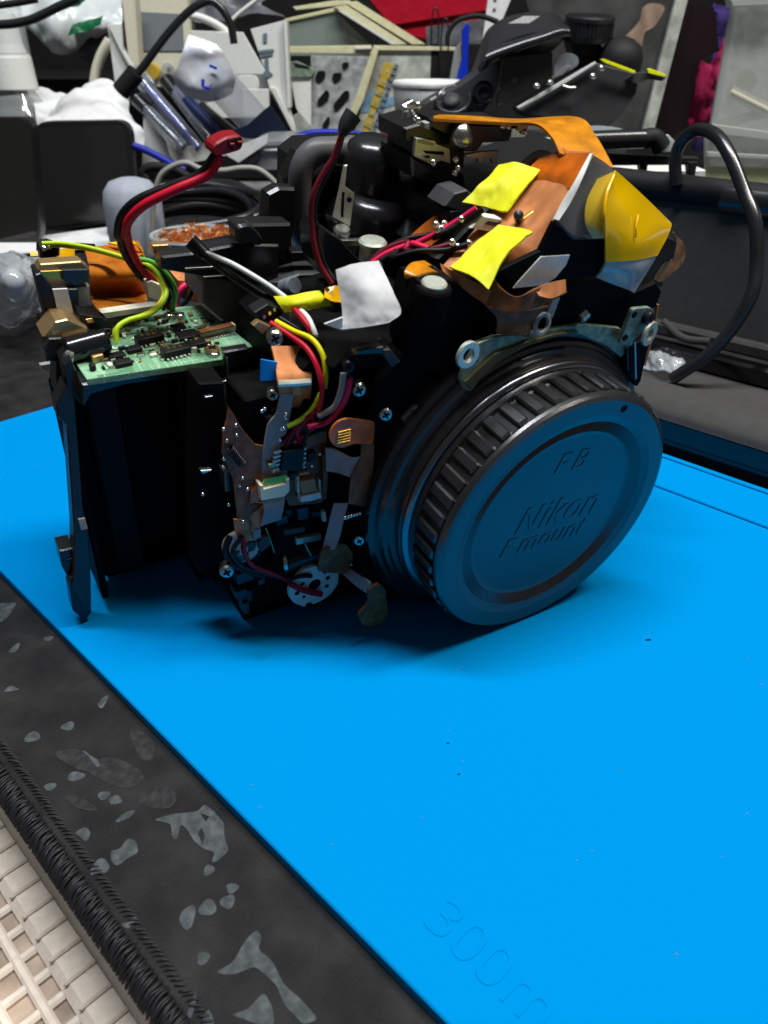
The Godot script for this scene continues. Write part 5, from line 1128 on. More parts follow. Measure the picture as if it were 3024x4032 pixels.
	# lower part of the film, curling under; pale colour imitates the mirrored mat
	sheet(cam, "lower_film", M.film_reflection, [[Vector3(0.00722, 0.05051, -0.012), Vector3(0.01217, 0.05002, -0.0122), Vector3(0.01842, 0.04896, -0.0137), Vector3(0.02852, 0.04678, -0.0182)], [Vector3(0.00718, 0.04894, -0.0122), Vector3(0.01297, 0.04766, -0.0126), Vector3(0.01931, 0.04627, -0.014), Vector3(0.02749, 0.04499, -0.018)], [Vector3(0.00795, 0.04682, -0.014), Vector3(0.01356, 0.04445, -0.0145), Vector3(0.01881, 0.04236, -0.015), Vector3(0.02225, 0.04066, -0.016)]], 0.0003, 5)
	# black front face with a white sticker
	pz("prism_front", M.deep_black, [Vector3(-0.00598, 0.05856, -0.0136), Vector3(-0.00094, 0.05506, -0.0136), Vector3(0.00734, 0.05414, -0.0136), Vector3(0.00883, 0.04942, -0.0136), Vector3(0.00761, 0.04703, -0.0136), Vector3(-0.00031, 0.04727, -0.0136), Vector3(-0.01148, 0.04728, -0.0136), Vector3(-0.01252, 0.04817, -0.0136), Vector3(-0.01646, 0.05136, -0.0136), Vector3(-0.00783, 0.05378, -0.0136)], 1.0, 0.2)
	pz("white_sticker", M.white_plastic, [Vector3(-0.00774, 0.05284, -0.0132), Vector3(-0.00088, 0.05233, -0.0132), Vector3(-0.00128, 0.05053, -0.0132), Vector3(-0.00318, 0.04838, -0.0132), Vector3(-0.0057, 0.04736, -0.0132), Vector3(-0.01266, 0.04782, -0.0132), Vector3(-0.01194, 0.04876, -0.0132)], 0.25, 0.05)
	# brown cable loop in front
	sheet(cam, "flat_cable", M.flex_brown, [[Vector3(-0.01598, 0.05004, -0.016), Vector3(-0.0159, 0.04857, -0.013), Vector3(-0.01351, 0.0473, -0.011), Vector3(-0.01018, 0.0488, -0.01), Vector3(-0.00204, 0.04843, -0.012)], [Vector3(-0.01748, 0.04717, -0.017), Vector3(-0.01728, 0.04532, -0.014), Vector3(-0.01454, 0.04474, -0.011), Vector3(-0.00968, 0.04536, -0.0095), Vector3(-0.00201, 0.04633, -0.011)]], 0.0005, 7)
	sheet(cam, "flat_cable", M.flex_brown, [[Vector3(-0.0172, 0.04475, -0.0145), Vector3(-0.01455, 0.04208, -0.014), Vector3(-0.01368, 0.03881, -0.0145)], [Vector3(-0.011, 0.04336, -0.013), Vector3(-0.01091, 0.0412, -0.013), Vector3(-0.0098, 0.03798, -0.014)], [Vector3(-0.00514, 0.04413, -0.0115), Vector3(-0.00699, 0.04112, -0.0125), Vector3(-0.00584, 0.03708, -0.014)]], 0.0005, 6)
	sheet(cam, "flat_cable", M.flex_copper, [[Vector3(-0.01052, 0.04847, -0.0105), Vector3(-0.00826, 0.04935, -0.01), Vector3(-0.00306, 0.04897, -0.011)], [Vector3(-0.0103, 0.04772, -0.009), Vector3(-0.00715, 0.0469, -0.009), Vector3(-0.00319, 0.04709, -0.01)]], 0.0003, 5)
	sheet(cam, "flat_cable", M.flex_amber, [[Vector3(-0.02662, 0.04592, -0.024), Vector3(-0.03002, 0.0491, -0.022), Vector3(-0.02769, 0.04999, -0.024), Vector3(-0.02183, 0.04831, -0.028)], [Vector3(-0.02771, 0.04875, -0.021), Vector3(-0.02863, 0.04953, -0.02), Vector3(-0.02453, 0.04924, -0.021), Vector3(-0.01882, 0.0462, -0.024)]], 0.0004, 6)
	sheet(cam, "flat_cable", M.flex_copper, [[Vector3(-0.02206, 0.04981, -0.023), Vector3(-0.01966, 0.04871, -0.0194), Vector3(-0.01696, 0.04765, -0.014)], [Vector3(-0.02204, 0.04869, -0.022), Vector3(-0.01853, 0.04599, -0.0186), Vector3(-0.01745, 0.04517, -0.014)]], 0.0005, 5)
	# lemon tape strips
	var t1 := sheet(cam, "yellow_tape", M.tape_yellow, [[Vector3(-0.00173, 0.06143, -0.036), Vector3(0.00029, 0.06248, -0.0325), Vector3(0.00254, 0.06218, -0.029)], [Vector3(-0.00669, 0.05904, -0.034), Vector3(-0.00431, 0.05957, -0.031), Vector3(-0.00269, 0.05978, -0.0265)], [Vector3(-0.01106, 0.05599, -0.0335), Vector3(-0.00772, 0.05602, -0.03), Vector3(-0.00777, 0.0571, -0.0245)]], 0.00035, 8, 0.0007, 90.0, 2)
	t1.set_meta("label", "upper lemon yellow tape strip")
	var t2 := sheet(cam, "yellow_tape", M.tape_yellow, [[Vector3(-0.01068, 0.05554, -0.0225), Vector3(-0.00912, 0.0558, -0.0195), Vector3(-0.00816, 0.05586, -0.016)], [Vector3(-0.01486, 0.05265, -0.0224), Vector3(-0.01439, 0.05335, -0.018), Vector3(-0.01403, 0.05344, -0.0148)], [Vector3(-0.02117, 0.04963, -0.021), Vector3(-0.01985, 0.04958, -0.016), Vector3(-0.01931, 0.04901, -0.012)]], 0.00035, 8, 0.0007, 90.0, 6)
	t2.set_meta("label", "lower lemon yellow tape strip")
	# parts soldered on the plate
	var so := pz("wire_socket", M.white_plastic, [Vector3(-0.01283, 0.05661, -0.025), Vector3(-0.00786, 0.05547, -0.025), Vector3(-0.01, 0.0533, -0.025), Vector3(-0.01486, 0.05454, -0.025)], 2.5, 0.3)
	pz("slot", M.grey_dark, [Vector3(-0.01116, 0.05551, -0.0249), Vector3(-0.00831, 0.05489, -0.0249), Vector3(-0.00924, 0.05432, -0.0249), Vector3(-0.01188, 0.05499, -0.0249)], 0.2, 0.0, so)
	lathe(cam, "sensor", M.black_satin, [Vector2(0, -0.001), Vector2(0.0009, -0.001), Vector2(0.0009, 0.0008), Vector2(0, 0.001)], Vector3(-0.00724, 0.05705, -0.0215), Vector3(-0.6, 0.6, 0.5), 14)
	pz("contact_plate", M.gold, [Vector3(-0.00625, 0.05646, -0.0215), Vector3(-0.00403, 0.05771, -0.0215), Vector3(-0.00329, 0.05732, -0.0215), Vector3(-0.00518, 0.05554, -0.0215)], 0.5, 0.1)
	for p in [Vector3(-0.01964, 0.05435, -0.029), Vector3(-0.01832, 0.05355, -0.029), Vector3(-0.01909, 0.0533, -0.029), Vector3(-0.01844, 0.05246, -0.025), Vector3(-0.0147, 0.05187, -0.025), Vector3(-0.01502, 0.0514, -0.025), Vector3(-0.01707, 0.05147, -0.025), Vector3(-0.01711, 0.05392, -0.03), Vector3(-0.01559, 0.05558, -0.027)]:
		blob(p, 0.75, M.solder)
	# orange strip arching from the shoe
	var ar := sheet(cam, "flat_cable", M.flex_amber, [[Vector3(-0.0124, 0.06792, -0.044), Vector3(-0.00474, 0.06763, -0.042), Vector3(0.00257, 0.0677, -0.039), Vector3(0.0059, 0.068, -0.036), Vector3(0.00562, 0.06698, -0.031), Vector3(0.00457, 0.06534, -0.027)], [Vector3(-0.00837, 0.06711, -0.05), Vector3(0.0001, 0.06698, -0.048), Vector3(0.00837, 0.0668, -0.045), Vector3(0.01559, 0.06889, -0.036), Vector3(0.01373, 0.06747, -0.028), Vector3(0.01087, 0.0645, -0.019)]], 0.0005, 8)
	ar.set_meta("label", "orange flat cable arching over the top")
	sheet(cam, "flat_cable", M.flex_orange, [[Vector3(0.00822, 0.06741, -0.0356), Vector3(0.00651, 0.06677, -0.0304), Vector3(0.00515, 0.06554, -0.0262)], [Vector3(0.01448, 0.06812, -0.0364), Vector3(0.01242, 0.06687, -0.0294), Vector3(0.01051, 0.06506, -0.0226)]], 0.0003, 6)
	pz("cable_ear", M.flex_copper, rounded([Vector3(0.04254, 0.04727, -0.027), Vector3(0.04754, 0.04406, -0.027), Vector3(0.04957, 0.0413, -0.027), Vector3(0.04965, 0.03892, -0.027), Vector3(0.04403, 0.03532, -0.027), Vector3(0.04081, 0.0366, -0.027), Vector3(0.04271, 0.04037, -0.027), Vector3(0.04577, 0.0404, -0.027), Vector3(0.045, 0.04468, -0.027)], 0.001, 3), 0.5, 0.1)
	pz("prism_side", M.black_satin, [Vector3(0.03925, 0.04153, -0.0264), Vector3(0.04062, 0.04627, -0.0264), Vector3(0.04418, 0.04507, -0.0264), Vector3(0.04507, 0.0408, -0.0264), Vector3(0.04194, 0.04069, -0.0264), Vector3(0.0396, 0.03662, -0.0264), Vector3(0.03747, 0.03756, -0.0264)], 3.0, 0.3)
	# accessory shoe block
	pz("shoe_block", M.black_plastic, [Vector3(-0.01311, 0.06811, -0.044), Vector3(-0.00047, 0.06648, -0.044), Vector3(0.00624, 0.06639, -0.044), Vector3(0.00676, 0.06302, -0.044), Vector3(0.00019, 0.06317, -0.044), Vector3(-0.00108, 0.06166, -0.044), Vector3(-0.00422, 0.06185, -0.044), Vector3(-0.00667, 0.0643, -0.044), Vector3(-0.01264, 0.06645, -0.044)], 10.0, 0.6)
	pz("shoe_block", M.black_plastic, [Vector3(-0.01715, 0.06618, -0.046), Vector3(-0.01263, 0.06709, -0.046), Vector3(-0.01102, 0.06591, -0.046), Vector3(-0.0052, 0.06373, -0.046), Vector3(-0.00245, 0.06123, -0.046), Vector3(-0.00213, 0.05798, -0.046), Vector3(-0.00564, 0.0571, -0.046), Vector3(-0.01261, 0.05968, -0.046), Vector3(-0.01449, 0.05793, -0.046), Vector3(-0.01471, 0.06175, -0.046), Vector3(-0.01453, 0.0642, -0.046), Vector3(-0.01685, 0.06357, -0.046)], 10.0, 0.6)
	pz("shoe_block", M.black_satin, [Vector3(-0.01564, 0.0613, -0.045), Vector3(-0.01334, 0.06038, -0.045), Vector3(-0.00642, 0.05774, -0.045), Vector3(-0.0027, 0.05728, -0.045), Vector3(-0.00174, 0.05493, -0.045), Vector3(-0.00528, 0.05396, -0.045), Vector3(-0.01494, 0.05755, -0.045)], 12.0, 0.6)
	pz("shoe_spring", M.pale_steel, [Vector3(-0.0152, 0.06467, -0.045), Vector3(-0.01339, 0.06439, -0.045), Vector3(-0.00717, 0.06234, -0.045), Vector3(-0.00641, 0.05955, -0.045), Vector3(-0.00886, 0.06026, -0.045), Vector3(-0.01077, 0.05963, -0.045), Vector3(-0.01513, 0.06142, -0.045)], 0.8, 0.15)
	pz("slit", M.black_flat, [Vector3(-0.01335, 0.06235, -0.0447), Vector3(-0.0086, 0.06188, -0.0447), Vector3(-0.00857, 0.06133, -0.0447), Vector3(-0.01263, 0.06185, -0.0447)], 0.3, 0.0)
	pz("slit", M.black_flat, [Vector3(-0.01293, 0.06136, -0.0447), Vector3(-0.01184, 0.06143, -0.0447), Vector3(-0.01166, 0.06104, -0.0447), Vector3(-0.01264, 0.06104, -0.0447)], 0.3, 0.0)
	pz("shoe_spring", M.pale_steel, [Vector3(-0.01498, 0.06462, -0.045), Vector3(-0.0109, 0.06398, -0.045), Vector3(-0.01034, 0.06348, -0.045), Vector3(-0.01124, 0.06295, -0.045), Vector3(-0.01474, 0.06371, -0.045)], 1.4, 0.15)
	pz("shoe_spring", M.pale_steel, [Vector3(-0.00462, 0.06164, -0.043), Vector3(-0.00107, 0.06192, -0.043), Vector3(0.0037, 0.06185, -0.043), Vector3(0.00347, 0.05945, -0.043), Vector3(0.00233, 0.05952, -0.043), Vector3(0.00184, 0.06056, -0.043), Vector3(-0.00005, 0.06077, -0.043), Vector3(-0.00023, 0.05969, -0.043), Vector3(-0.00105, 0.05984, -0.043), Vector3(-0.00149, 0.06076, -0.043), Vector3(-0.00427, 0.06109, -0.043)], 0.8, 0.15)
	lathe(cam, "shoe_screw", M.steel, [Vector2(0, -0.002), Vector2(0.0022, -0.002), Vector2(0.0024, 0), Vector2(0.0022, 0.0012), Vector2(0.001, 0.0018), Vector2(0, 0.0018)], Vector3(-0.00599, 0.06508, -0.043), Vector3(0.6, 0.3, 0.6), 18, false)
	for q in [[[Vector3(-0.02007, 0.07079, -0.043), Vector3(-0.01792, 0.07158, -0.043), Vector3(-0.01679, 0.07077, -0.043), Vector3(-0.01704, 0.07008, -0.043), Vector3(-0.01908, 0.06998, -0.043)], "steel"], [[Vector3(-0.01799, 0.0702, -0.0426), Vector3(-0.01618, 0.06855, -0.0426), Vector3(-0.01656, 0.06794, -0.0426), Vector3(-0.01759, 0.06878, -0.0426), Vector3(-0.01841, 0.06987, -0.0426)], "solder"], [[Vector3(-0.01895, 0.0698, -0.043), Vector3(-0.01771, 0.06993, -0.043), Vector3(-0.01716, 0.06921, -0.043), Vector3(-0.01825, 0.06872, -0.043), Vector3(-0.0189, 0.06839, -0.043)], "pale_grey"], [[Vector3(-0.01513, 0.06775, -0.0428), Vector3(-0.01396, 0.06779, -0.0428), Vector3(-0.01371, 0.06651, -0.0428), Vector3(-0.01489, 0.06683, -0.0428)], "pale_grey"], [[Vector3(0.00536, 0.06603, -0.0424), Vector3(0.0087, 0.06607, -0.0424), Vector3(0.00904, 0.06419, -0.0424), Vector3(0.0055, 0.06427, -0.0424)], "solder"], [[Vector3(0.00607, 0.06676, -0.042), Vector3(0.00903, 0.06673, -0.042), Vector3(0.0091, 0.06537, -0.042), Vector3(0.00649, 0.06559, -0.042)], "brass"]]:
		pz("shoe_contact", M[q[1]], q[0], 1.6, 0.2)
	for p in [Vector3(-0.01997, 0.0704, -0.042), Vector3(-0.01732, 0.07091, -0.042), Vector3(-0.01701, 0.06845, -0.042), Vector3(-0.01197, 0.06064, -0.043), Vector3(-0.00752, 0.06121, -0.042), Vector3(-0.00674, 0.05959, -0.042), Vector3(-0.00736, 0.05875, -0.042), Vector3(0.00828, 0.06541, -0.042), Vector3(0.00252, 0.06672, -0.042), Vector3(0.00387, 0.06657, -0.042)]:
		blob(p, 0.7, M.solder)
	tube(cam, "wire", M.wire_grey, [Vector3(0.00635, 0.06041, -0.038), Vector3(0.00775, 0.06132, -0.038), Vector3(0.00945, 0.06211, -0.038), Vector3(0.01202, 0.06176, -0.038)], 0.0009, 8)
	bx("prism_core", M.black_plastic, -12, 26, 36, 54, -58, -36)

func build_wires() -> void:
	# twin lead with the red plug
	var plug := thing_part("plug")
	prism(plug, "housing", M.plug_red, rounded([Vector3(-0.05241, 0.06365, -0.052), Vector3(-0.04965, 0.06487, -0.052), Vector3(-0.0471, 0.06501, -0.052), Vector3(-0.04662, 0.06422, -0.052), Vector3(-0.04681, 0.06263, -0.052), Vector3(-0.04822, 0.06224, -0.052), Vector3(-0.05136, 0.06167, -0.052), Vector3(-0.0525, 0.06221, -0.052)], 0.0008, 2), V3(0, 0, -4), 0.0005)
	for q in [[Vector3(-0.04954, 0.0645, -0.0517), Vector3(-0.04848, 0.06472, -0.0517), Vector3(-0.04843, 0.06291, -0.0517), Vector3(-0.0495, 0.06267, -0.0517)], [Vector3(-0.04816, 0.06478, -0.0517), Vector3(-0.04704, 0.06486, -0.0517), Vector3(-0.04703, 0.06327, -0.0517), Vector3(-0.04811, 0.063, -0.0517)]]:
		prism(plug, "socket_hole", M.plug_dark, rounded(q, 0.0005, 2), V3(0, 0, -0.4), 0.0001)
		var c: Vector3 = (q[0] + q[1] + q[2] + q[3]) / 4.0
		box(plug, "contact", M.plug_red, c + V3(0, 0, 0.1), V3(0.9, 0.5, 0.5), Basis(), 0.0001)
	wire(M.wire_red, [Vector3(-0.05031, 0.06128, -0.054), Vector3(-0.05266, 0.05788, -0.055), Vector3(-0.05811, 0.05562, -0.056), Vector3(-0.06361, 0.05274, -0.058), Vector3(-0.06633, 0.0495, -0.06), Vector3(-0.06691, 0.04609, -0.062), Vector3(-0.06632, 0.04768, -0.063), Vector3(-0.06543, 0.04302, -0.066), Vector3(-0.06335, 0.03762, -0.068), Vector3(-0.05981, 0.03279, -0.07), Vector3(-0.05804, 0.02986, -0.072), Vector3(-0.05639, 0.0249, -0.074)], 0.85)
	wire(M.wire_black, [Vector3(-0.05089, 0.06146, -0.0545), Vector3(-0.05339, 0.05794, -0.056), Vector3(-0.05838, 0.05555, -0.058), Vector3(-0.06421, 0.05292, -0.06), Vector3(-0.06708, 0.04953, -0.062), Vector3(-0.06775, 0.04549, -0.064), Vector3(-0.06701, 0.04613, -0.065), Vector3(-0.0661, 0.04104, -0.068), Vector3(-0.06282, 0.03463, -0.071), Vector3(-0.05812, 0.02946, -0.073), Vector3(-0.05653, 0.02727, -0.074), Vector3(-0.05656, 0.02369, -0.075)], 0.9)
	# yellow and green leads over the board
	wire(M.wire_lime, [Vector3(-0.07972, 0.0411, -0.076), Vector3(-0.07584, 0.04101, -0.075), Vector3(-0.07065, 0.04004, -0.073), Vector3(-0.06503, 0.03847, -0.07), Vector3(-0.06156, 0.03781, -0.066), Vector3(-0.06062, 0.03611, -0.062), Vector3(-0.06137, 0.0343, -0.059), Vector3(-0.06494, 0.03255, -0.057), Vector3(-0.06985, 0.03224, -0.056), Vector3(-0.07233, 0.03137, -0.055), Vector3(-0.07303, 0.02899, -0.054)], 0.5)
	wire(M.wire_yellow, [Vector3(-0.07909, 0.04058, -0.0765), Vector3(-0.07522, 0.04026, -0.0755), Vector3(-0.06997, 0.03934, -0.0735), Vector3(-0.06462, 0.03789, -0.0705), Vector3(-0.06169, 0.03691, -0.067), Vector3(-0.06085, 0.03574, -0.063), Vector3(-0.06156, 0.03391, -0.06), Vector3(-0.06509, 0.03249, -0.0576), Vector3(-0.07006, 0.03183, -0.0566), Vector3(-0.07266, 0.03073, -0.0554), Vector3(-0.07291, 0.0289, -0.054)], 0.45)
	wire(M.wire_green, [Vector3(-0.06394, 0.03871, -0.069), Vector3(-0.06118, 0.03842, -0.067), Vector3(-0.05882, 0.03604, -0.066), Vector3(-0.05706, 0.03251, -0.067), Vector3(-0.05622, 0.0289, -0.07), Vector3(-0.05637, 0.02454, -0.073)], 0.6)
	wire(M.wire_black, [Vector3(-0.06298, 0.03792, -0.068), Vector3(-0.06096, 0.03703, -0.066), Vector3(-0.05855, 0.03349, -0.066), Vector3(-0.0573, 0.02907, -0.07), Vector3(-0.05937, 0.02672, -0.07)], 0.6)
	wire(M.wire_white, [Vector3(-0.15369, 0.04691, -0.3093), Vector3(-0.14095, 0.04954, -0.29919), Vector3(-0.13089, 0.0519, -0.29126), Vector3(-0.12234, 0.0538, -0.28422)], 0.9).set_meta("label", "white lead running out to the left")
	wire(M.wire_black, [Vector3(-0.07818, 0.04092, -0.076), Vector3(-0.07462, 0.04067, -0.075), Vector3(-0.06998, 0.03947, -0.076)], 0.5)
	wire(M.wire_pink, [Vector3(-0.05112, 0.02924, -0.076), Vector3(-0.05349, 0.02796, -0.075), Vector3(-0.05464, 0.02578, -0.075), Vector3(-0.05553, 0.02396, -0.074)], 0.8)
	wire(M.wire_black, [Vector3(-0.05106, 0.02955, -0.075), Vector3(-0.05115, 0.02803, -0.074), Vector3(-0.05248, 0.02587, -0.074), Vector3(-0.05451, 0.0246, -0.074)], 0.5)
	wire(M.wire_red, [Vector3(-0.05192, 0.02888, -0.076), Vector3(-0.05401, 0.02684, -0.076), Vector3(-0.05535, 0.0243, -0.075)], 0.5)
	# thin test lead with a black tip, lying across
	wire(M.wire_black, [Vector3(-0.05575, 0.04533, -0.058), Vector3(-0.05454, 0.04399, -0.057), Vector3(-0.05379, 0.04311, -0.056)], 1.5).name = "lead_tip"
	wire(M.wire_white, [Vector3(-0.05393, 0.04362, -0.056), Vector3(-0.05225, 0.04367, -0.052), Vector3(-0.05054, 0.0435, -0.048), Vector3(-0.04652, 0.04145, -0.042), Vector3(-0.04435, 0.03993, -0.037), Vector3(-0.04318, 0.03884, -0.033), Vector3(-0.04323, 0.03764, -0.03), Vector3(-0.04299, 0.03602, -0.029)], 0.5)
	wire(M.wire_black, [Vector3(-0.05397, 0.0426, -0.057), Vector3(-0.05389, 0.04317, -0.055), Vector3(-0.05234, 0.04208, -0.052), Vector3(-0.05038, 0.0408, -0.048), Vector3(-0.04737, 0.03913, -0.044), Vector3(-0.04533, 0.03802, -0.041)], 0.8)
	wire(M.wire_red, [Vector3(-0.04609, 0.04093, -0.043), Vector3(-0.04473, 0.0399, -0.0386), Vector3(-0.04437, 0.03913, -0.034), Vector3(-0.04386, 0.03796, -0.031), Vector3(-0.0432, 0.03641, -0.03)], 0.55)
	# plug on the front cluster
	var pl := pz("wire_plug", M.chip_black, [Vector3(-0.05125, 0.03872, -0.038), Vector3(-0.04858, 0.0399, -0.038), Vector3(-0.04606, 0.03869, -0.038), Vector3(-0.04557, 0.0373, -0.038), Vector3(-0.04831, 0.03615, -0.038), Vector3(-0.05039, 0.03749, -0.038)], 3.0, 0.3)
	for k in 3:
		pz("pin_window", M.solder, [Vector3(-0.04974, 0.0378, -0.0378), Vector3(-0.0493, 0.038, -0.0378), Vector3(-0.04909, 0.03737, -0.0378), Vector3(-0.04953, 0.03717, -0.0378)].map(func(p): return p + V3(1.05 * k, 0.55 * k, 0)), 0.2, 0.0, pl)
	pz("cable_tab", M.brass, [Vector3(-0.05241, 0.03717, -0.036), Vector3(-0.05132, 0.03792, -0.036), Vector3(-0.04896, 0.03641, -0.036), Vector3(-0.05063, 0.03508, -0.036)], 1.2, 0.2)
	wire(M.wire_red, [Vector3(-0.04852, 0.03664, -0.037), Vector3(-0.04675, 0.03578, -0.033), Vector3(-0.04532, 0.03503, -0.029), Vector3(-0.04482, 0.03343, -0.026), Vector3(-0.0445, 0.03075, -0.024), Vector3(-0.04445, 0.02757, -0.0235), Vector3(-0.04485, 0.02383, -0.024)], 0.52)
	wire(M.wire_yellow, [Vector3(-0.04747, 0.03674, -0.037), Vector3(-0.04592, 0.03646, -0.033), Vector3(-0.04411, 0.03636, -0.029), Vector3(-0.04343, 0.03481, -0.026), Vector3(-0.04336, 0.03194, -0.0245), Vector3(-0.04341, 0.02853, -0.0245)], 0.52)
	wire(M.wire_black, [Vector3(-0.04658, 0.03722, -0.037), Vector3(-0.04454, 0.0364, -0.033), Vector3(-0.04314, 0.03654, -0.029), Vector3(-0.04196, 0.03437, -0.028), Vector3(-0.04156, 0.0329, -0.028)], 0.52)
	wire(M.wire_white, [Vector3(-0.04327, 0.03809, -0.0305), Vector3(-0.0429, 0.03659, -0.0295), Vector3(-0.04226, 0.03506, -0.029), Vector3(-0.04151, 0.03352, -0.029)], 0.4)
	wire(M.wire_lime, [Vector3(-0.04397, 0.02721, -0.025), Vector3(-0.04537, 0.02458, -0.025), Vector3(-0.04761, 0.02272, -0.025), Vector3(-0.05064, 0.02161, -0.025)], 0.5)
	wire(M.wire_grey, [Vector3(-0.04161, 0.03297, -0.021), Vector3(-0.04193, 0.02952, -0.021), Vector3(-0.04264, 0.02564, -0.022), Vector3(-0.04494, 0.02339, -0.0235)], 0.6)
	wire(M.wire_pink, [Vector3(-0.04051, 0.03202, -0.0205), Vector3(-0.04097, 0.02871, -0.0205), Vector3(-0.04188, 0.02515, -0.0215), Vector3(-0.04371, 0.02201, -0.023), Vector3(-0.04693, 0.02116, -0.024)], 0.6)
	wire(M.wire_black, [Vector3(-0.04076, 0.03279, -0.021), Vector3(-0.041, 0.0287, -0.0216), Vector3(-0.04202, 0.02515, -0.0226), Vector3(-0.04438, 0.0225, -0.024)], 0.6)
	var r := RandomNumberGenerator.new()
	r.seed = 31
	for k in 9:
		var a: Vector3 = Vector3(-0.04473, 0.02321, -0.0245) + V3(r.randf_range(-1.2, 1.2), r.randf_range(-1, 1), 0)
		var b: Vector3 = Vector3(-0.04641, 0.02102, -0.0252) + V3(r.randf_range(-2.4, 2), r.randf_range(-1, 1), 0)
		var c: Vector3 = Vector3(-0.05132, 0.01758, -0.0262) + V3(r.randf_range(-2.5, 6), r.randf_range(-3, 2), 0)
		wire([M.wire_red, M.wire_dark_red, M.wire_black][k % 3], [a, b, c], 0.45)
	# red and black pair standing up in a black sleeve
	tube(cam, "lead_sleeve", M.black_rubber, [Vector3(-0.0327, 0.07092, -0.038), Vector3(-0.03395, 0.06938, -0.038), Vector3(-0.03476, 0.06786, -0.038)], [0.0016, 0.0014, 0.0008], 8)
	wire(M.wire_dark_red, [Vector3(-0.03413, 0.06785, -0.039), Vector3(-0.03557, 0.06419, -0.039), Vector3(-0.03696, 0.06237, -0.039), Vector3(-0.0385, 0.05999, -0.039), Vector3(-0.03957, 0.05725, -0.039), Vector3(-0.03964, 0.05347, -0.039), Vector3(-0.03945, 0.05317, -0.039), Vector3(-0.03945, 0.04982, -0.038), Vector3(-0.0386, 0.04628, -0.037), Vector3(-0.03711, 0.04333, -0.035)], 0.52)
	wire(M.wire_black, [Vector3(-0.0337, 0.06771, -0.0395), Vector3(-0.03482, 0.06415, -0.0395), Vector3(-0.03604, 0.06203, -0.0395), Vector3(-0.03743, 0.05976, -0.0395), Vector3(-0.03866, 0.05701, -0.0395), Vector3(-0.03873, 0.05321, -0.0395), Vector3(-0.03807, 0.0527, -0.04), Vector3(-0.03825, 0.04933, -0.039), Vector3(-0.03723, 0.04572, -0.038), Vector3(-0.03617, 0.04346, -0.036)], 0.52)
	sheet(cam, "yellow_tape", M.tape_yellow, [[Vector3(-0.04637, 0.04, -0.04), Vector3(-0.04325, 0.04121, -0.037), Vector3(-0.03919, 0.04187, -0.036)], [Vector3(-0.04623, 0.03931, -0.038), Vector3(-0.04364, 0.04067, -0.035), Vector3(-0.03829, 0.0407, -0.035)], [Vector3(-0.0456, 0.03829, -0.037), Vector3(-0.04306, 0.03924, -0.035), Vector3(-0.03708, 0.03921, -0.035)]], 0.0004, 5, 0.0004, 150.0, 3).set_meta("label", "short lemon tape tab beside the white tape")
	sheet(cam, "kapton_tape", M.kapton, [[Vector3(-0.03812, 0.04209, -0.036), Vector3(-0.03583, 0.04235, -0.036), Vector3(-0.03494, 0.0419, -0.036)], [Vector3(-0.0391, 0.0413, -0.034), Vector3(-0.03765, 0.04043, -0.034), Vector3(-0.03574, 0.03987, -0.034)]], 0.0004, 5)
	sheet(cam, "white_tape", M.white_tape, [[Vector3(-0.03905, 0.04811, -0.03), Vector3(-0.036, 0.04941, -0.028), Vector3(-0.03291, 0.05036, -0.026)], [Vector3(-0.03984, 0.04531, -0.027), Vector3(-0.03786, 0.04782, -0.022), Vector3(-0.0335, 0.04727, -0.02)], [Vector3(-0.04087, 0.04295, -0.024), Vector3(-0.0388, 0.04506, -0.019), Vector3(-0.03308, 0.04474, -0.0175)], [Vector3(-0.04198, 0.04097, -0.022), Vector3(-0.03946, 0.04292, -0.018), Vector3(-0.0355, 0.04345, -0.017)]], 0.0004, 9, 0.0006, 60.0, 8).set_meta("label", "crumpled white tape flag")
	sheet(cam, "white_tape", M.white_tape, [[Vector3(-0.04512, 0.04259, -0.0222), Vector3(-0.04173, 0.04323, -0.0222)], [Vector3(-0.04485, 0.04235, -0.0222), Vector3(-0.04177, 0.04089, -0.0222)]], 0.0004, 4)
	pz("white_sticker", M.pale_grey, [Vector3(-0.04504, 0.03858, -0.036), Vector3(-0.04058, 0.03851, -0.036), Vector3(-0.04254, 0.03657, -0.036), Vector3(-0.0448, 0.03613, -0.036)], 0.6, 0.1)
	# leads to the prism plate
	wire(M.wire_black, [Vector3(-0.02843, 0.04512, -0.038), Vector3(-0.02557, 0.04727, -0.037), Vector3(-0.02247, 0.04971, -0.035), Vector3(-0.01819, 0.05132, -0.032), Vector3(-0.01932, 0.05216, -0.029), Vector3(-0.01547, 0.05492, -0.027), Vector3(-0.01256, 0.05771, -0.025)], 0.6)
	wire(M.wire_pink, [Vector3(-0.02812, 0.04584, -0.036), Vector3(-0.02558, 0.04773, -0.035), Vector3(-0.02217, 0.04961, -0.033), Vector3(-0.02261, 0.05048, -0.031), Vector3(-0.02134, 0.05056, -0.028)], 0.6)
	wire(M.wire_pink, [Vector3(-0.02319, 0.04897, -0.033), Vector3(-0.01904, 0.05246, -0.0295), Vector3(-0.01636, 0.05467, -0.028), Vector3(-0.01344, 0.05764, -0.026)], 0.55)
	wire(M.wire_dark_red, [Vector3(-0.0284, 0.04523, -0.037), Vector3(-0.02533, 0.04813, -0.036), Vector3(-0.02218, 0.04978, -0.034), Vector3(-0.02341, 0.04902, -0.032), Vector3(-0.02053, 0.05047, -0.028), Vector3(-0.01725, 0.05181, -0.026)], 0.5)
	wire(M.wire_black, [Vector3(-0.02694, 0.04633, -0.035), Vector3(-0.02442, 0.04822, -0.034), Vector3(-0.02648, 0.04802, -0.032), Vector3(-0.023, 0.04989, -0.029), Vector3(-0.01908, 0.05068, -0.026), Vector3(-0.01584, 0.05202, -0.024)], 0.6)
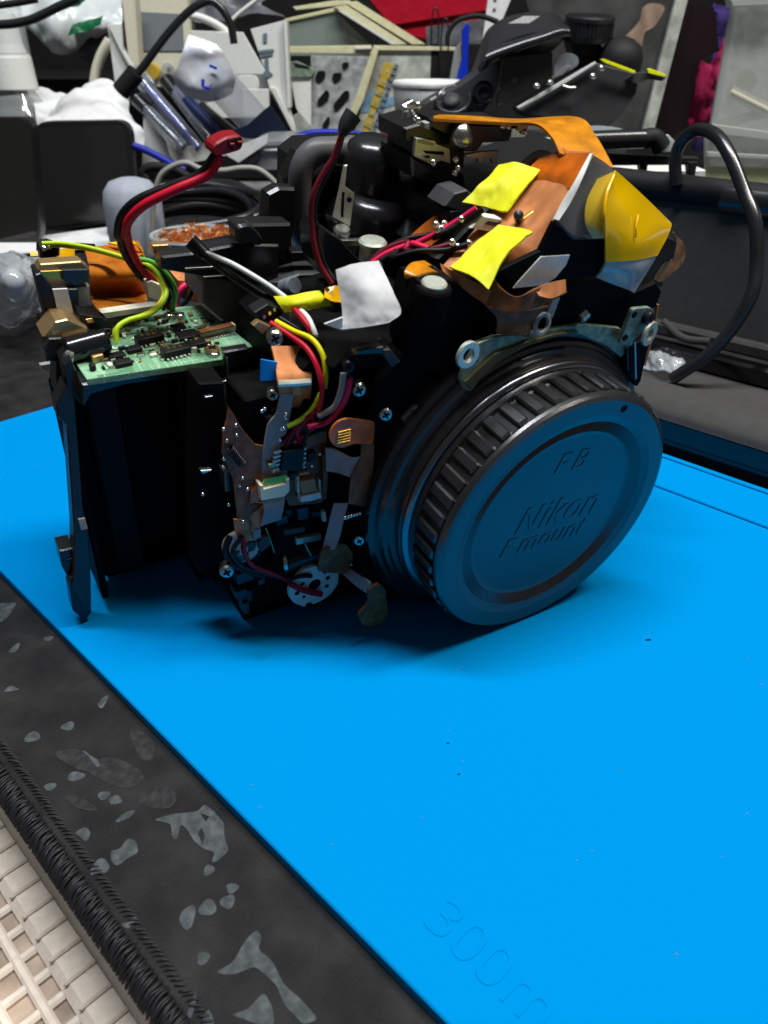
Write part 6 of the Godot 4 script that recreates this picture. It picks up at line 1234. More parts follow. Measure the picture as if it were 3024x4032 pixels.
	# leads round the gears at the bottom
	wire(M.wire_black, [Vector3(-0.06041, -0.0017, -0.025), Vector3(-0.06246, -0.00441, -0.025), Vector3(-0.06229, -0.00696, -0.025), Vector3(-0.06017, -0.01036, -0.025), Vector3(-0.05501, -0.01456, -0.025), Vector3(-0.05077, -0.0177, -0.025), Vector3(-0.04733, -0.01835, -0.025), Vector3(-0.04476, -0.01935, -0.025)], 0.5)
	wire(M.wire_dark_red, [Vector3(-0.06025, -0.00264, -0.0248), Vector3(-0.06012, -0.00657, -0.0248), Vector3(-0.05853, -0.01048, -0.0248), Vector3(-0.0545, -0.0144, -0.0248), Vector3(-0.05087, -0.01788, -0.0248), Vector3(-0.04834, -0.02116, -0.0248), Vector3(-0.04507, -0.02423, -0.0248), Vector3(-0.04239, -0.02605, -0.0248)], 0.5)
	wire(M.wire_red, [Vector3(-0.05007, -0.01914, -0.0245), Vector3(-0.04784, -0.02164, -0.0245), Vector3(-0.0449, -0.02404, -0.0245), Vector3(-0.04239, -0.02569, -0.0245)], 0.7)
	wire(M.wire_black, [Vector3(-0.06242, -0.00289, -0.027), Vector3(-0.06341, -0.00604, -0.027), Vector3(-0.06221, -0.01013, -0.027), Vector3(-0.05917, -0.01362, -0.027), Vector3(-0.05538, -0.01673, -0.027)], 0.7)

func thing_part(called: String) -> Node3D:
	var o := Node3D.new()
	o.name = called
	cam.add_child(o, true)
	return o

# ---------------------------------------------------------------- things behind
func vz(parent: Node, called: String, m: Material, pts: Array, back: float, bev := 0.5) -> MeshInstance3D:
	return prism(parent, called, m, pts, Vector3(0, 0, -back * 0.001), bev * 0.001)

func build_background() -> void:
	bg_materials()
	bg_case()
	bg_left()
	bg_middle()
	bg_right()

func bg_materials() -> void:
	mat("case_matte", Color(0.23, 0.225, 0.22), 0.75, 0.0, "grain", "fine_bump", 12.0, 0.08)
	mat("case_gloss", Color(0.045, 0.045, 0.05), 0.08)
	mat("screen_glass", Color(0.13, 0.125, 0.115), 0.05)
	mat("screen_glass_two", Color(0.13, 0.13, 0.125), 0.14)
	mat("bezel", Color(0.10, 0.10, 0.11), 0.3)
	mat("red_box", Color(0.62, 0.03, 0.13), 0.5, 0.0, "grain", "soft_bump", 6.0, 0.2)
	mat("navy_card", Color(0.07, 0.10, 0.17), 0.5, 0.0, "grain", "", 8.0)
	mat("poster_dark", Color(0.29, 0.29, 0.285), 0.6, 0.0, "patchy", "", 5.0)
	mat("poster_skin", Color(0.64, 0.54, 0.47), 0.6, 0.0, "patchy", "", 10.0)
	mat("maroon", Color(0.07, 0.01, 0.03), 0.6)
	mat("pink_cloth", Color(0.62, 0.10, 0.30), 0.8, 0.0, "patchy", "soft_bump", 10.0, 0.6)
	mat("violet_cloth", Color(0.22, 0.16, 0.40), 0.8, 0.0, "patchy", "soft_bump", 10.0, 0.6)
	mat("print_gold", Color(0.66, 0.56, 0.20), 0.6)
	mat("print_slate", Color(0.36, 0.42, 0.46), 0.6)
	mat("print_blue", Color(0.50, 0.64, 0.76), 0.6, 0.0, "patchy", "", 10.0)
	mat("print_rose", Color(0.55, 0.22, 0.36), 0.6, 0.0, "patchy", "", 10.0)
	mat("pen_blue", Color(0.09, 0.10, 0.66), 0.3)
	mat("pen_navy", Color(0.08, 0.12, 0.26), 0.3)
	mat("stick_blue", Color(0.06, 0.16, 0.62), 0.35)
	mat("copper_wool", Color(0.95, 0.64, 0.40), 0.35, 1.0)
	mat("bag_green", Color(0.10, 0.42, 0.26), 0.4, 0.0, "patchy", "soft_bump", 8.0, 0.4)
	mat("bag_white", Color(0.76, 0.78, 0.78), 0.3, 0.0, "grain", "soft_bump", 5.0, 0.25)
	mat("bag_grey", Color(0.40, 0.41, 0.43), 0.35, 0.0, "patchy", "soft_bump", 8.0, 0.5)
	mat("pale_card", Color(0.74, 0.75, 0.71), 0.6, 0.0, "patchy", "fine_bump", 8.0, 0.1)
	mat("frame_ivory", Color(0.78, 0.76, 0.62), 0.4, 0.0, "grain", "", 10.0)
	mat("lime_line", Color(0.86, 0.86, 0.05), 0.5)
	mat("sachet_white", Color(0.86, 0.87, 0.90), 0.22, 0.0, "grain", "soft_bump", 5.0, 0.1)
	mat("tin_metal", Color(0.62, 0.63, 0.64), 0.35, 0.6, "grain", "fine_bump", 12.0, 0.1)
	mat("shell_black", Color(0.22, 0.22, 0.225), 0.5, 0.0, "grain", "fine_bump", 25.0, 0.35)
	mat("shell_gloss", Color(0.15, 0.15, 0.155), 0.22, 0.0, "grain", "", 25.0)
	mat("olive_pale", Color(0.52, 0.54, 0.42), 0.5, 0.0, "grain", "", 8.0)
	clear("wrap_clear", Color(0.80, 0.82, 0.84), 0.30, 0.1)
	mat("tub_grey", Color(0.58, 0.60, 0.64), 0.6, 0.0, "grain", "", 10.0)
	clear("clear_plastic", Color(0.86, 0.88, 0.88), 0.22, 0.08)
	clear("milky_plastic", Color(0.66, 0.67, 0.65), 0.55, 0.2)
	clear("pen_clear", Color(0.55, 0.57, 0.62), 0.32, 0.08)
	clear("acrylic", Color(0.60, 0.66, 0.62), 0.35, 0.06)

func bg_case() -> void:
	# black instrument case along the far side of the mat
	var bas := Basis(Vector3(0.71556, 0.00000, 0.69855), Vector3.UP, Vector3(-0.69855, -0.00000, 0.71556))
	var t := thing("instrument_case", "black open instrument case along the far right side of the blue mat", "case", Vector3(0.09424, 0.00000, -0.23101), bas)
	var x0 := -0.075
	var x1 := 0.16
	var st := S()
	a_box(st, Vector3((x0 + x1) / 2, 0.0035, -0.02), Vector3(x1 - x0, 0.013, 0.04), Basis(), 0.0008)
	put(t, "front_face", st, M.case_gloss)
	# rounded matte lip over the face
	var g := []
	for x in [x0, (x0 + x1) / 2, x1]:
		g.append([Vector3(x, 0.0098, 0.0004), Vector3(x, 0.0125, -0.001), Vector3(x, 0.0152, -0.005), Vector3(x, 0.0160, -0.010), Vector3(x, 0.0156, -0.0145), Vector3(x, 0.0105, -0.016)])
	sheet(t, "lip", M.case_matte, g, 0.0012, 5)
	box(t, "deck", M.case_matte, Vector3((x0 + x1) / 2, 0.008, -0.033), Vector3(x1 - x0, 0.010, 0.030), Basis(), 0.0006)
	box(t, "deck_highlight", M.grey_plastic, Vector3((x0 + x1) / 2 + 0.02, 0.0134, -0.0185), Vector3(x1 - x0 - 0.04, 0.0012, 0.0035), Basis(), 0.0004)  # light grey strip painted in for the highlight along the deck
	box(t, "deck_rail", M.case_gloss, Vector3((x0 + x1) / 2, 0.0165, -0.0435), Vector3(x1 - x0, 0.007, 0.006), Basis(), 0.001)
	box(t, "deck_rail", M.case_matte, Vector3((x0 + x1) / 2, 0.0235, -0.0475), Vector3(x1 - x0, 0.005, 0.005), Basis(), 0.001)
	box(t, "lid_panel", M.case_matte, Vector3((x0 + x1) / 2, 0.0455, -0.0560), Vector3(x1 - x0, 0.050, 0.004), Basis(Vector3.RIGHT, -0.2), 0.0008)
	tube(t, "lid_rim", M.black_rubber, [Vector3(x0, 0.0700, -0.0610), Vector3(0.04, 0.0700, -0.0610), Vector3(x1, 0.0700, -0.0610)], 0.0052, 16)
	tube(t, "rim_sleeve", M.black_satin, [Vector3(-0.022, 0.0690, -0.0610), Vector3(0.06, 0.0690, -0.0610), Vector3(x1 - 0.002, 0.0690, -0.0610)], 0.0058, 16)
	tube(t, "lid_lug", M.case_matte, [Vector3(-0.03, 0.026, -0.047), Vector3(-0.02, 0.0225, -0.0445), Vector3(-0.01, 0.0235, -0.0445)], 0.0015, 8)
	# crumpled clear wrap on the deck
	var w := sheet(self, "plastic_wrap", M.wrap_clear, [[Vector3(0.10286, 0.015, -0.28985), Vector3(0.1074, 0.016, -0.28589), Vector3(0.10979, 0.016, -0.27739), Vector3(0.11396, 0.014, -0.27468)], [Vector3(0.09998, 0.014, -0.28188), Vector3(0.10005, 0.018, -0.26783), Vector3(0.10436, 0.017, -0.2666), Vector3(0.11014, 0.014, -0.2707)], [Vector3(0.09511, 0.014, -0.26875), Vector3(0.09783, 0.015, -0.26325), Vector3(0.0994, 0.016, -0.25786), Vector3(0.10458, 0.014, -0.26115)]], 0.0003, 9, 0.003, 70.0, 5)
	tag(w, "crumpled clear plastic wrap on the black case beside the cap", "plastic wrap")
	# thick black cord
	var c := tube(self, "power_cord", M.black_satin, [Vector3(0.10562, 0.07205, -0.29816), Vector3(0.10402, 0.07965, -0.29972), Vector3(0.10469, 0.08625, -0.29906), Vector3(0.10752, 0.09036, -0.29351), Vector3(0.11058, 0.0897, -0.28493), Vector3(0.11339, 0.08448, -0.2766), Vector3(0.11682, 0.07502, -0.26766), Vector3(0.1195, 0.06617, -0.25945), Vector3(0.12117, 0.05371, -0.25503), Vector3(0.12028, 0.04591, -0.25171), Vector3(0.11655, 0.03506, -0.25115), Vector3(0.1101, 0.02474, -0.25186), Vector3(0.10107, 0.01487, -0.25509)], 0.0022, 12)
	tag(c, "thick black cord arching over the black case at right", "cord")

func tag(o: Node, label: String, category: String, group := "") -> void:
	var n := numbered(o.name)
	o.name = n
	o.set_meta("label", label)
	o.set_meta("category", category)
	if group != "":
		o.set_meta("group", group)

func bg_left() -> void:
	# two glossy black screens leaning upright
	var t := thing("phone", "glossy black phone propped upright at the left picture edge", "phone", Vector3.ZERO, Basis(), "upright phones")
	vz(t, "case", M.bezel, rounded([Vector3(-0.25745, 0.07566, -0.54), Vector3(-0.2203, 0.0766, -0.54), Vector3(-0.2317, 0.00251, -0.54), Vector3(-0.23989, -0.00079, -0.54), Vector3(-0.2791, -0.00212, -0.54)], 0.009, 6), 9.0, 1.2)
	vz(t, "screen", M.screen_glass, rounded([Vector3(-0.25757, 0.07456, -0.5396), Vector3(-0.22193, 0.07531, -0.5396), Vector3(-0.23293, 0.00391, -0.5396), Vector3(-0.2784, -0.00026, -0.5396)], 0.008, 6), 0.6, 0.1)
	t = thing("phone", "wider glossy black phone propped up beside the white tissue", "phone", Vector3.ZERO, Basis(), "upright phones")
	vz(t, "case", M.bezel, rounded([Vector3(-0.24353, 0.06926, -0.595), Vector3(-0.17578, 0.0703, -0.595), Vector3(-0.18142, 0.00526, -0.595), Vector3(-0.25509, -0.00544, -0.595)], 0.011, 6), 9.0, 1.2)
	vz(t, "screen", M.screen_glass_two, rounded([Vector3(-0.24256, 0.06532, -0.5946), Vector3(-0.17947, 0.06721, -0.5946), Vector3(-0.18423, 0.00768, -0.5946), Vector3(-0.2527, -0.00118, -0.5946)], 0.009, 6), 0.6, 0.1)
	# paper under them, tub beside them
	var p := sheet(self, "paper_sheet", M.paper_white, [[Vector3(-0.26732, 0, -0.53533), Vector3(-0.23547, 0, -0.56556), Vector3(-0.19491, 0, -0.59773)], [Vector3(-0.25298, 0, -0.50283), Vector3(-0.2152, 0, -0.51673), Vector3(-0.1702, 0, -0.53634)]], 0.0006, 4)
	tag(p, "white paper lying on the bench under the upright phones", "paper")
	t = thing("plastic_tub", "pale grey plastic tub between the phone and the red plug lead", "tub", Vector3(-0.16, 0.02024, -0.52))
	lathe(t, "tub", M.tub_grey, [Vector2(0, -0.026), Vector2(0.016, -0.026), Vector2(0.018, -0.02), Vector2(0.0182, 0.008), Vector2(0.0168, 0.016), Vector2(0.0125, 0.0215), Vector2(0.006, 0.0235), Vector2(0, 0.024)], Vector3.ZERO, Vector3.UP, 32, false)
	# spray bottle
	t = thing("spray_bottle", "clear spray bottle with white pump top at the left", "bottle", Vector3(-0.29001, 0.08403, -0.69))
	lathe(t, "bottle", M.clear_plastic, [Vector2(0.0135, 0.004), Vector2(0.0145, -0.002), Vector2(0.022, -0.012), Vector2(0.0275, -0.026), Vector2(0.029, -0.04), Vector2(0.029, -0.085), Vector2(0.0, -0.086)], Vector3.ZERO, Vector3.UP, 40, false)
	lathe(t, "collar", M.white_plastic, [Vector2(0, 0.0), Vector2(0.0165, 0.0), Vector2(0.0172, 0.001), Vector2(0.0165, 0.022), Vector2(0.0155, 0.0245), Vector2(0, 0.025)], Vector3.ZERO, Vector3(0.0, 1, 0.0), 36, true)
	lathe(t, "pump_head", M.white_plastic, [Vector2(0.014, 0.025), Vector2(0.0125, 0.031), Vector2(0.0115, 0.046), Vector2(0.0105, 0.0505), Vector2(0, 0.051)], Vector3.ZERO, Vector3.UP, 32, true)
	tube(t, "dip_tube", M.milky_plastic, [Vector3(0, 0, 0), Vector3(0.001, -0.04, 0), Vector3(0.006, -0.08, 0)], 0.0018, 8)
	lathe(t, "over_cap", M.clear_plastic, [Vector2(0.0166, 0.024), Vector2(0.0162, 0.055), Vector2(0.0145, 0.0595), Vector2(0.0, 0.06)], Vector3.ZERO, Vector3.UP, 32, true)
	# tissues
	p = sheet(self, "tissue", M.paper_white, [[Vector3(-0.29427, 0.0844, -0.72), Vector3(-0.27866, 0.08622, -0.72), Vector3(-0.26579, 0.08198, -0.72), Vector3(-0.25461, 0.07587, -0.72)], [Vector3(-0.27414, 0.07461, -0.68), Vector3(-0.26149, 0.07227, -0.68), Vector3(-0.24854, 0.0711, -0.68), Vector3(-0.23796, 0.0711, -0.68)], [Vector3(-0.26325, 0.0606, -0.65), Vector3(-0.25022, 0.05599, -0.65), Vector3(-0.23788, 0.05367, -0.65), Vector3(-0.22584, 0.05599, -0.65)]], 0.0008, 7, 0.010, 9.0, 3)
	tag(p, "crumpled white tissue directly beside the spray bottle", "tissue", "crumpled tissues")
	p = sheet(self, "tissue", M.paper_white, [[Vector3(-0.24889, 0.07698, -0.7), Vector3(-0.23349, 0.08646, -0.7), Vector3(-0.21752, 0.08939, -0.7), Vector3(-0.20946, 0.07818, -0.7)], [Vector3(-0.25509, 0.06784, -0.66), Vector3(-0.23026, 0.07583, -0.66), Vector3(-0.20938, 0.07809, -0.66), Vector3(-0.19326, 0.06784, -0.66)], [Vector3(-0.25039, 0.06145, -0.64), Vector3(-0.22351, 0.06371, -0.64), Vector3(-0.20051, 0.06595, -0.64), Vector3(-0.17994, 0.06145, -0.64)], [Vector3(-0.24584, 0.05274, -0.636), Vector3(-0.22189, 0.05274, -0.636), Vector3(-0.19709, 0.05045, -0.636), Vector3(-0.18104, 0.04816, -0.636)]], 0.0008, 7, 0.012, 8.0, 12)
	tag(p, "larger crumpled white tissue heaped behind the wide phone", "tissue", "crumpled tissues")
	# bags at the top
	p = sheet(self, "carrier_bag", M.bag_white, [[Vector3(-0.35225, 0.15608, -0.83), Vector3(-0.31612, 0.15608, -0.83), Vector3(-0.28301, 0.15608, -0.83), Vector3(-0.2499, 0.15608, -0.83), Vector3(-0.23184, 0.15608, -0.83)], [Vector3(-0.34242, 0.14372, -0.8), Vector3(-0.312, 0.1425, -0.8), Vector3(-0.28178, 0.14005, -0.8), Vector3(-0.25243, 0.14005, -0.8), Vector3(-0.22749, 0.14005, -0.8)], [Vector3(-0.32389, 0.13119, -0.79), Vector3(-0.30376, 0.12996, -0.79), Vector3(-0.27775, 0.12872, -0.79), Vector3(-0.2512, 0.12996, -0.79), Vector3(-0.22806, 0.12872, -0.79)], [Vector3(-0.31237, 0.1226, -0.8), Vector3(-0.30015, 0.11753, -0.8), Vector3(-0.28961, 0.11113, -0.8), Vector3(-0.27423, 0.12007, -0.8), Vector3(-0.24325, 0.12638, -0.8)]], 0.0008, 8, 0.018, 9.0, 2)
	tag(p, "rumpled white carrier bag at the upper left", "bag")
	p = sheet(self, "green_wrapper", M.bag_green, [[Vector3(-0.25841, 0.14791, -0.755), Vector3(-0.25029, 0.14733, -0.755), Vector3(-0.24284, 0.14676, -0.755)], [Vector3(-0.2593, 0.14206, -0.752), Vector3(-0.25162, 0.14264, -0.752), Vector3(-0.24439, 0.14436, -0.752)]], 0.0008, 5, 0.004, 40.0, 7)
	tag(p, "green plastic wrapper on the white bag, upper of two", "wrapper", "green wrappers")
	p = sheet(self, "green_wrapper", M.bag_green, [[Vector3(-0.25604, 0.12811, -0.752), Vector3(-0.2442, 0.13163, -0.752), Vector3(-0.23116, 0.13455, -0.752)], [Vector3(-0.26116, 0.12041, -0.75), Vector3(-0.24799, 0.12337, -0.75), Vector3(-0.23305, 0.12867, -0.75)]], 0.0008, 5, 0.005, 40.0, 9)
	tag(p, "green plastic wrapper below the white bag, lower of two", "wrapper", "green wrappers")
	p = sheet(self, "clear_bag", M.bag_grey, [[Vector3(-0.28711, 0.12426, -0.84), Vector3(-0.26787, 0.1269, -0.84), Vector3(-0.25312, 0.13084, -0.84)], [Vector3(-0.28553, 0.11364, -0.82), Vector3(-0.26685, 0.11495, -0.82), Vector3(-0.25103, 0.11757, -0.82)], [Vector3(-0.2759, 0.10155, -0.83), Vector3(-0.26597, 0.10425, -0.83), Vector3(-0.25633, 0.1056, -0.83)]], 0.0006, 8, 0.012, 14.0, 19)
	tag(p, "grey rumpled plastic bag hanging below the white bag", "bag")
	p = tube(self, "black_cable", M.black_rubber, [Vector3(-0.26954, 0.13791, -0.64), Vector3(-0.25509, 0.13951, -0.64), Vector3(-0.24057, 0.14164, -0.64)], 0.0022, 8)
	tag(p, "black cable crossing the very top left corner", "cable", "loose cables")
	p = tube(self, "black_cable", M.black_rubber, [Vector3(-0.26953, 0.12642, -0.63), Vector3(-0.25598, 0.12722, -0.63), Vector3(-0.24404, 0.12936, -0.63), Vector3(-0.23373, 0.13282, -0.63), Vector3(-0.2227, 0.13705, -0.63), Vector3(-0.20851, 0.14176, -0.63)], 0.0028, 8)
	tag(p, "black cable running in front of the white carrier bag", "cable", "loose cables")
	# clear bag lying on the bench
	p = sheet(self, "clear_bag", M.wrap_clear, [[Vector3(-0.19109, 0.03, -0.3808), Vector3(-0.17511, 0.03, -0.37735), Vector3(-0.17347, 0.026, -0.39134), Vector3(-0.18982, 0.014, -0.43564)], [Vector3(-0.17177, 0.03, -0.33699), Vector3(-0.15089, 0.034, -0.31865), Vector3(-0.15399, 0.026, -0.34122), Vector3(-0.16999, 0.01, -0.38605)], [Vector3(-0.17789, 0.016, -0.34232), Vector3(-0.15818, 0.02, -0.32615), Vector3(-0.15865, 0.014, -0.34394), Vector3(-0.16502, 0.004, -0.37206)], [Vector3(-0.18709, 0, -0.35343), Vector3(-0.17446, 0.002, -0.35476), Vector3(-0.17058, 0.002, -0.36508), Vector3(-0.16922, 0, -0.3797)]], 0.0003, 10, 0.006, 32.0, 15)
	tag(p, "clear plastic bag lying on the dark mat at the left", "bag")
	# coil of black cable
	t = thing("cable_coil", "coil of black cable behind the red plug lead", "cable")
	var r := RandomNumberGenerator.new()
	r.seed = 8
	var cc: Vector3 = Vector3(-0.13614, 0.02106, -0.57)
	for k in 9:
		var pts := []
		var rx := 0.052 + r.randf_range(-0.008, 0.006)
		var ry := 0.03 + r.randf_range(-0.006, 0.004)
		for j in 12:
			var a := TAU * j / 12.0
			pts.append(cc + Vector3(cos(a) * rx, -0.022 + k * 0.0026 + sin(a) * 0.010 + r.randf_range(-0.002, 0.002), sin(a) * -ry))
		tube(t, "loop", M.black_satin, pts, 0.0033, 8, true)
	p = tube(self, "black_cable", M.black_rubber, [Vector3(-0.16017, 0.03768, -0.56), Vector3(-0.16176, 0.04187, -0.56), Vector3(-0.15561, 0.04499, -0.56), Vector3(-0.14223, 0.04395, -0.56), Vector3(-0.13377, 0.03978, -0.56), Vector3(-0.12549, 0.03345, -0.56)], 0.003, 8)
	tag(p, "black cable loop standing above the cable coil", "cable", "loose cables")
	p = tube(self, "grey_cable", M.wire_grey, [Vector3(-0.14785, 0.00272, -0.5), Vector3(-0.14376, 0.01797, -0.5), Vector3(-0.14083, 0.03272, -0.5), Vector3(-0.13475, 0.04701, -0.5), Vector3(-0.12579, 0.05306, -0.5), Vector3(-0.11753, 0.05463, -0.5), Vector3(-0.10891, 0.05121, -0.5), Vector3(-0.09588, 0.05056, -0.5), Vector3(-0.08566, 0.05186, -0.5), Vector3(-0.07565, 0.05121, -0.5), Vector3(-0.06797, 0.04607, -0.5), Vector3(-0.0633, 0.0404, -0.5)], 0.0017, 8)
	tag(p, "thin grey cable looping up beside the red plug", "cable")
	p = tube(self, "blue_cable", M.wire_blue, [Vector3(-0.17878, 0.05416, -0.6), Vector3(-0.16978, 0.05091, -0.6), Vector3(-0.16088, 0.04654, -0.6), Vector3(-0.14974, 0.04047, -0.6), Vector3(-0.14287, 0.03769, -0.6)], 0.0025, 8)
	tag(p, "short blue cable beside the wide phone", "cable")
	# soldering tip cleaner
	t = thing("tip_cleaner", "round grey dish filled with curly copper shavings", "dish", Vector3(-0.10319, 0.02562, -0.44))
	lathe(t, "dish", M.pale_grey, [Vector2(0, -0.03), Vector2(0.02, -0.03), Vector2(0.0245, -0.004), Vector2(0.0255, 0.0), Vector2(0.0248, 0.0012), Vector2(0.0232, 0.0008), Vector2(0.0222, -0.003), Vector2(0, -0.003)], Vector3.ZERO, Vector3.UP, 48, true)
	var st := S()
	for k in 170:
		var a := r.randf() * TAU
		var d := sqrt(r.randf()) * 0.0195
		var p0 := Vector3(cos(a) * d, r.randf_range(-0.003, 0.0015), sin(a) * d)
		var q := []
		for j in 4:
			q.append(p0 + Vector3(r.randf_range(-1, 1), r.randf_range(-0.4, 0.7), r.randf_range(-1, 1)) * 0.0035)
		a_sheet(st, [[q[0], q[1], q[2]], [q[0] + Vector3(0, 0.0011, 0.0006), q[1] + Vector3(0.0006, 0.0011, 0), q[2] + Vector3(0, 0.001, -0.0006)]], 0.0001, 3)
	put(t, "copper_shavings", st, M.copper_wool).set_meta("kind", "stuff")

func pen(label: String, a: Vector3, b: Vector3, r: float, barrel: Material, refill: Material, capm: Material) -> void:
	var t := thing("pen", label, "pen", Vector3.ZERO, Basis(), "pens in the organiser")
	tube(t, "barrel", barrel, [a, b], r, 12)
	tube(t, "refill", refill, [a.lerp(b, 0.18), b], r * 0.45, 8)
	tube(t, "grip", capm, [a.lerp(b, -0.02), a.lerp(b, 0.2)], r * 1.12, 12)
	var side := Vector3(0.5, 0.8, 0.3).normalized()
	tube(t, "clip", capm, [a.lerp(b, 0.02) + side * r * 1.2, a.lerp(b, 0.26) + side * r * 1.5], r * 0.3, 6)

func bg_middle() -> void:
	# white handheld meter
	var t := thing("handheld_meter", "white handheld meter with grey display standing upright", "meter")
	vz(t, "body", M.cream_plastic, rounded([Vector3(-0.2108, 0.15367, -0.78), Vector3(-0.16625, 0.15367, -0.78), Vector3(-0.166, 0.11749, -0.78), Vector3(-0.17289, 0.08177, -0.78), Vector3(-0.21778, 0.08177, -0.78)], 0.006, 4), 22.0, 2.0)
	vz(t, "display", M.grey_plastic, rounded([Vector3(-0.20796, 0.13846, -0.779), Vector3(-0.17158, 0.13678, -0.779), Vector3(-0.17381, 0.10976, -0.779), Vector3(-0.20921, 0.10976, -0.779)], 0.002, 3), 1.4, 0.3)
	lathe(t, "knob", M.print_gold, [Vector2(0, 0), Vector2(0.0075, 0), Vector2(0.0072, 0.003), Vector2(0.006, 0.004), Vector2(0, 0.004)], Vector3(-0.20388, 0.09411, -0.78), Vector3(0, 0, 1), 24)
	lathe(t, "key", M.pale_card, [Vector2(0, 0), Vector2(0.0058, 0), Vector2(0.0055, 0.002), Vector2(0, 0.0022)], Vector3(-0.18955, 0.09578, -0.78), Vector3(0, 0, 1), 20)
	vz(t, "key", M.grey_plastic, [Vector3(-0.18974, 0.09765, -0.777), Vector3(-0.18679, 0.09765, -0.777), Vector3(-0.18877, 0.0942, -0.777)], 0.6, 0.1)
	t = thing("cream_post", "cream upright post beside the white meter", "post")
	vz(t, "post", M.cream_plastic, [Vector3(-0.2133, 0.15222, -0.75), Vector3(-0.20201, 0.15222, -0.75), Vector3(-0.20736, 0.08936, -0.75), Vector3(-0.21624, 0.08936, -0.75)], 16.0, 2.0)
	# desk organiser
	t = thing("desk_organiser", "white plastic desk organiser holding pens", "organiser")
	vz(t, "panel", M.white_plastic, [Vector3(-0.21904, 0.1276, -0.72), Vector3(-0.21634, 0.1285, -0.72), Vector3(-0.20284, 0.09817, -0.72), Vector3(-0.20697, 0.09401, -0.72), Vector3(-0.21256, 0.0697, -0.72), Vector3(-0.22056, 0.07954, -0.72)], 4.0, 0.6)
	vz(t, "panel", M.white_plastic, [Vector3(-0.21721, 0.12798, -0.716), Vector3(-0.20653, 0.12843, -0.716), Vector3(-0.20838, 0.11049, -0.716), Vector3(-0.20166, 0.09862, -0.716), Vector3(-0.2029, 0.09532, -0.716), Vector3(-0.2104, 0.11049, -0.716)], 3.0, 0.4)
	vz(t, "panel", M.white_plastic, [Vector3(-0.15795, 0.12444, -0.74), Vector3(-0.1155, 0.12327, -0.74), Vector3(-0.09985, 0.09584, -0.74), Vector3(-0.09698, 0.07853, -0.74), Vector3(-0.09836, 0.06072, -0.74), Vector3(-0.16775, 0.06072, -0.74)], 4.0, 0.6)
	vz(t, "divider", M.white_plastic, [Vector3(-0.1291, 0.12288, -0.7), Vector3(-0.1096, 0.12288, -0.7), Vector3(-0.09414, 0.09693, -0.7), Vector3(-0.09566, 0.09462, -0.7), Vector3(-0.11498, 0.09462, -0.7), Vector3(-0.13096, 0.09462, -0.7)], 3.0, 0.5)
	vz(t, "divider", M.white_plastic, rounded([Vector3(-0.11505, 0.09401, -0.69), Vector3(-0.10122, 0.09436, -0.69), Vector3(-0.09818, 0.09149, -0.69), Vector3(-0.0982, 0.08339, -0.69), Vector3(-0.11666, 0.08456, -0.69)], 0.004, 3), 3.0, 0.5)
	vz(t, "divider", M.white_plastic, [Vector3(-0.10974, 0.08501, -0.68), Vector3(-0.08948, 0.08524, -0.68), Vector3(-0.09039, 0.0652, -0.68), Vector3(-0.11153, 0.06639, -0.68)], 3.0, 0.5)
	vz(t, "front", M.white_plastic, [Vector3(-0.16439, 0.05177, -0.64), Vector3(-0.15862, 0.04773, -0.64), Vector3(-0.08719, 0.05714, -0.64), Vector3(-0.08666, 0.04773, -0.64), Vector3(-0.10992, 0.04424, -0.64), Vector3(-0.14264, 0.03815, -0.64), Vector3(-0.15947, 0.03721, -0.64), Vector3(-0.16264, 0.04191, -0.64)], 4.0, 0.6)
	vz(t, "side", M.white_plastic, [Vector3(-0.18145, 0.06857, -0.65), Vector3(-0.16511, 0.05018, -0.65), Vector3(-0.16179, 0.03717, -0.65), Vector3(-0.16771, 0.03237, -0.65), Vector3(-0.18867, 0.03237, -0.65)], 20.0, 0.8)
	# box with printed side
	t = thing("carton", "white carton with grey printed marks right of the organiser", "carton")
	vz(t, "side", M.white_plastic, [Vector3(-0.10586, 0.12512, -0.72), Vector3(-0.07903, 0.13096, -0.72), Vector3(-0.07843, 0.0697, -0.72), Vector3(-0.07262, 0.04953, -0.72), Vector3(-0.07555, 0.04799, -0.72), Vector3(-0.09384, 0.08198, -0.72), Vector3(-0.09683, 0.09639, -0.72)], 3.0, 0.4)
	vz(t, "edge", M.white_plastic, [Vector3(-0.07873, 0.13108, -0.715), Vector3(-0.07609, 0.13108, -0.715), Vector3(-0.07706, 0.07002, -0.715), Vector3(-0.07928, 0.07002, -0.715)], 14.0, 0.4)
	vz(t, "edge", M.white_plastic, [Vector3(-0.09287, 0.08467, -0.714), Vector3(-0.08876, 0.08467, -0.714), Vector3(-0.07117, 0.05008, -0.714), Vector3(-0.0745, 0.04856, -0.714)], 10.0, 0.4)
	for q in [[Vector3(-0.09622, 0.12216, -0.719), Vector3(-0.09285, 0.1225, -0.719), Vector3(-0.09333, 0.11646, -0.719), Vector3(-0.09646, 0.116, -0.719)], [Vector3(-0.10055, 0.11047, -0.719), Vector3(-0.09346, 0.1114, -0.719), Vector3(-0.08832, 0.11163, -0.719), Vector3(-0.08845, 0.10989, -0.719), Vector3(-0.10044, 0.10862, -0.719)], [Vector3(-0.09918, 0.10757, -0.719), Vector3(-0.08932, 0.10908, -0.719), Vector3(-0.08944, 0.10757, -0.719), Vector3(-0.09903, 0.10606, -0.719)], [Vector3(-0.09598, 0.10524, -0.719), Vector3(-0.09324, 0.10559, -0.719), Vector3(-0.09328, 0.09642, -0.719), Vector3(-0.09046, 0.09404, -0.719), Vector3(-0.09502, 0.09166, -0.719), Vector3(-0.10304, 0.09404, -0.719), Vector3(-0.09743, 0.09582, -0.719)]]:
		vz(t, "printed_mark", M.print_slate, q, 1.4, 0.0)
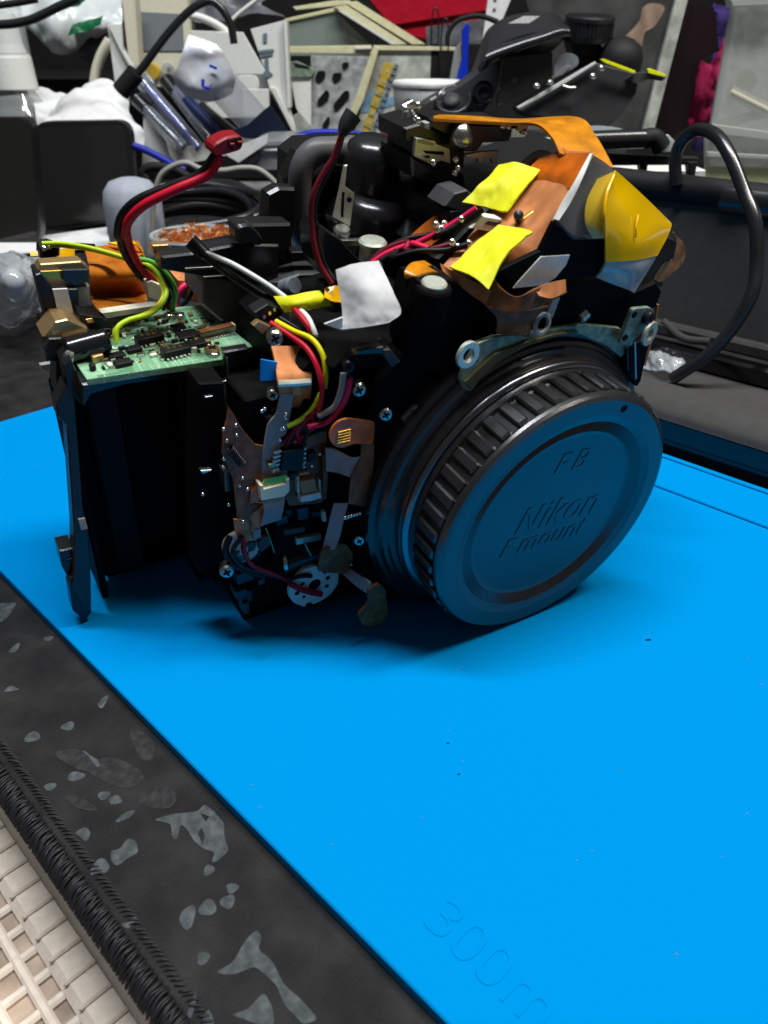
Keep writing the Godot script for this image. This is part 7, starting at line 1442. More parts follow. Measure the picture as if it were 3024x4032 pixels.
	vz(t, "flap", M.white_plastic, [Vector3(-0.07807, 0.09612, -0.73), Vector3(-0.06004, 0.09612, -0.73), Vector3(-0.06239, 0.04861, -0.73), Vector3(-0.07414, 0.06906, -0.73)], 2.0, 0.4)
	vz(t, "flap", M.pale_card, [Vector3(-0.07471, 0.06456, -0.705), Vector3(-0.06903, 0.06762, -0.705), Vector3(-0.05596, 0.05342, -0.705), Vector3(-0.07147, 0.04941, -0.705)], 2.0, 0.4)
	# pens
	pen("clear ballpoint pen with a bright blue refill", Vector3(-0.18718, 0.09679, -0.665), Vector3(-0.14015, 0.04773, -0.64), 0.0050, M.pen_clear, M.pen_blue, M.pen_clear)
	pen("clear ballpoint pen with a black top, lowest of the pens", Vector3(-0.18544, 0.07949, -0.655), Vector3(-0.15043, 0.04826, -0.635), 0.0046, M.pen_clear, M.pen_navy, M.black_satin)
	pen("dark navy ballpoint pen in the organiser", Vector3(-0.1579, 0.08377, -0.67), Vector3(-0.12042, 0.05349, -0.64), 0.0050, M.pen_navy, M.pen_navy, M.pen_clear)
	pen("black capped ballpoint pen between the blue and navy pens", Vector3(-0.16708, 0.0909, -0.675), Vector3(-0.12929, 0.05069, -0.645), 0.0048, M.pen_clear, M.black_satin, M.black_satin)
	pen("slim black ballpoint pen, rightmost of the pens", Vector3(-0.14603, 0.07763, -0.668), Vector3(-0.11247, 0.05692, -0.64), 0.0044, M.black_satin, M.black_satin, M.pen_clear)
	# glossy sachet
	t = thing("sachet", "glossy white sachet with blue print sticking out of the organiser", "packet")
	sheet(t, "sachet", M.sachet_white, [[Vector3(-0.13582, 0.12, -0.63), Vector3(-0.12585, 0.1172, -0.63), Vector3(-0.11737, 0.11419, -0.63)], [Vector3(-0.14216, 0.10517, -0.622), Vector3(-0.12596, 0.10314, -0.622), Vector3(-0.10917, 0.10619, -0.622)], [Vector3(-0.14861, 0.09287, -0.622), Vector3(-0.13011, 0.0887, -0.622), Vector3(-0.10513, 0.09391, -0.622)], [Vector3(-0.14384, 0.0841, -0.63), Vector3(-0.12676, 0.07981, -0.63), Vector3(-0.10902, 0.0841, -0.63)]], 0.0006, 8, 0.0025, 16.0, 5)
	for q in [[Vector3(-0.12791, 0.09427, -0.6175), Vector3(-0.12558, 0.09407, -0.6175), Vector3(-0.12644, 0.08994, -0.6175), Vector3(-0.12266, 0.0889, -0.6175), Vector3(-0.12182, 0.09097, -0.6175), Vector3(-0.12087, 0.09097, -0.6175), Vector3(-0.1235, 0.08682, -0.6175), Vector3(-0.12852, 0.08942, -0.6175)], [Vector3(-0.12096, 0.10324, -0.6175), Vector3(-0.11593, 0.10121, -0.6175), Vector3(-0.11669, 0.09969, -0.6175), Vector3(-0.12174, 0.10162, -0.6175)]]:
		vz(t, "printed_mark", M.pen_blue, q, 0.5, 0.0)
	t = thing("clear_tube", "clear plastic tube lying below the sachet", "tube")
	tube(t, "tube", M.pen_clear, [Vector3(-0.11578, 0.08813, -0.635), Vector3(-0.10362, 0.07517, -0.635), Vector3(-0.09576, 0.06634, -0.635)], 0.012, 16)
	# navy card
	t = thing("navy_card", "dark navy folded card standing in front of the organiser", "card")
	vz(t, "card", M.navy_card, [Vector3(-0.11277, 0.06041, -0.62), Vector3(-0.0989, 0.06512, -0.62), Vector3(-0.08722, 0.07399, -0.62), Vector3(-0.08137, 0.07784, -0.62), Vector3(-0.07546, 0.06968, -0.62), Vector3(-0.06754, 0.05699, -0.62), Vector3(-0.08875, 0.05544, -0.62), Vector3(-0.11309, 0.05744, -0.62)], 2.0, 0.4)
	# looping black lead and white leads
	t = thing("black_lead", "glossy black lead arching over the white meter", "cable")
	tube(t, "lead", M.black_satin, [Vector3(-0.17757, 0.09128, -0.61), Vector3(-0.16533, 0.10189, -0.61), Vector3(-0.15577, 0.11131, -0.61), Vector3(-0.14385, 0.12248, -0.61), Vector3(-0.12995, 0.1334, -0.61), Vector3(-0.12041, 0.13807, -0.61), Vector3(-0.11362, 0.139, -0.61), Vector3(-0.10745, 0.13434, -0.61), Vector3(-0.10274, 0.12583, -0.61), Vector3(-0.10156, 0.11522, -0.61)], 0.0026, 10)
	tube(t, "plug", M.black_rubber, [Vector3(-0.18365, 0.08666, -0.61), Vector3(-0.17739, 0.0923, -0.61), Vector3(-0.17054, 0.09838, -0.61)], 0.0062, 10)
	var p := tube(self, "white_cable", M.white_plastic, [Vector3(-0.15764, 0.13495, -0.745), Vector3(-0.14696, 0.13264, -0.745), Vector3(-0.13387, 0.12683, -0.745), Vector3(-0.12506, 0.11861, -0.745), Vector3(-0.12196, 0.10787, -0.745)], 0.003, 8)
	tag(p, "white cable behind the glossy sachet", "cable")
	p = tube(self, "white_cable", M.cream_plastic, [Vector3(-0.22364, 0.11741, -0.735), Vector3(-0.23253, 0.10679, -0.735), Vector3(-0.23879, 0.09598, -0.735), Vector3(-0.24329, 0.08374, -0.735)], 0.0042, 8)
	tag(p, "cream cable coming down left of the organiser", "cable")
	p = sheet(self, "clear_bag", M.bag_grey, [[Vector3(-0.16688, 0.15463, -0.8), Vector3(-0.13352, 0.15463, -0.8), Vector3(-0.08419, 0.15463, -0.8)], [Vector3(-0.16492, 0.14217, -0.79), Vector3(-0.13046, 0.13975, -0.79), Vector3(-0.10476, 0.13975, -0.79)], [Vector3(-0.16249, 0.13342, -0.78), Vector3(-0.12692, 0.12978, -0.78), Vector3(-0.08381, 0.13342, -0.78)]], 0.0008, 8, 0.014, 12.0, 23)
	tag(p, "grey rumpled bag behind the organiser at the top", "bag")
	p = tube(self, "white_cable", M.white_plastic, [Vector3(-0.12889, 0.13002, -0.76), Vector3(-0.12053, 0.1365, -0.76), Vector3(-0.10724, 0.14466, -0.76), Vector3(-0.09992, 0.14927, -0.76)], 0.0016, 8)
	tag(p, "thin white cable at the top behind the sachet", "cable")
	# metal tin
	t = thing("metal_tin", "flat silver metal tin behind the camera body", "tin")
	vz(t, "tin", M.tin_metal, rounded([Vector3(-0.09042, 0.05828, -0.56), Vector3(-0.08242, 0.0608, -0.56), Vector3(-0.05355, 0.0613, -0.56), Vector3(-0.05343, 0.04291, -0.56), Vector3(-0.08172, 0.04239, -0.56), Vector3(-0.08996, 0.05117, -0.56)], 0.003, 3), 60.0, 1.5)
	vz(t, "lid_edge", M.steel, [Vector3(-0.0879, 0.05829, -0.558), Vector3(-0.05462, 0.05869, -0.558), Vector3(-0.0547, 0.05728, -0.558), Vector3(-0.08806, 0.05648, -0.558)], 2.0, 0.4)
	vz(t, "lid_edge", M.white_plastic, [Vector3(-0.08033, 0.05597, -0.558), Vector3(-0.05475, 0.05648, -0.558), Vector3(-0.05482, 0.05526, -0.558), Vector3(-0.07988, 0.05466, -0.558)], 2.0, 0.4)
	vz(t, "latch", M.black_satin, rounded([Vector3(-0.09061, 0.05568, -0.556), Vector3(-0.08332, 0.05669, -0.556), Vector3(-0.08178, 0.04857, -0.556), Vector3(-0.08978, 0.04652, -0.556)], 0.003, 3), 4.0, 0.6)
	vz(t, "tag", M.paper_white, [Vector3(-0.10553, 0.05428, -0.555), Vector3(-0.08833, 0.0608, -0.555), Vector3(-0.07533, 0.06526, -0.555), Vector3(-0.07631, 0.0598, -0.555), Vector3(-0.09617, 0.04818, -0.555), Vector3(-0.10248, 0.05175, -0.555)], 0.8, 0.1)
	p = tube(self, "blue_cable", M.wire_blue, [Vector3(-0.06445, 0.05825, -0.6), Vector3(-0.05244, 0.06114, -0.6), Vector3(-0.0382, 0.06189, -0.6), Vector3(-0.0193, 0.06061, -0.6), Vector3(-0.00273, 0.05793, -0.6), Vector3(0.01632, 0.05438, -0.6)], 0.0026, 8)
	tag(p, "blue cable running behind the camera body", "cable")
	p = vz(self, "glass_plate", M.acrylic, [Vector3(-0.00963, 0.05676, -0.585), Vector3(0.01242, 0.05676, -0.585), Vector3(0.02188, 0.04828, -0.585), Vector3(0.00905, 0.04398, -0.585), Vector3(-0.00971, 0.04828, -0.585)], 20.0, 0.5)
	tag(p, "small clear glass plate behind the camera body", "plate")
	# stacked ivory frames
	t = thing("picture_frame", "clear pane with stacked ivory rims leaning at the back", "frame")
	vz(t, "pane", M.acrylic, [Vector3(-0.08526, 0.13325, -0.8), Vector3(-0.04372, 0.14029, -0.8), Vector3(-0.00944, 0.11242, -0.8), Vector3(-0.0125, 0.10597, -0.8), Vector3(-0.08631, 0.10597, -0.8)], 2.0, 0.3)
	for q in [[Vector3(-0.08723, 0.13358, -0.798), Vector3(-0.04135, 0.14219, -0.798), Vector3(-0.0385, 0.13974, -0.798), Vector3(-0.08442, 0.13159, -0.798)], [Vector3(-0.0431, 0.14217, -0.79), Vector3(-0.03222, 0.14338, -0.79), Vector3(0.02024, 0.11474, -0.79), Vector3(0.01138, 0.11398, -0.79)], [Vector3(-0.03404, 0.14556, -0.8), Vector3(-0.02379, 0.14677, -0.8), Vector3(0.03696, 0.11472, -0.8), Vector3(0.02499, 0.11434, -0.8)], [Vector3(-0.08052, 0.14283, -0.81), Vector3(-0.04181, 0.14777, -0.81), Vector3(-0.02999, 0.14777, -0.81), Vector3(-0.0271, 0.14469, -0.81), Vector3(-0.04195, 0.14345, -0.81), Vector3(-0.0777, 0.14035, -0.81)], [Vector3(-0.0837, 0.11313, -0.78), Vector3(-0.01066, 0.11401, -0.78), Vector3(-0.01071, 0.10749, -0.78), Vector3(-0.08402, 0.10812, -0.78)]]:
		vz(t, "rim", M.frame_ivory, q, 8.0, 0.8)
	for q in [[Vector3(-0.03937, 0.13938, -0.786), Vector3(-0.03619, 0.13938, -0.786), Vector3(0.01132, 0.11475, -0.786), Vector3(0.00691, 0.11437, -0.786)], [Vector3(-0.02518, 0.11277, -0.777), Vector3(-0.01062, 0.11302, -0.777), Vector3(-0.01064, 0.11127, -0.777), Vector3(-0.02521, 0.11102, -0.777)]]:
		vz(t, "rim_line", M.white_plastic, q, 3.0, 0.3)
	vz(t, "photo", M.flex_brown, rounded([Vector3(-0.05432, 0.11945, -0.803), Vector3(-0.04223, 0.12326, -0.803), Vector3(-0.02138, 0.12072, -0.803), Vector3(-0.00946, 0.11472, -0.803), Vector3(-0.0545, 0.11523, -0.803)], 0.004, 3), 1.0, 0.1)
	# perforated panel
	t = thing("perforated_panel", "grey perforated plastic panel with oblong dark slots", "panel")
	vz(t, "panel", M.pale_grey, [Vector3(-0.0602, 0.10679, -0.735), Vector3(-0.01011, 0.10619, -0.735), Vector3(-0.02628, 0.06109, -0.735), Vector3(-0.03385, 0.04618, -0.735), Vector3(-0.06298, 0.05076, -0.735)], 4.0, 0.6)
	for q in [[Vector3(-0.05549, 0.09601, -0.734), Vector3(-0.04851, 0.09625, -0.734), Vector3(-0.04871, 0.09115, -0.734), Vector3(-0.0545, 0.08687, -0.734), Vector3(-0.05717, 0.08993, -0.734)], [Vector3(-0.0423, 0.09455, -0.734), Vector3(-0.03503, 0.0948, -0.734), Vector3(-0.03515, 0.09054, -0.734), Vector3(-0.04116, 0.08687, -0.734), Vector3(-0.04358, 0.08993, -0.734)], [Vector3(-0.03511, 0.10179, -0.734), Vector3(-0.02926, 0.10263, -0.734), Vector3(-0.02893, 0.09902, -0.734), Vector3(-0.03386, 0.09661, -0.734)], [Vector3(-0.05573, 0.07509, -0.734), Vector3(-0.04835, 0.08255, -0.734), Vector3(-0.04562, 0.08007, -0.734), Vector3(-0.04651, 0.07509, -0.734), Vector3(-0.05382, 0.07006, -0.734), Vector3(-0.05661, 0.07132, -0.734)], [Vector3(-0.04281, 0.07132, -0.734), Vector3(-0.03286, 0.08193, -0.734), Vector3(-0.02893, 0.08132, -0.734), Vector3(-0.02904, 0.07634, -0.734), Vector3(-0.03897, 0.0669, -0.734), Vector3(-0.04254, 0.0669, -0.734)], [Vector3(-0.05299, 0.05603, -0.734), Vector3(-0.0477, 0.06245, -0.734), Vector3(-0.04603, 0.06117, -0.734), Vector3(-0.04651, 0.05603, -0.734), Vector3(-0.05173, 0.05149, -0.734)]]:
		vz(t, "slot", M.black_flat, rounded(q, 0.002, 3), 2.0, 0.0)
	t = thing("green_box", "small pale green clip box above the white carton flap", "box")
	vz(t, "box", M.pale_green, [Vector3(-0.07801, 0.10238, -0.728), Vector3(-0.07191, 0.10309, -0.728), Vector3(-0.05681, 0.09677, -0.728), Vector3(-0.05717, 0.09497, -0.728), Vector3(-0.06009, 0.09196, -0.728), Vector3(-0.07816, 0.09135, -0.728)], 10.0, 0.5)
	vz(t, "slot", M.black_flat, [Vector3(-0.07398, 0.10192, -0.7274), Vector3(-0.06242, 0.09954, -0.7274), Vector3(-0.0611, 0.09834, -0.7274), Vector3(-0.07209, 0.09918, -0.7274)], 0.8, 0.0)
	# booklet with print
	t = thing("booklet", "pale booklet with yellow lettering and blue and rose print", "booklet")
	vz(t, "cover", M.pale_card, [Vector3(-0.00427, 0.1118, -0.69), Vector3(0.03649, 0.1118, -0.69), Vector3(0.03601, 0.08572, -0.69), Vector3(0.02371, 0.07163, -0.69), Vector3(0.01053, 0.04737, -0.69), Vector3(-0.02637, 0.0486, -0.69), Vector3(-0.01641, 0.07636, -0.69)], 5.0, 0.4)
	vz(t, "spine", M.frame_ivory, [Vector3(-0.00781, 0.11425, -0.684), Vector3(-0.00359, 0.11239, -0.684), Vector3(-0.01627, 0.07671, -0.684), Vector3(-0.02729, 0.0577, -0.684), Vector3(-0.02986, 0.06251, -0.684)], 9.0, 0.6)
	vz(t, "page_edge", M.frame_ivory, [Vector3(-0.00785, 0.11424, -0.688), Vector3(0.05503, 0.11314, -0.688), Vector3(0.05515, 0.11071, -0.688), Vector3(-0.00362, 0.11093, -0.688)], 6.0, 0.4)
	for q in [[[Vector3(-0.01528, 0.08108, -0.6896), Vector3(-0.0057, 0.08283, -0.6896), Vector3(0.00093, 0.07932, -0.6896), Vector3(0.02154, 0.07991, -0.6896), Vector3(0.01694, 0.07639, -0.6896), Vector3(0.00094, 0.07165, -0.6896), Vector3(-0.00309, 0.06927, -0.6896), Vector3(-0.01921, 0.06808, -0.6896)], "print_blue"], [[Vector3(-0.00446, 0.05908, -0.6892), Vector3(0.005, 0.05993, -0.6892), Vector3(0.01035, 0.06691, -0.6892), Vector3(0.01703, 0.0693, -0.6892), Vector3(0.01591, 0.05237, -0.6892), Vector3(0.01051, 0.04868, -0.6892), Vector3(-0.00041, 0.04992, -0.6892)], "print_rose"]]:
		vz(t, "printed_patch", M[q[1]], q[0], 0.4, 0.0)
	for k in 7:
		var c: Vector3 = Vector3(0.00222, 0.0978, -0.689).lerp(Vector3(-0.01507, 0.05423, -0.689), k / 6.0)
		box(t, "letter", M.print_gold, c, Vector3(0.0058, 0.007, 0.0006) * (1.35 if k == 0 else 0.85 + 0.2 * (k % 2)), Basis(Vector3(0, 0, 1), -0.4), 0.0)
		box(t, "letter", M.pale_card, c + Vector3(0.0004, -0.0006, 0.0003), Vector3(0.002, 0.0022, 0.0006), Basis(Vector3(0, 0, 1), -0.4 + 0.5 * (k % 3)), 0.0)
	for k in 11:
		var c: Vector3 = Vector3(0.0094, 0.1004, -0.689).lerp(Vector3(-0.00773, 0.05606, -0.689), k / 10.0)
		box(t, "letter", M.print_slate, c, Vector3(0.0028 + 0.0008 * (k % 2), 0.0030, 0.0006), Basis(Vector3(0, 0, 1), -0.4), 0.0)
	# red box, clips, blue stick, white card
	t = thing("red_box", "bright red box lying across the top of the picture", "box")
	vz(t, "face", M.red_box, [Vector3(-0.02437, 0.16114, -0.88), Vector3(0.10783, 0.16114, -0.88), Vector3(0.10041, 0.14218, -0.88), Vector3(0.00603, 0.12949, -0.88), Vector3(-0.00372, 0.13974, -0.88)], 40.0, 1.5)
	vz(t, "underside", M.red_box, [Vector3(0.00605, 0.13024, -0.884), Vector3(0.10087, 0.1423, -0.884), Vector3(0.09409, 0.13437, -0.884), Vector3(0.04238, 0.11839, -0.884), Vector3(0.02253, 0.1219, -0.884)], 30.0, 1.0)
	for q in [[[Vector3(0.03638, 0.11512, -0.69), Vector3(0.04152, 0.11567, -0.69), Vector3(0.04311, 0.09034, -0.69), Vector3(0.03588, 0.08977, -0.69)], "black binder clip standing left of two by the blue stick"], [[Vector3(0.04246, 0.10858, -0.68), Vector3(0.04949, 0.1088, -0.68), Vector3(0.05104, 0.08844, -0.68), Vector3(0.0432, 0.08901, -0.68)], "black binder clip standing right of two by the blue stick"]]:
		t = thing("binder_clip", q[1], "clip", Vector3.ZERO, Basis(), "binder clips by the blue stick")
		vz(t, "body", M.black_rubber, q[0], 9.0, 0.8)
		var c: Vector3 = q[0][0].lerp(q[0][1], 0.5)
		tube(t, "handle", M.dark_metal, [c + Vector3(-0.003, -0.002, -0.004), c + Vector3(-0.002, 0.02, -0.004), c + Vector3(0.002, 0.02, -0.004), c + Vector3(0.003, -0.002, -0.004)], 0.0007, 6)
	t = thing("blue_stick", "blue plastic stick standing beside the white card", "tool")
	vz(t, "blade", M.stick_blue, [Vector3(0.05657, 0.12353, -0.66), Vector3(0.06, 0.12787, -0.66), Vector3(0.06215, 0.12663, -0.66), Vector3(0.06219, 0.11092, -0.66), Vector3(0.06268, 0.09146, -0.66), Vector3(0.05386, 0.09124, -0.66), Vector3(0.05803, 0.10773, -0.66)], 4.0, 0.8)
	vz(t, "holder", M.milky_plastic, [Vector3(0.05286, 0.11194, -0.668), Vector3(0.05703, 0.11621, -0.668), Vector3(0.0585, 0.1, -0.668), Vector3(0.0545, 0.09116, -0.668), Vector3(0.04945, 0.09004, -0.668)], 6.0, 0.8)
	t = thing("white_card", "tall white card with grey lettering behind the black shell", "card")
	vz(t, "card", M.paper_white, [Vector3(0.08613, 0.1527, -0.76), Vector3(0.10708, 0.1527, -0.76), Vector3(0.09546, 0.12467, -0.76), Vector3(0.08889, 0.0978, -0.76), Vector3(0.08057, 0.09279, -0.76)], 2.0, 0.2)
	for k in 4:
		vz(t, "printed_mark", M.print_slate, [Vector3(0.09014, 0.14716, -0.759), Vector3(0.0925, 0.14716, -0.759), Vector3(0.0926, 0.14577, -0.759), Vector3(0.09025, 0.14577, -0.759)].map(func(q): return q + Vector3(0, -0.0068 * k, 0)), 1.2, 0.0)
	t = thing("white_cup", "white rounded cup behind the black shell's tip", "cup", Vector3(0.03228, 0.0838, -0.64))
	lathe(t, "cup", M.white_plastic, [Vector2(0, -0.03), Vector2(0.022, -0.03), Vector2(0.026, 0.006), Vector2(0.0255, 0.0085), Vector2(0.024, 0.009), Vector2(0.0225, 0.006), Vector2(0, 0.004)], Vector3.ZERO, Vector3.UP, 36, false)
	lathe(t, "rim", M.pale_grey, [Vector2(0.026, 0.004), Vector2(0.0266, 0.0048), Vector2(0.0266, 0.0062), Vector2(0.026, 0.007)], Vector3.ZERO, Vector3.UP, 36, true)
	p = vz(self, "lavender_card", M.bag_grey, [Vector3(0.03659, 0.12763, -0.8), Vector3(0.08802, 0.13387, -0.8), Vector3(0.08631, 0.11498, -0.8), Vector3(0.03852, 0.11242, -0.8)], 3.0, 0.3)
	tag(p, "grey card behind the binder clips", "card")
	p = tube(self, "thin_black_cable", M.black_rubber, [Vector3(0.04728, 0.11407, -0.67), Vector3(0.04758, 0.12153, -0.67), Vector3(0.05283, 0.12888, -0.67), Vector3(0.06131, 0.132, -0.67), Vector3(0.07114, 0.13252, -0.67), Vector3(0.08375, 0.12888, -0.67)], 0.0018, 8)
	tag(p, "thin black cable arching behind the blue stick", "cable")

func bg_right() -> void:
	# camera cover shell lying behind
	var t := thing("camera_shell", "black camera cover shell with dial and yellow line lying behind the camera body", "camera cover")
	vz(t, "grip_arm", M.shell_black, rounded([Vector3(0.02191, 0.08391, -0.52), Vector3(0.02695, 0.08702, -0.52), Vector3(0.03636, 0.0914, -0.52), Vector3(0.04385, 0.0943, -0.52), Vector3(0.05421, 0.10091, -0.52), Vector3(0.05836, 0.10472, -0.52), Vector3(0.06019, 0.11436, -0.52), Vector3(0.06339, 0.12119, -0.52), Vector3(0.07404, 0.12586, -0.52), Vector3(0.07814, 0.12119, -0.52), Vector3(0.06884, 0.10688, -0.52), Vector3(0.06725, 0.09096, -0.52), Vector3(0.05945, 0.07905, -0.52), Vector3(0.05178, 0.07779, -0.52), Vector3(0.02917, 0.07779, -0.52), Vector3(0.02344, 0.07472, -0.52)], 0.004, 3), 26.0, 2.5)
	lathe(t, "button_ring", M.black_satin, [Vector2(0.0, 0.0006), Vector2(0.0085, 0.0008), Vector2(0.0094, 0.0018), Vector2(0.0106, 0.0018), Vector2(0.0114, 0.0006), Vector2(0.0114, -0.002)], Vector3(0.04136, 0.08646, -0.52), Vector3(-0.15, 0.9, 0.8), 32, false)
	lathe(t, "button", M.shell_black, [Vector2(0.0, 0.0022), Vector2(0.004, 0.0018), Vector2(0.0052, 0.0006), Vector2(0.0052, -0.002)], Vector3(0.03992, 0.08685, -0.518), Vector3(-0.15, 0.9, 0.8), 28, false)
	for q in [[Vector3(0.02711, 0.08719, -0.517), Vector3(0.03054, 0.08915, -0.517), Vector3(0.03121, 0.0882, -0.517), Vector3(0.02809, 0.08652, -0.517)], [Vector3(0.03398, 0.09043, -0.517), Vector3(0.03565, 0.09138, -0.517), Vector3(0.03619, 0.09054, -0.517), Vector3(0.03483, 0.08971, -0.517)]]:
		vz(t, "button_mark", M.white_plastic, q, 0.6, 0.1)
	lathe(t, "socket", M.dark_metal, [Vector2(0.003, 0), Vector2(0.0055, 0), Vector2(0.006, 0.001), Vector2(0.006, -0.003)], Vector3(0.05874, 0.09105, -0.518), Vector3(0.2, 0.2, 1), 20)
	var sl := []
	for q in [[[Vector3(0.06333, 0.12363, -0.525), Vector3(0.07078, 0.12756, -0.525), Vector3(0.08408, 0.13, -0.525), Vector3(0.0908, 0.13033, -0.525), Vector3(0.09873, 0.12854, -0.525), Vector3(0.10723, 0.1224, -0.525)], [Vector3(0.05755, 0.10973, -0.5), Vector3(0.06395, 0.11215, -0.5), Vector3(0.07672, 0.11616, -0.5), Vector3(0.08852, 0.11934, -0.5), Vector3(0.09661, 0.1217, -0.5), Vector3(0.1022, 0.12154, -0.5)], [Vector3(0.05385, 0.10225, -0.505), Vector3(0.06485, 0.10885, -0.505), Vector3(0.07771, 0.11374, -0.505), Vector3(0.08962, 0.11737, -0.505), Vector3(0.09875, 0.11977, -0.505), Vector3(0.10434, 0.12017, -0.505)]]]:
		sl = q
	sheet(t, "flash_cover", M.shell_gloss, sl, 0.0025, 8)
	vz(t, "flash_back", M.shell_black, rounded([Vector3(0.06301, 0.12288, -0.53), Vector3(0.07235, 0.12866, -0.53), Vector3(0.08965, 0.13112, -0.53), Vector3(0.10162, 0.12866, -0.53), Vector3(0.1094, 0.12121, -0.53), Vector3(0.09973, 0.11107, -0.53), Vector3(0.06901, 0.09629, -0.53), Vector3(0.06395, 0.08192, -0.53), Vector3(0.05118, 0.08916, -0.53)], 0.004, 3), 30.0, 2.0)
	vz(t, "white_mark", M.white_plastic, [Vector3(0.06818, 0.12497, -0.499), Vector3(0.07635, 0.12831, -0.499), Vector3(0.08507, 0.12831, -0.499), Vector3(0.07943, 0.12497, -0.499)], 1.0, 0.2)
	vz(t, "inner_wall", M.screen_glass, [Vector3(0.06608, 0.09553, -0.505), Vector3(0.06723, 0.10885, -0.505), Vector3(0.09502, 0.1113, -0.505), Vector3(0.09663, 0.09722, -0.505), Vector3(0.07795, 0.09043, -0.505), Vector3(0.06583, 0.08353, -0.505)], 4.0, 0.5)
	vz(t, "lower_cover", M.shell_black, [Vector3(0.07788, 0.08298, -0.5), Vector3(0.09969, 0.09574, -0.5), Vector3(0.11923, 0.10632, -0.5), Vector3(0.14273, 0.10156, -0.5), Vector3(0.14525, 0.10073, -0.5), Vector3(0.1446, 0.09068, -0.5), Vector3(0.13605, 0.07778, -0.5), Vector3(0.12891, 0.07321, -0.5), Vector3(0.09293, 0.07865, -0.5), Vector3(0.08015, 0.07952, -0.5)], 30.0, 2.0)
	vz(t, "lens_hole", M.grey_plastic, rounded([Vector3(0.09606, 0.10061, -0.504), Vector3(0.09701, 0.10887, -0.504), Vector3(0.10336, 0.11131, -0.504), Vector3(0.10925, 0.10968, -0.504), Vector3(0.11074, 0.10558, -0.504), Vector3(0.10725, 0.1031, -0.504), Vector3(0.101, 0.09935, -0.504)], 0.003, 3), 2.0, 0.3)
	vz(t, "silver_reflection", M.tin_metal, [Vector3(0.0955, 0.09884, -0.502), Vector3(0.10276, 0.10521, -0.502), Vector3(0.10568, 0.10464, -0.502), Vector3(0.10146, 0.10025, -0.502)], 1.5, 0.3)  # silver patch paints a reflection on the shell
	lathe(t, "dome", M.black_rubber, [Vector2(0.0, 0.014), Vector2(0.005, 0.0134), Vector2(0.0095, 0.011), Vector2(0.0122, 0.006), Vector2(0.013, 0.0), Vector2(0.013, -0.008)], Vector3(0.13583, 0.10493, -0.515), Vector3(0.15, 1, 0.35), 36, false)
	vz(t, "lens_tube", M.grey_dark, [Vector3(0.10709, 0.11866, -0.522), Vector3(0.12453, 0.11907, -0.522), Vector3(0.12901, 0.10861, -0.522), Vector3(0.12445, 0.10606, -0.522), Vector3(0.11515, 0.10178, -0.522), Vector3(0.10988, 0.11199, -0.522)], 20.0, 1.0)
	# knurled dial
	var dc: Vector3 = Vector3(0.11697, 0.11988, -0.52)
	lathe(t, "dial", M.black_satin, [Vector2(0.0135, -0.003), Vector2(0.0135, 0.006), Vector2(0.0142, 0.0065), Vector2(0.0142, 0.0085), Vector2(0.0130, 0.0095), Vector2(0, 0.0096)], dc, Vector3(0.03, 1, 0.12), 40)
	var kb := S()
	for k in 40:
		var a := TAU * k / 40.0
		a_box(kb, dc + Vector3(cos(a) * 0.0138, 0.0018, sin(a) * 0.0138), Vector3(0.0011, 0.0075, 0.0011), Basis(Vector3.UP, -a), 0.0002)
	put(t, "knurling", kb, M.black_satin)
	for q in [[Vector3(0.07615, 0.08438, -0.497), Vector3(0.0882, 0.09083, -0.497), Vector3(0.10078, 0.09768, -0.497), Vector3(0.1177, 0.10686, -0.497), Vector3(0.11873, 0.10621, -0.497), Vector3(0.10457, 0.09768, -0.497), Vector3(0.09203, 0.09083, -0.497), Vector3(0.07756, 0.0837, -0.497)]]:
		vz(t, "pale_trim", M.white_plastic, q, 1.6, 0.3)
	vz(t, "yellow_trim", M.lime_line, [Vector3(0.12014, 0.10803, -0.495), Vector3(0.12199, 0.10819, -0.495), Vector3(0.14041, 0.10252, -0.495), Vector3(0.14061, 0.10137, -0.495), Vector3(0.13851, 0.10154, -0.495), Vector3(0.12272, 0.10642, -0.495)], 1.6, 0.3)
	vz(t, "yellow_trim", M.lime_line, [Vector3(0.14682, 0.1035, -0.495), Vector3(0.14848, 0.10366, -0.495), Vector3(0.15768, 0.10072, -0.495), Vector3(0.15771, 0.09957, -0.495), Vector3(0.14795, 0.10137, -0.495)], 1.6, 0.3)
	vz(t, "trim_arm", M.grey_dark, [Vector3(0.14093, 0.10164, -0.497), Vector3(0.14755, 0.10164, -0.497), Vector3(0.15936, 0.09917, -0.497), Vector3(0.15686, 0.09735, -0.497), Vector3(0.14908, 0.09835, -0.497), Vector3(0.14287, 0.09586, -0.497), Vector3(0.13675, 0.09835, -0.497)], 6.0, 0.5)
	for q in [Vector3(0.08614, 0.09523, -0.496), Vector3(0.09356, 0.09689, -0.496), Vector3(0.12145, 0.10396, -0.496), Vector3(0.1173, 0.10003, -0.496)]:
		lathe(t, "rivet", M.solder, [Vector2(0, 0.0012), Vector2(0.0014, 0.0008), Vector2(0.002, 0.0)], q, Vector3(0, 0.4, 1), 12, false)
	tube(t, "strap_lug", M.steel, [Vector3(0.1009, 0.09507, -0.496), Vector3(0.10482, 0.09407, -0.496), Vector3(0.10813, 0.09423, -0.496)], 0.001, 6)
	# dark block the shell lies on
	var sb := S()
	a_box(sb, Vector3(0.09, 0.031, -0.565), Vector3(0.11, 0.068, 0.12), Basis(), 0.001)
	struct("support_block", sb, M.poster_dark)
	# dark poster
	t = thing("poster_board", "dark grey poster board with a pale bent arm print and white edge", "poster")
	vz(t, "board", M.poster_dark, [Vector3(0.09532, 0.14691, -0.64), Vector3(0.20442, 0.14691, -0.64), Vector3(0.19404, 0.05349, -0.64), Vector3(0.14209, 0.05349, -0.64)], 3.0, 0.3)
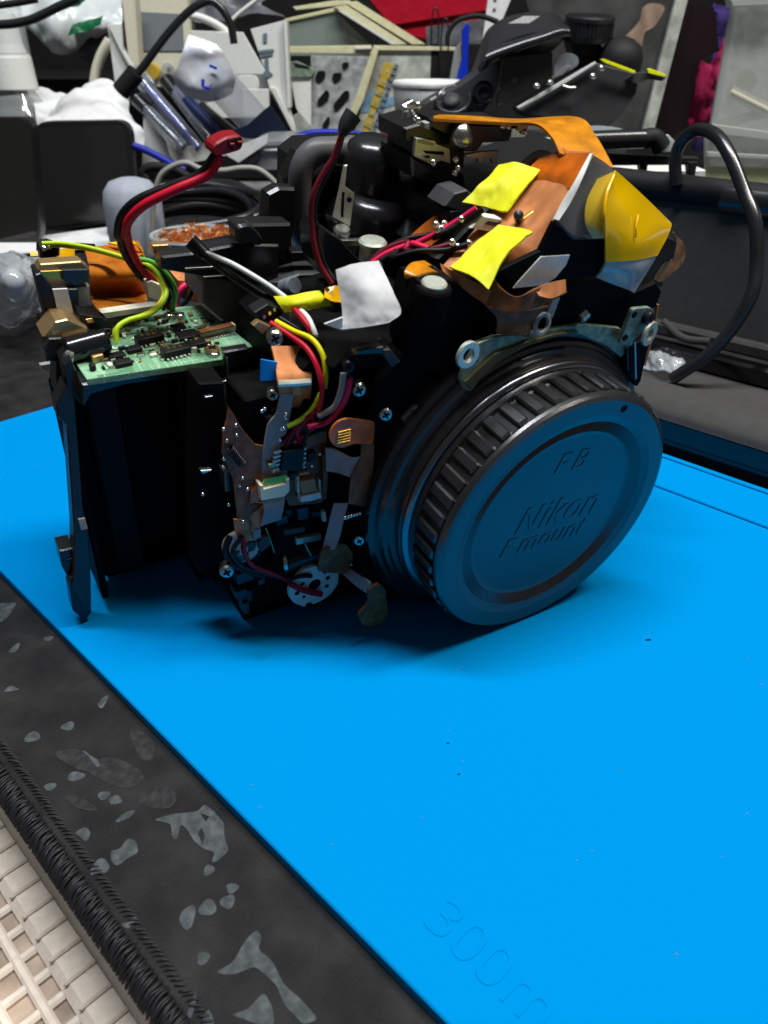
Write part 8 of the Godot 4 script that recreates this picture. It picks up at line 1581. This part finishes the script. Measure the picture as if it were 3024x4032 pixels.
	vz(t, "edge", M.pale_card, [Vector3(0.20141, 0.14671, -0.636), Vector3(0.21006, 0.14671, -0.636), Vector3(0.2006, 0.05615, -0.636), Vector3(0.1918, 0.05615, -0.636)], 8.0, 0.5)
	vz(t, "printed_patch", M.poster_skin, rounded([Vector3(0.17924, 0.13621, -0.6396), Vector3(0.1836, 0.13934, -0.6396), Vector3(0.19182, 0.13914, -0.6396), Vector3(0.19603, 0.1367, -0.6396), Vector3(0.19428, 0.13227, -0.6396), Vector3(0.19026, 0.1253, -0.6396), Vector3(0.18369, 0.12229, -0.6396), Vector3(0.18351, 0.11314, -0.6396), Vector3(0.18471, 0.10278, -0.6396), Vector3(0.1814, 0.10798, -0.6396), Vector3(0.17358, 0.11518, -0.6396), Vector3(0.16839, 0.11773, -0.6396), Vector3(0.17664, 0.1253, -0.6396), Vector3(0.17992, 0.13029, -0.6396)], 0.002, 2), 0.4, 0.0)
	t = thing("dark_binder", "very dark maroon binder standing right of the poster board", "binder")
	vz(t, "cover", M.maroon, [Vector3(0.21821, 0.14389, -0.66), Vector3(0.23698, 0.13786, -0.66), Vector3(0.24734, 0.11092, -0.66), Vector3(0.23385, 0.10451, -0.66), Vector3(0.23369, 0.05975, -0.66), Vector3(0.22447, 0.05389, -0.66), Vector3(0.20795, 0.05507, -0.66)], 30.0, 1.0)
	vz(t, "spine", M.maroon, [Vector3(0.21689, 0.14372, -0.656), Vector3(0.2194, 0.14313, -0.656), Vector3(0.20993, 0.05544, -0.656), Vector3(0.2073, 0.05567, -0.656)], 6.0, 0.4)
	var p := sheet(self, "pink_cloth", M.pink_cloth, [[Vector3(0.24334, 0.10623, -0.69), Vector3(0.25525, 0.09948, -0.69), Vector3(0.26133, 0.11842, -0.69)], [Vector3(0.24039, 0.08844, -0.68), Vector3(0.25066, 0.08616, -0.68), Vector3(0.25798, 0.09411, -0.68)], [Vector3(0.24191, 0.06721, -0.685), Vector3(0.25177, 0.06483, -0.685), Vector3(0.25689, 0.07195, -0.685)], [Vector3(0.24532, 0.0523, -0.69), Vector3(0.25564, 0.0486, -0.69), Vector3(0.25841, 0.05475, -0.69)]], 0.002, 6, 0.008, 40.0, 4)
	tag(p, "crumpled pink cloth between the maroon binder and clear bin", "cloth")
	p = sheet(self, "violet_cloth", M.violet_cloth, [[Vector3(0.25671, 0.14205, -0.72), Vector3(0.26618, 0.14095, -0.72), Vector3(0.27513, 0.14205, -0.72)], [Vector3(0.25829, 0.12744, -0.71), Vector3(0.26526, 0.12855, -0.71), Vector3(0.26999, 0.13076, -0.71)], [Vector3(0.25956, 0.0803, -0.705), Vector3(0.26393, 0.08506, -0.705), Vector3(0.2661, 0.08743, -0.705)], [Vector3(0.25554, 0.04079, -0.705), Vector3(0.26732, 0.03824, -0.705), Vector3(0.26596, 0.05091, -0.705)]], 0.002, 6, 0.008, 40.0, 14)
	tag(p, "dark violet cloth behind the pink cloth", "cloth")
	# clear bin with sticks
	t = thing("storage_bin", "milky clear plastic bin at the right edge with sticks inside", "bin")
	vz(t, "front", M.milky_plastic, [Vector3(0.19662, 0.13561, -0.52), Vector3(0.22941, 0.13719, -0.52), Vector3(0.25862, 0.0314, -0.52), Vector3(0.20306, 0.03638, -0.52), Vector3(0.19626, 0.06521, -0.52), Vector3(0.19803, 0.07351, -0.52)], 2.5, 0.6)
	vz(t, "rim", M.milky_plastic, [Vector3(0.19192, 0.13647, -0.512), Vector3(0.22545, 0.13841, -0.512), Vector3(0.22663, 0.13413, -0.512), Vector3(0.19396, 0.13296, -0.512)], 8.0, 1.0)
	vz(t, "ridge", M.milky_plastic, [Vector3(0.19703, 0.07437, -0.515), Vector3(0.24612, 0.06846, -0.515), Vector3(0.2474, 0.06385, -0.515), Vector3(0.19733, 0.06937, -0.515)], 4.0, 0.8)
	vz(t, "ridge", M.milky_plastic, [Vector3(0.19733, 0.0592, -0.515), Vector3(0.24946, 0.05638, -0.515), Vector3(0.24998, 0.05449, -0.515), Vector3(0.19795, 0.05638, -0.515)], 4.0, 0.8)
	vz(t, "back", M.pale_grey, [Vector3(0.24456, 0.13916, -0.64), Vector3(0.28261, 0.14111, -0.64), Vector3(0.3183, 0.01188, -0.64), Vector3(0.24992, 0.01801, -0.64)], 2.5, 0.6)
	vz(t, "lower_band", M.olive_pale, [Vector3(0.19875, 0.05067, -0.519), Vector3(0.25324, 0.04923, -0.519), Vector3(0.25812, 0.03156, -0.519), Vector3(0.20182, 0.03654, -0.519)], 1.0, 0.1)
	p = tube(self, "wooden_stick", M.cream_plastic, [Vector3(0.20624, 0.09129, -0.523), Vector3(0.21738, 0.08685, -0.523), Vector3(0.2309, 0.08147, -0.523), Vector3(0.23899, 0.07784, -0.523)], 0.0035, 8)
	tag(p, "white stick sloping down inside the clear bin", "stick", "sticks in the bin")
	p = tube(self, "wooden_stick", M.cream_plastic, [Vector3(0.20469, 0.07191, -0.526), Vector3(0.21627, 0.07533, -0.526), Vector3(0.23156, 0.0799, -0.526), Vector3(0.23914, 0.08217, -0.526)], 0.003, 8)
	tag(p, "white stick sloping up inside the clear bin", "stick", "sticks in the bin")
	t = thing("round_token", "pale round disc inside the clear bin", "disc", Vector3(0.21546, 0.09634, -0.524))
	lathe(t, "disc", M.cream_plastic, [Vector2(0, -0.001), Vector2(0.0058, -0.001), Vector2(0.0062, 0.0), Vector2(0.0058, 0.001), Vector2(0, 0.0012)], Vector3.ZERO, Vector3(0, 0.1, 1), 24)
	# small black stand with rod and feet
	t = thing("rod_stand", "black horizontal rod stand with short feet behind the case lid", "stand")
	tube(t, "rod", M.black_satin, [Vector3(0.05424, 0.07333, -0.4), Vector3(0.0889, 0.07621, -0.4), Vector3(0.12276, 0.0775, -0.4)], 0.0042, 12)
	tube(t, "tip", M.black_rubber, [Vector3(0.12239, 0.07736, -0.4), Vector3(0.12708, 0.07765, -0.4), Vector3(0.13146, 0.07333, -0.4)], 0.0044, 10)
	vz(t, "beam", M.black_rubber, [Vector3(0.10128, 0.07056, -0.402), Vector3(0.15057, 0.06909, -0.402), Vector3(0.15206, 0.06666, -0.402), Vector3(0.15047, 0.06577, -0.402), Vector3(0.10202, 0.0654, -0.402)], 6.0, 1.0)
	for q in [[Vector3(0.12094, 0.06969, -0.4), Vector3(0.12614, 0.06969, -0.4), Vector3(0.12639, 0.06156, -0.4), Vector3(0.12638, 0.05704, -0.4), Vector3(0.12509, 0.05742, -0.4), Vector3(0.12316, 0.06379, -0.4)], [Vector3(0.145, 0.06749, -0.4), Vector3(0.14981, 0.06749, -0.4), Vector3(0.14985, 0.05968, -0.4), Vector3(0.14782, 0.05968, -0.4)]]:
		vz(t, "foot", M.black_rubber, q, 6.0, 0.8)
	lathe(t, "disc", M.grey_plastic, [Vector2(0, 0), Vector2(0.012, 0), Vector2(0.012, 0.0015), Vector2(0, 0.002)], Vector3(0.10364, 0.07851, -0.41), Vector3(0, 1, 0.1), 28)
	vz(t, "end_plate", M.bag_white, [Vector3(0.12839, 0.07862, -0.401), Vector3(0.13387, 0.07898, -0.401), Vector3(0.13744, 0.07611, -0.401), Vector3(0.13686, 0.07177, -0.401), Vector3(0.13293, 0.07141, -0.401)], 2.0, 0.3)
	t = thing("white_shelf", "white ledge under the black rod stand", "shelf")
	vz(t, "ledge", M.white_plastic, [Vector3(0.09776, 0.06211, -0.41), Vector3(0.15809, 0.06249, -0.41), Vector3(0.1596, 0.05556, -0.41), Vector3(0.09864, 0.05556, -0.41)], 30.0, 0.8)
	vz(t, "leg", M.white_plastic, [Vector3(0.09912, 0.05527, -0.412), Vector3(0.10584, 0.05527, -0.412), Vector3(0.11053, 0.02266, -0.412), Vector3(0.10352, 0.02266, -0.412)], 20.0, 0.8)
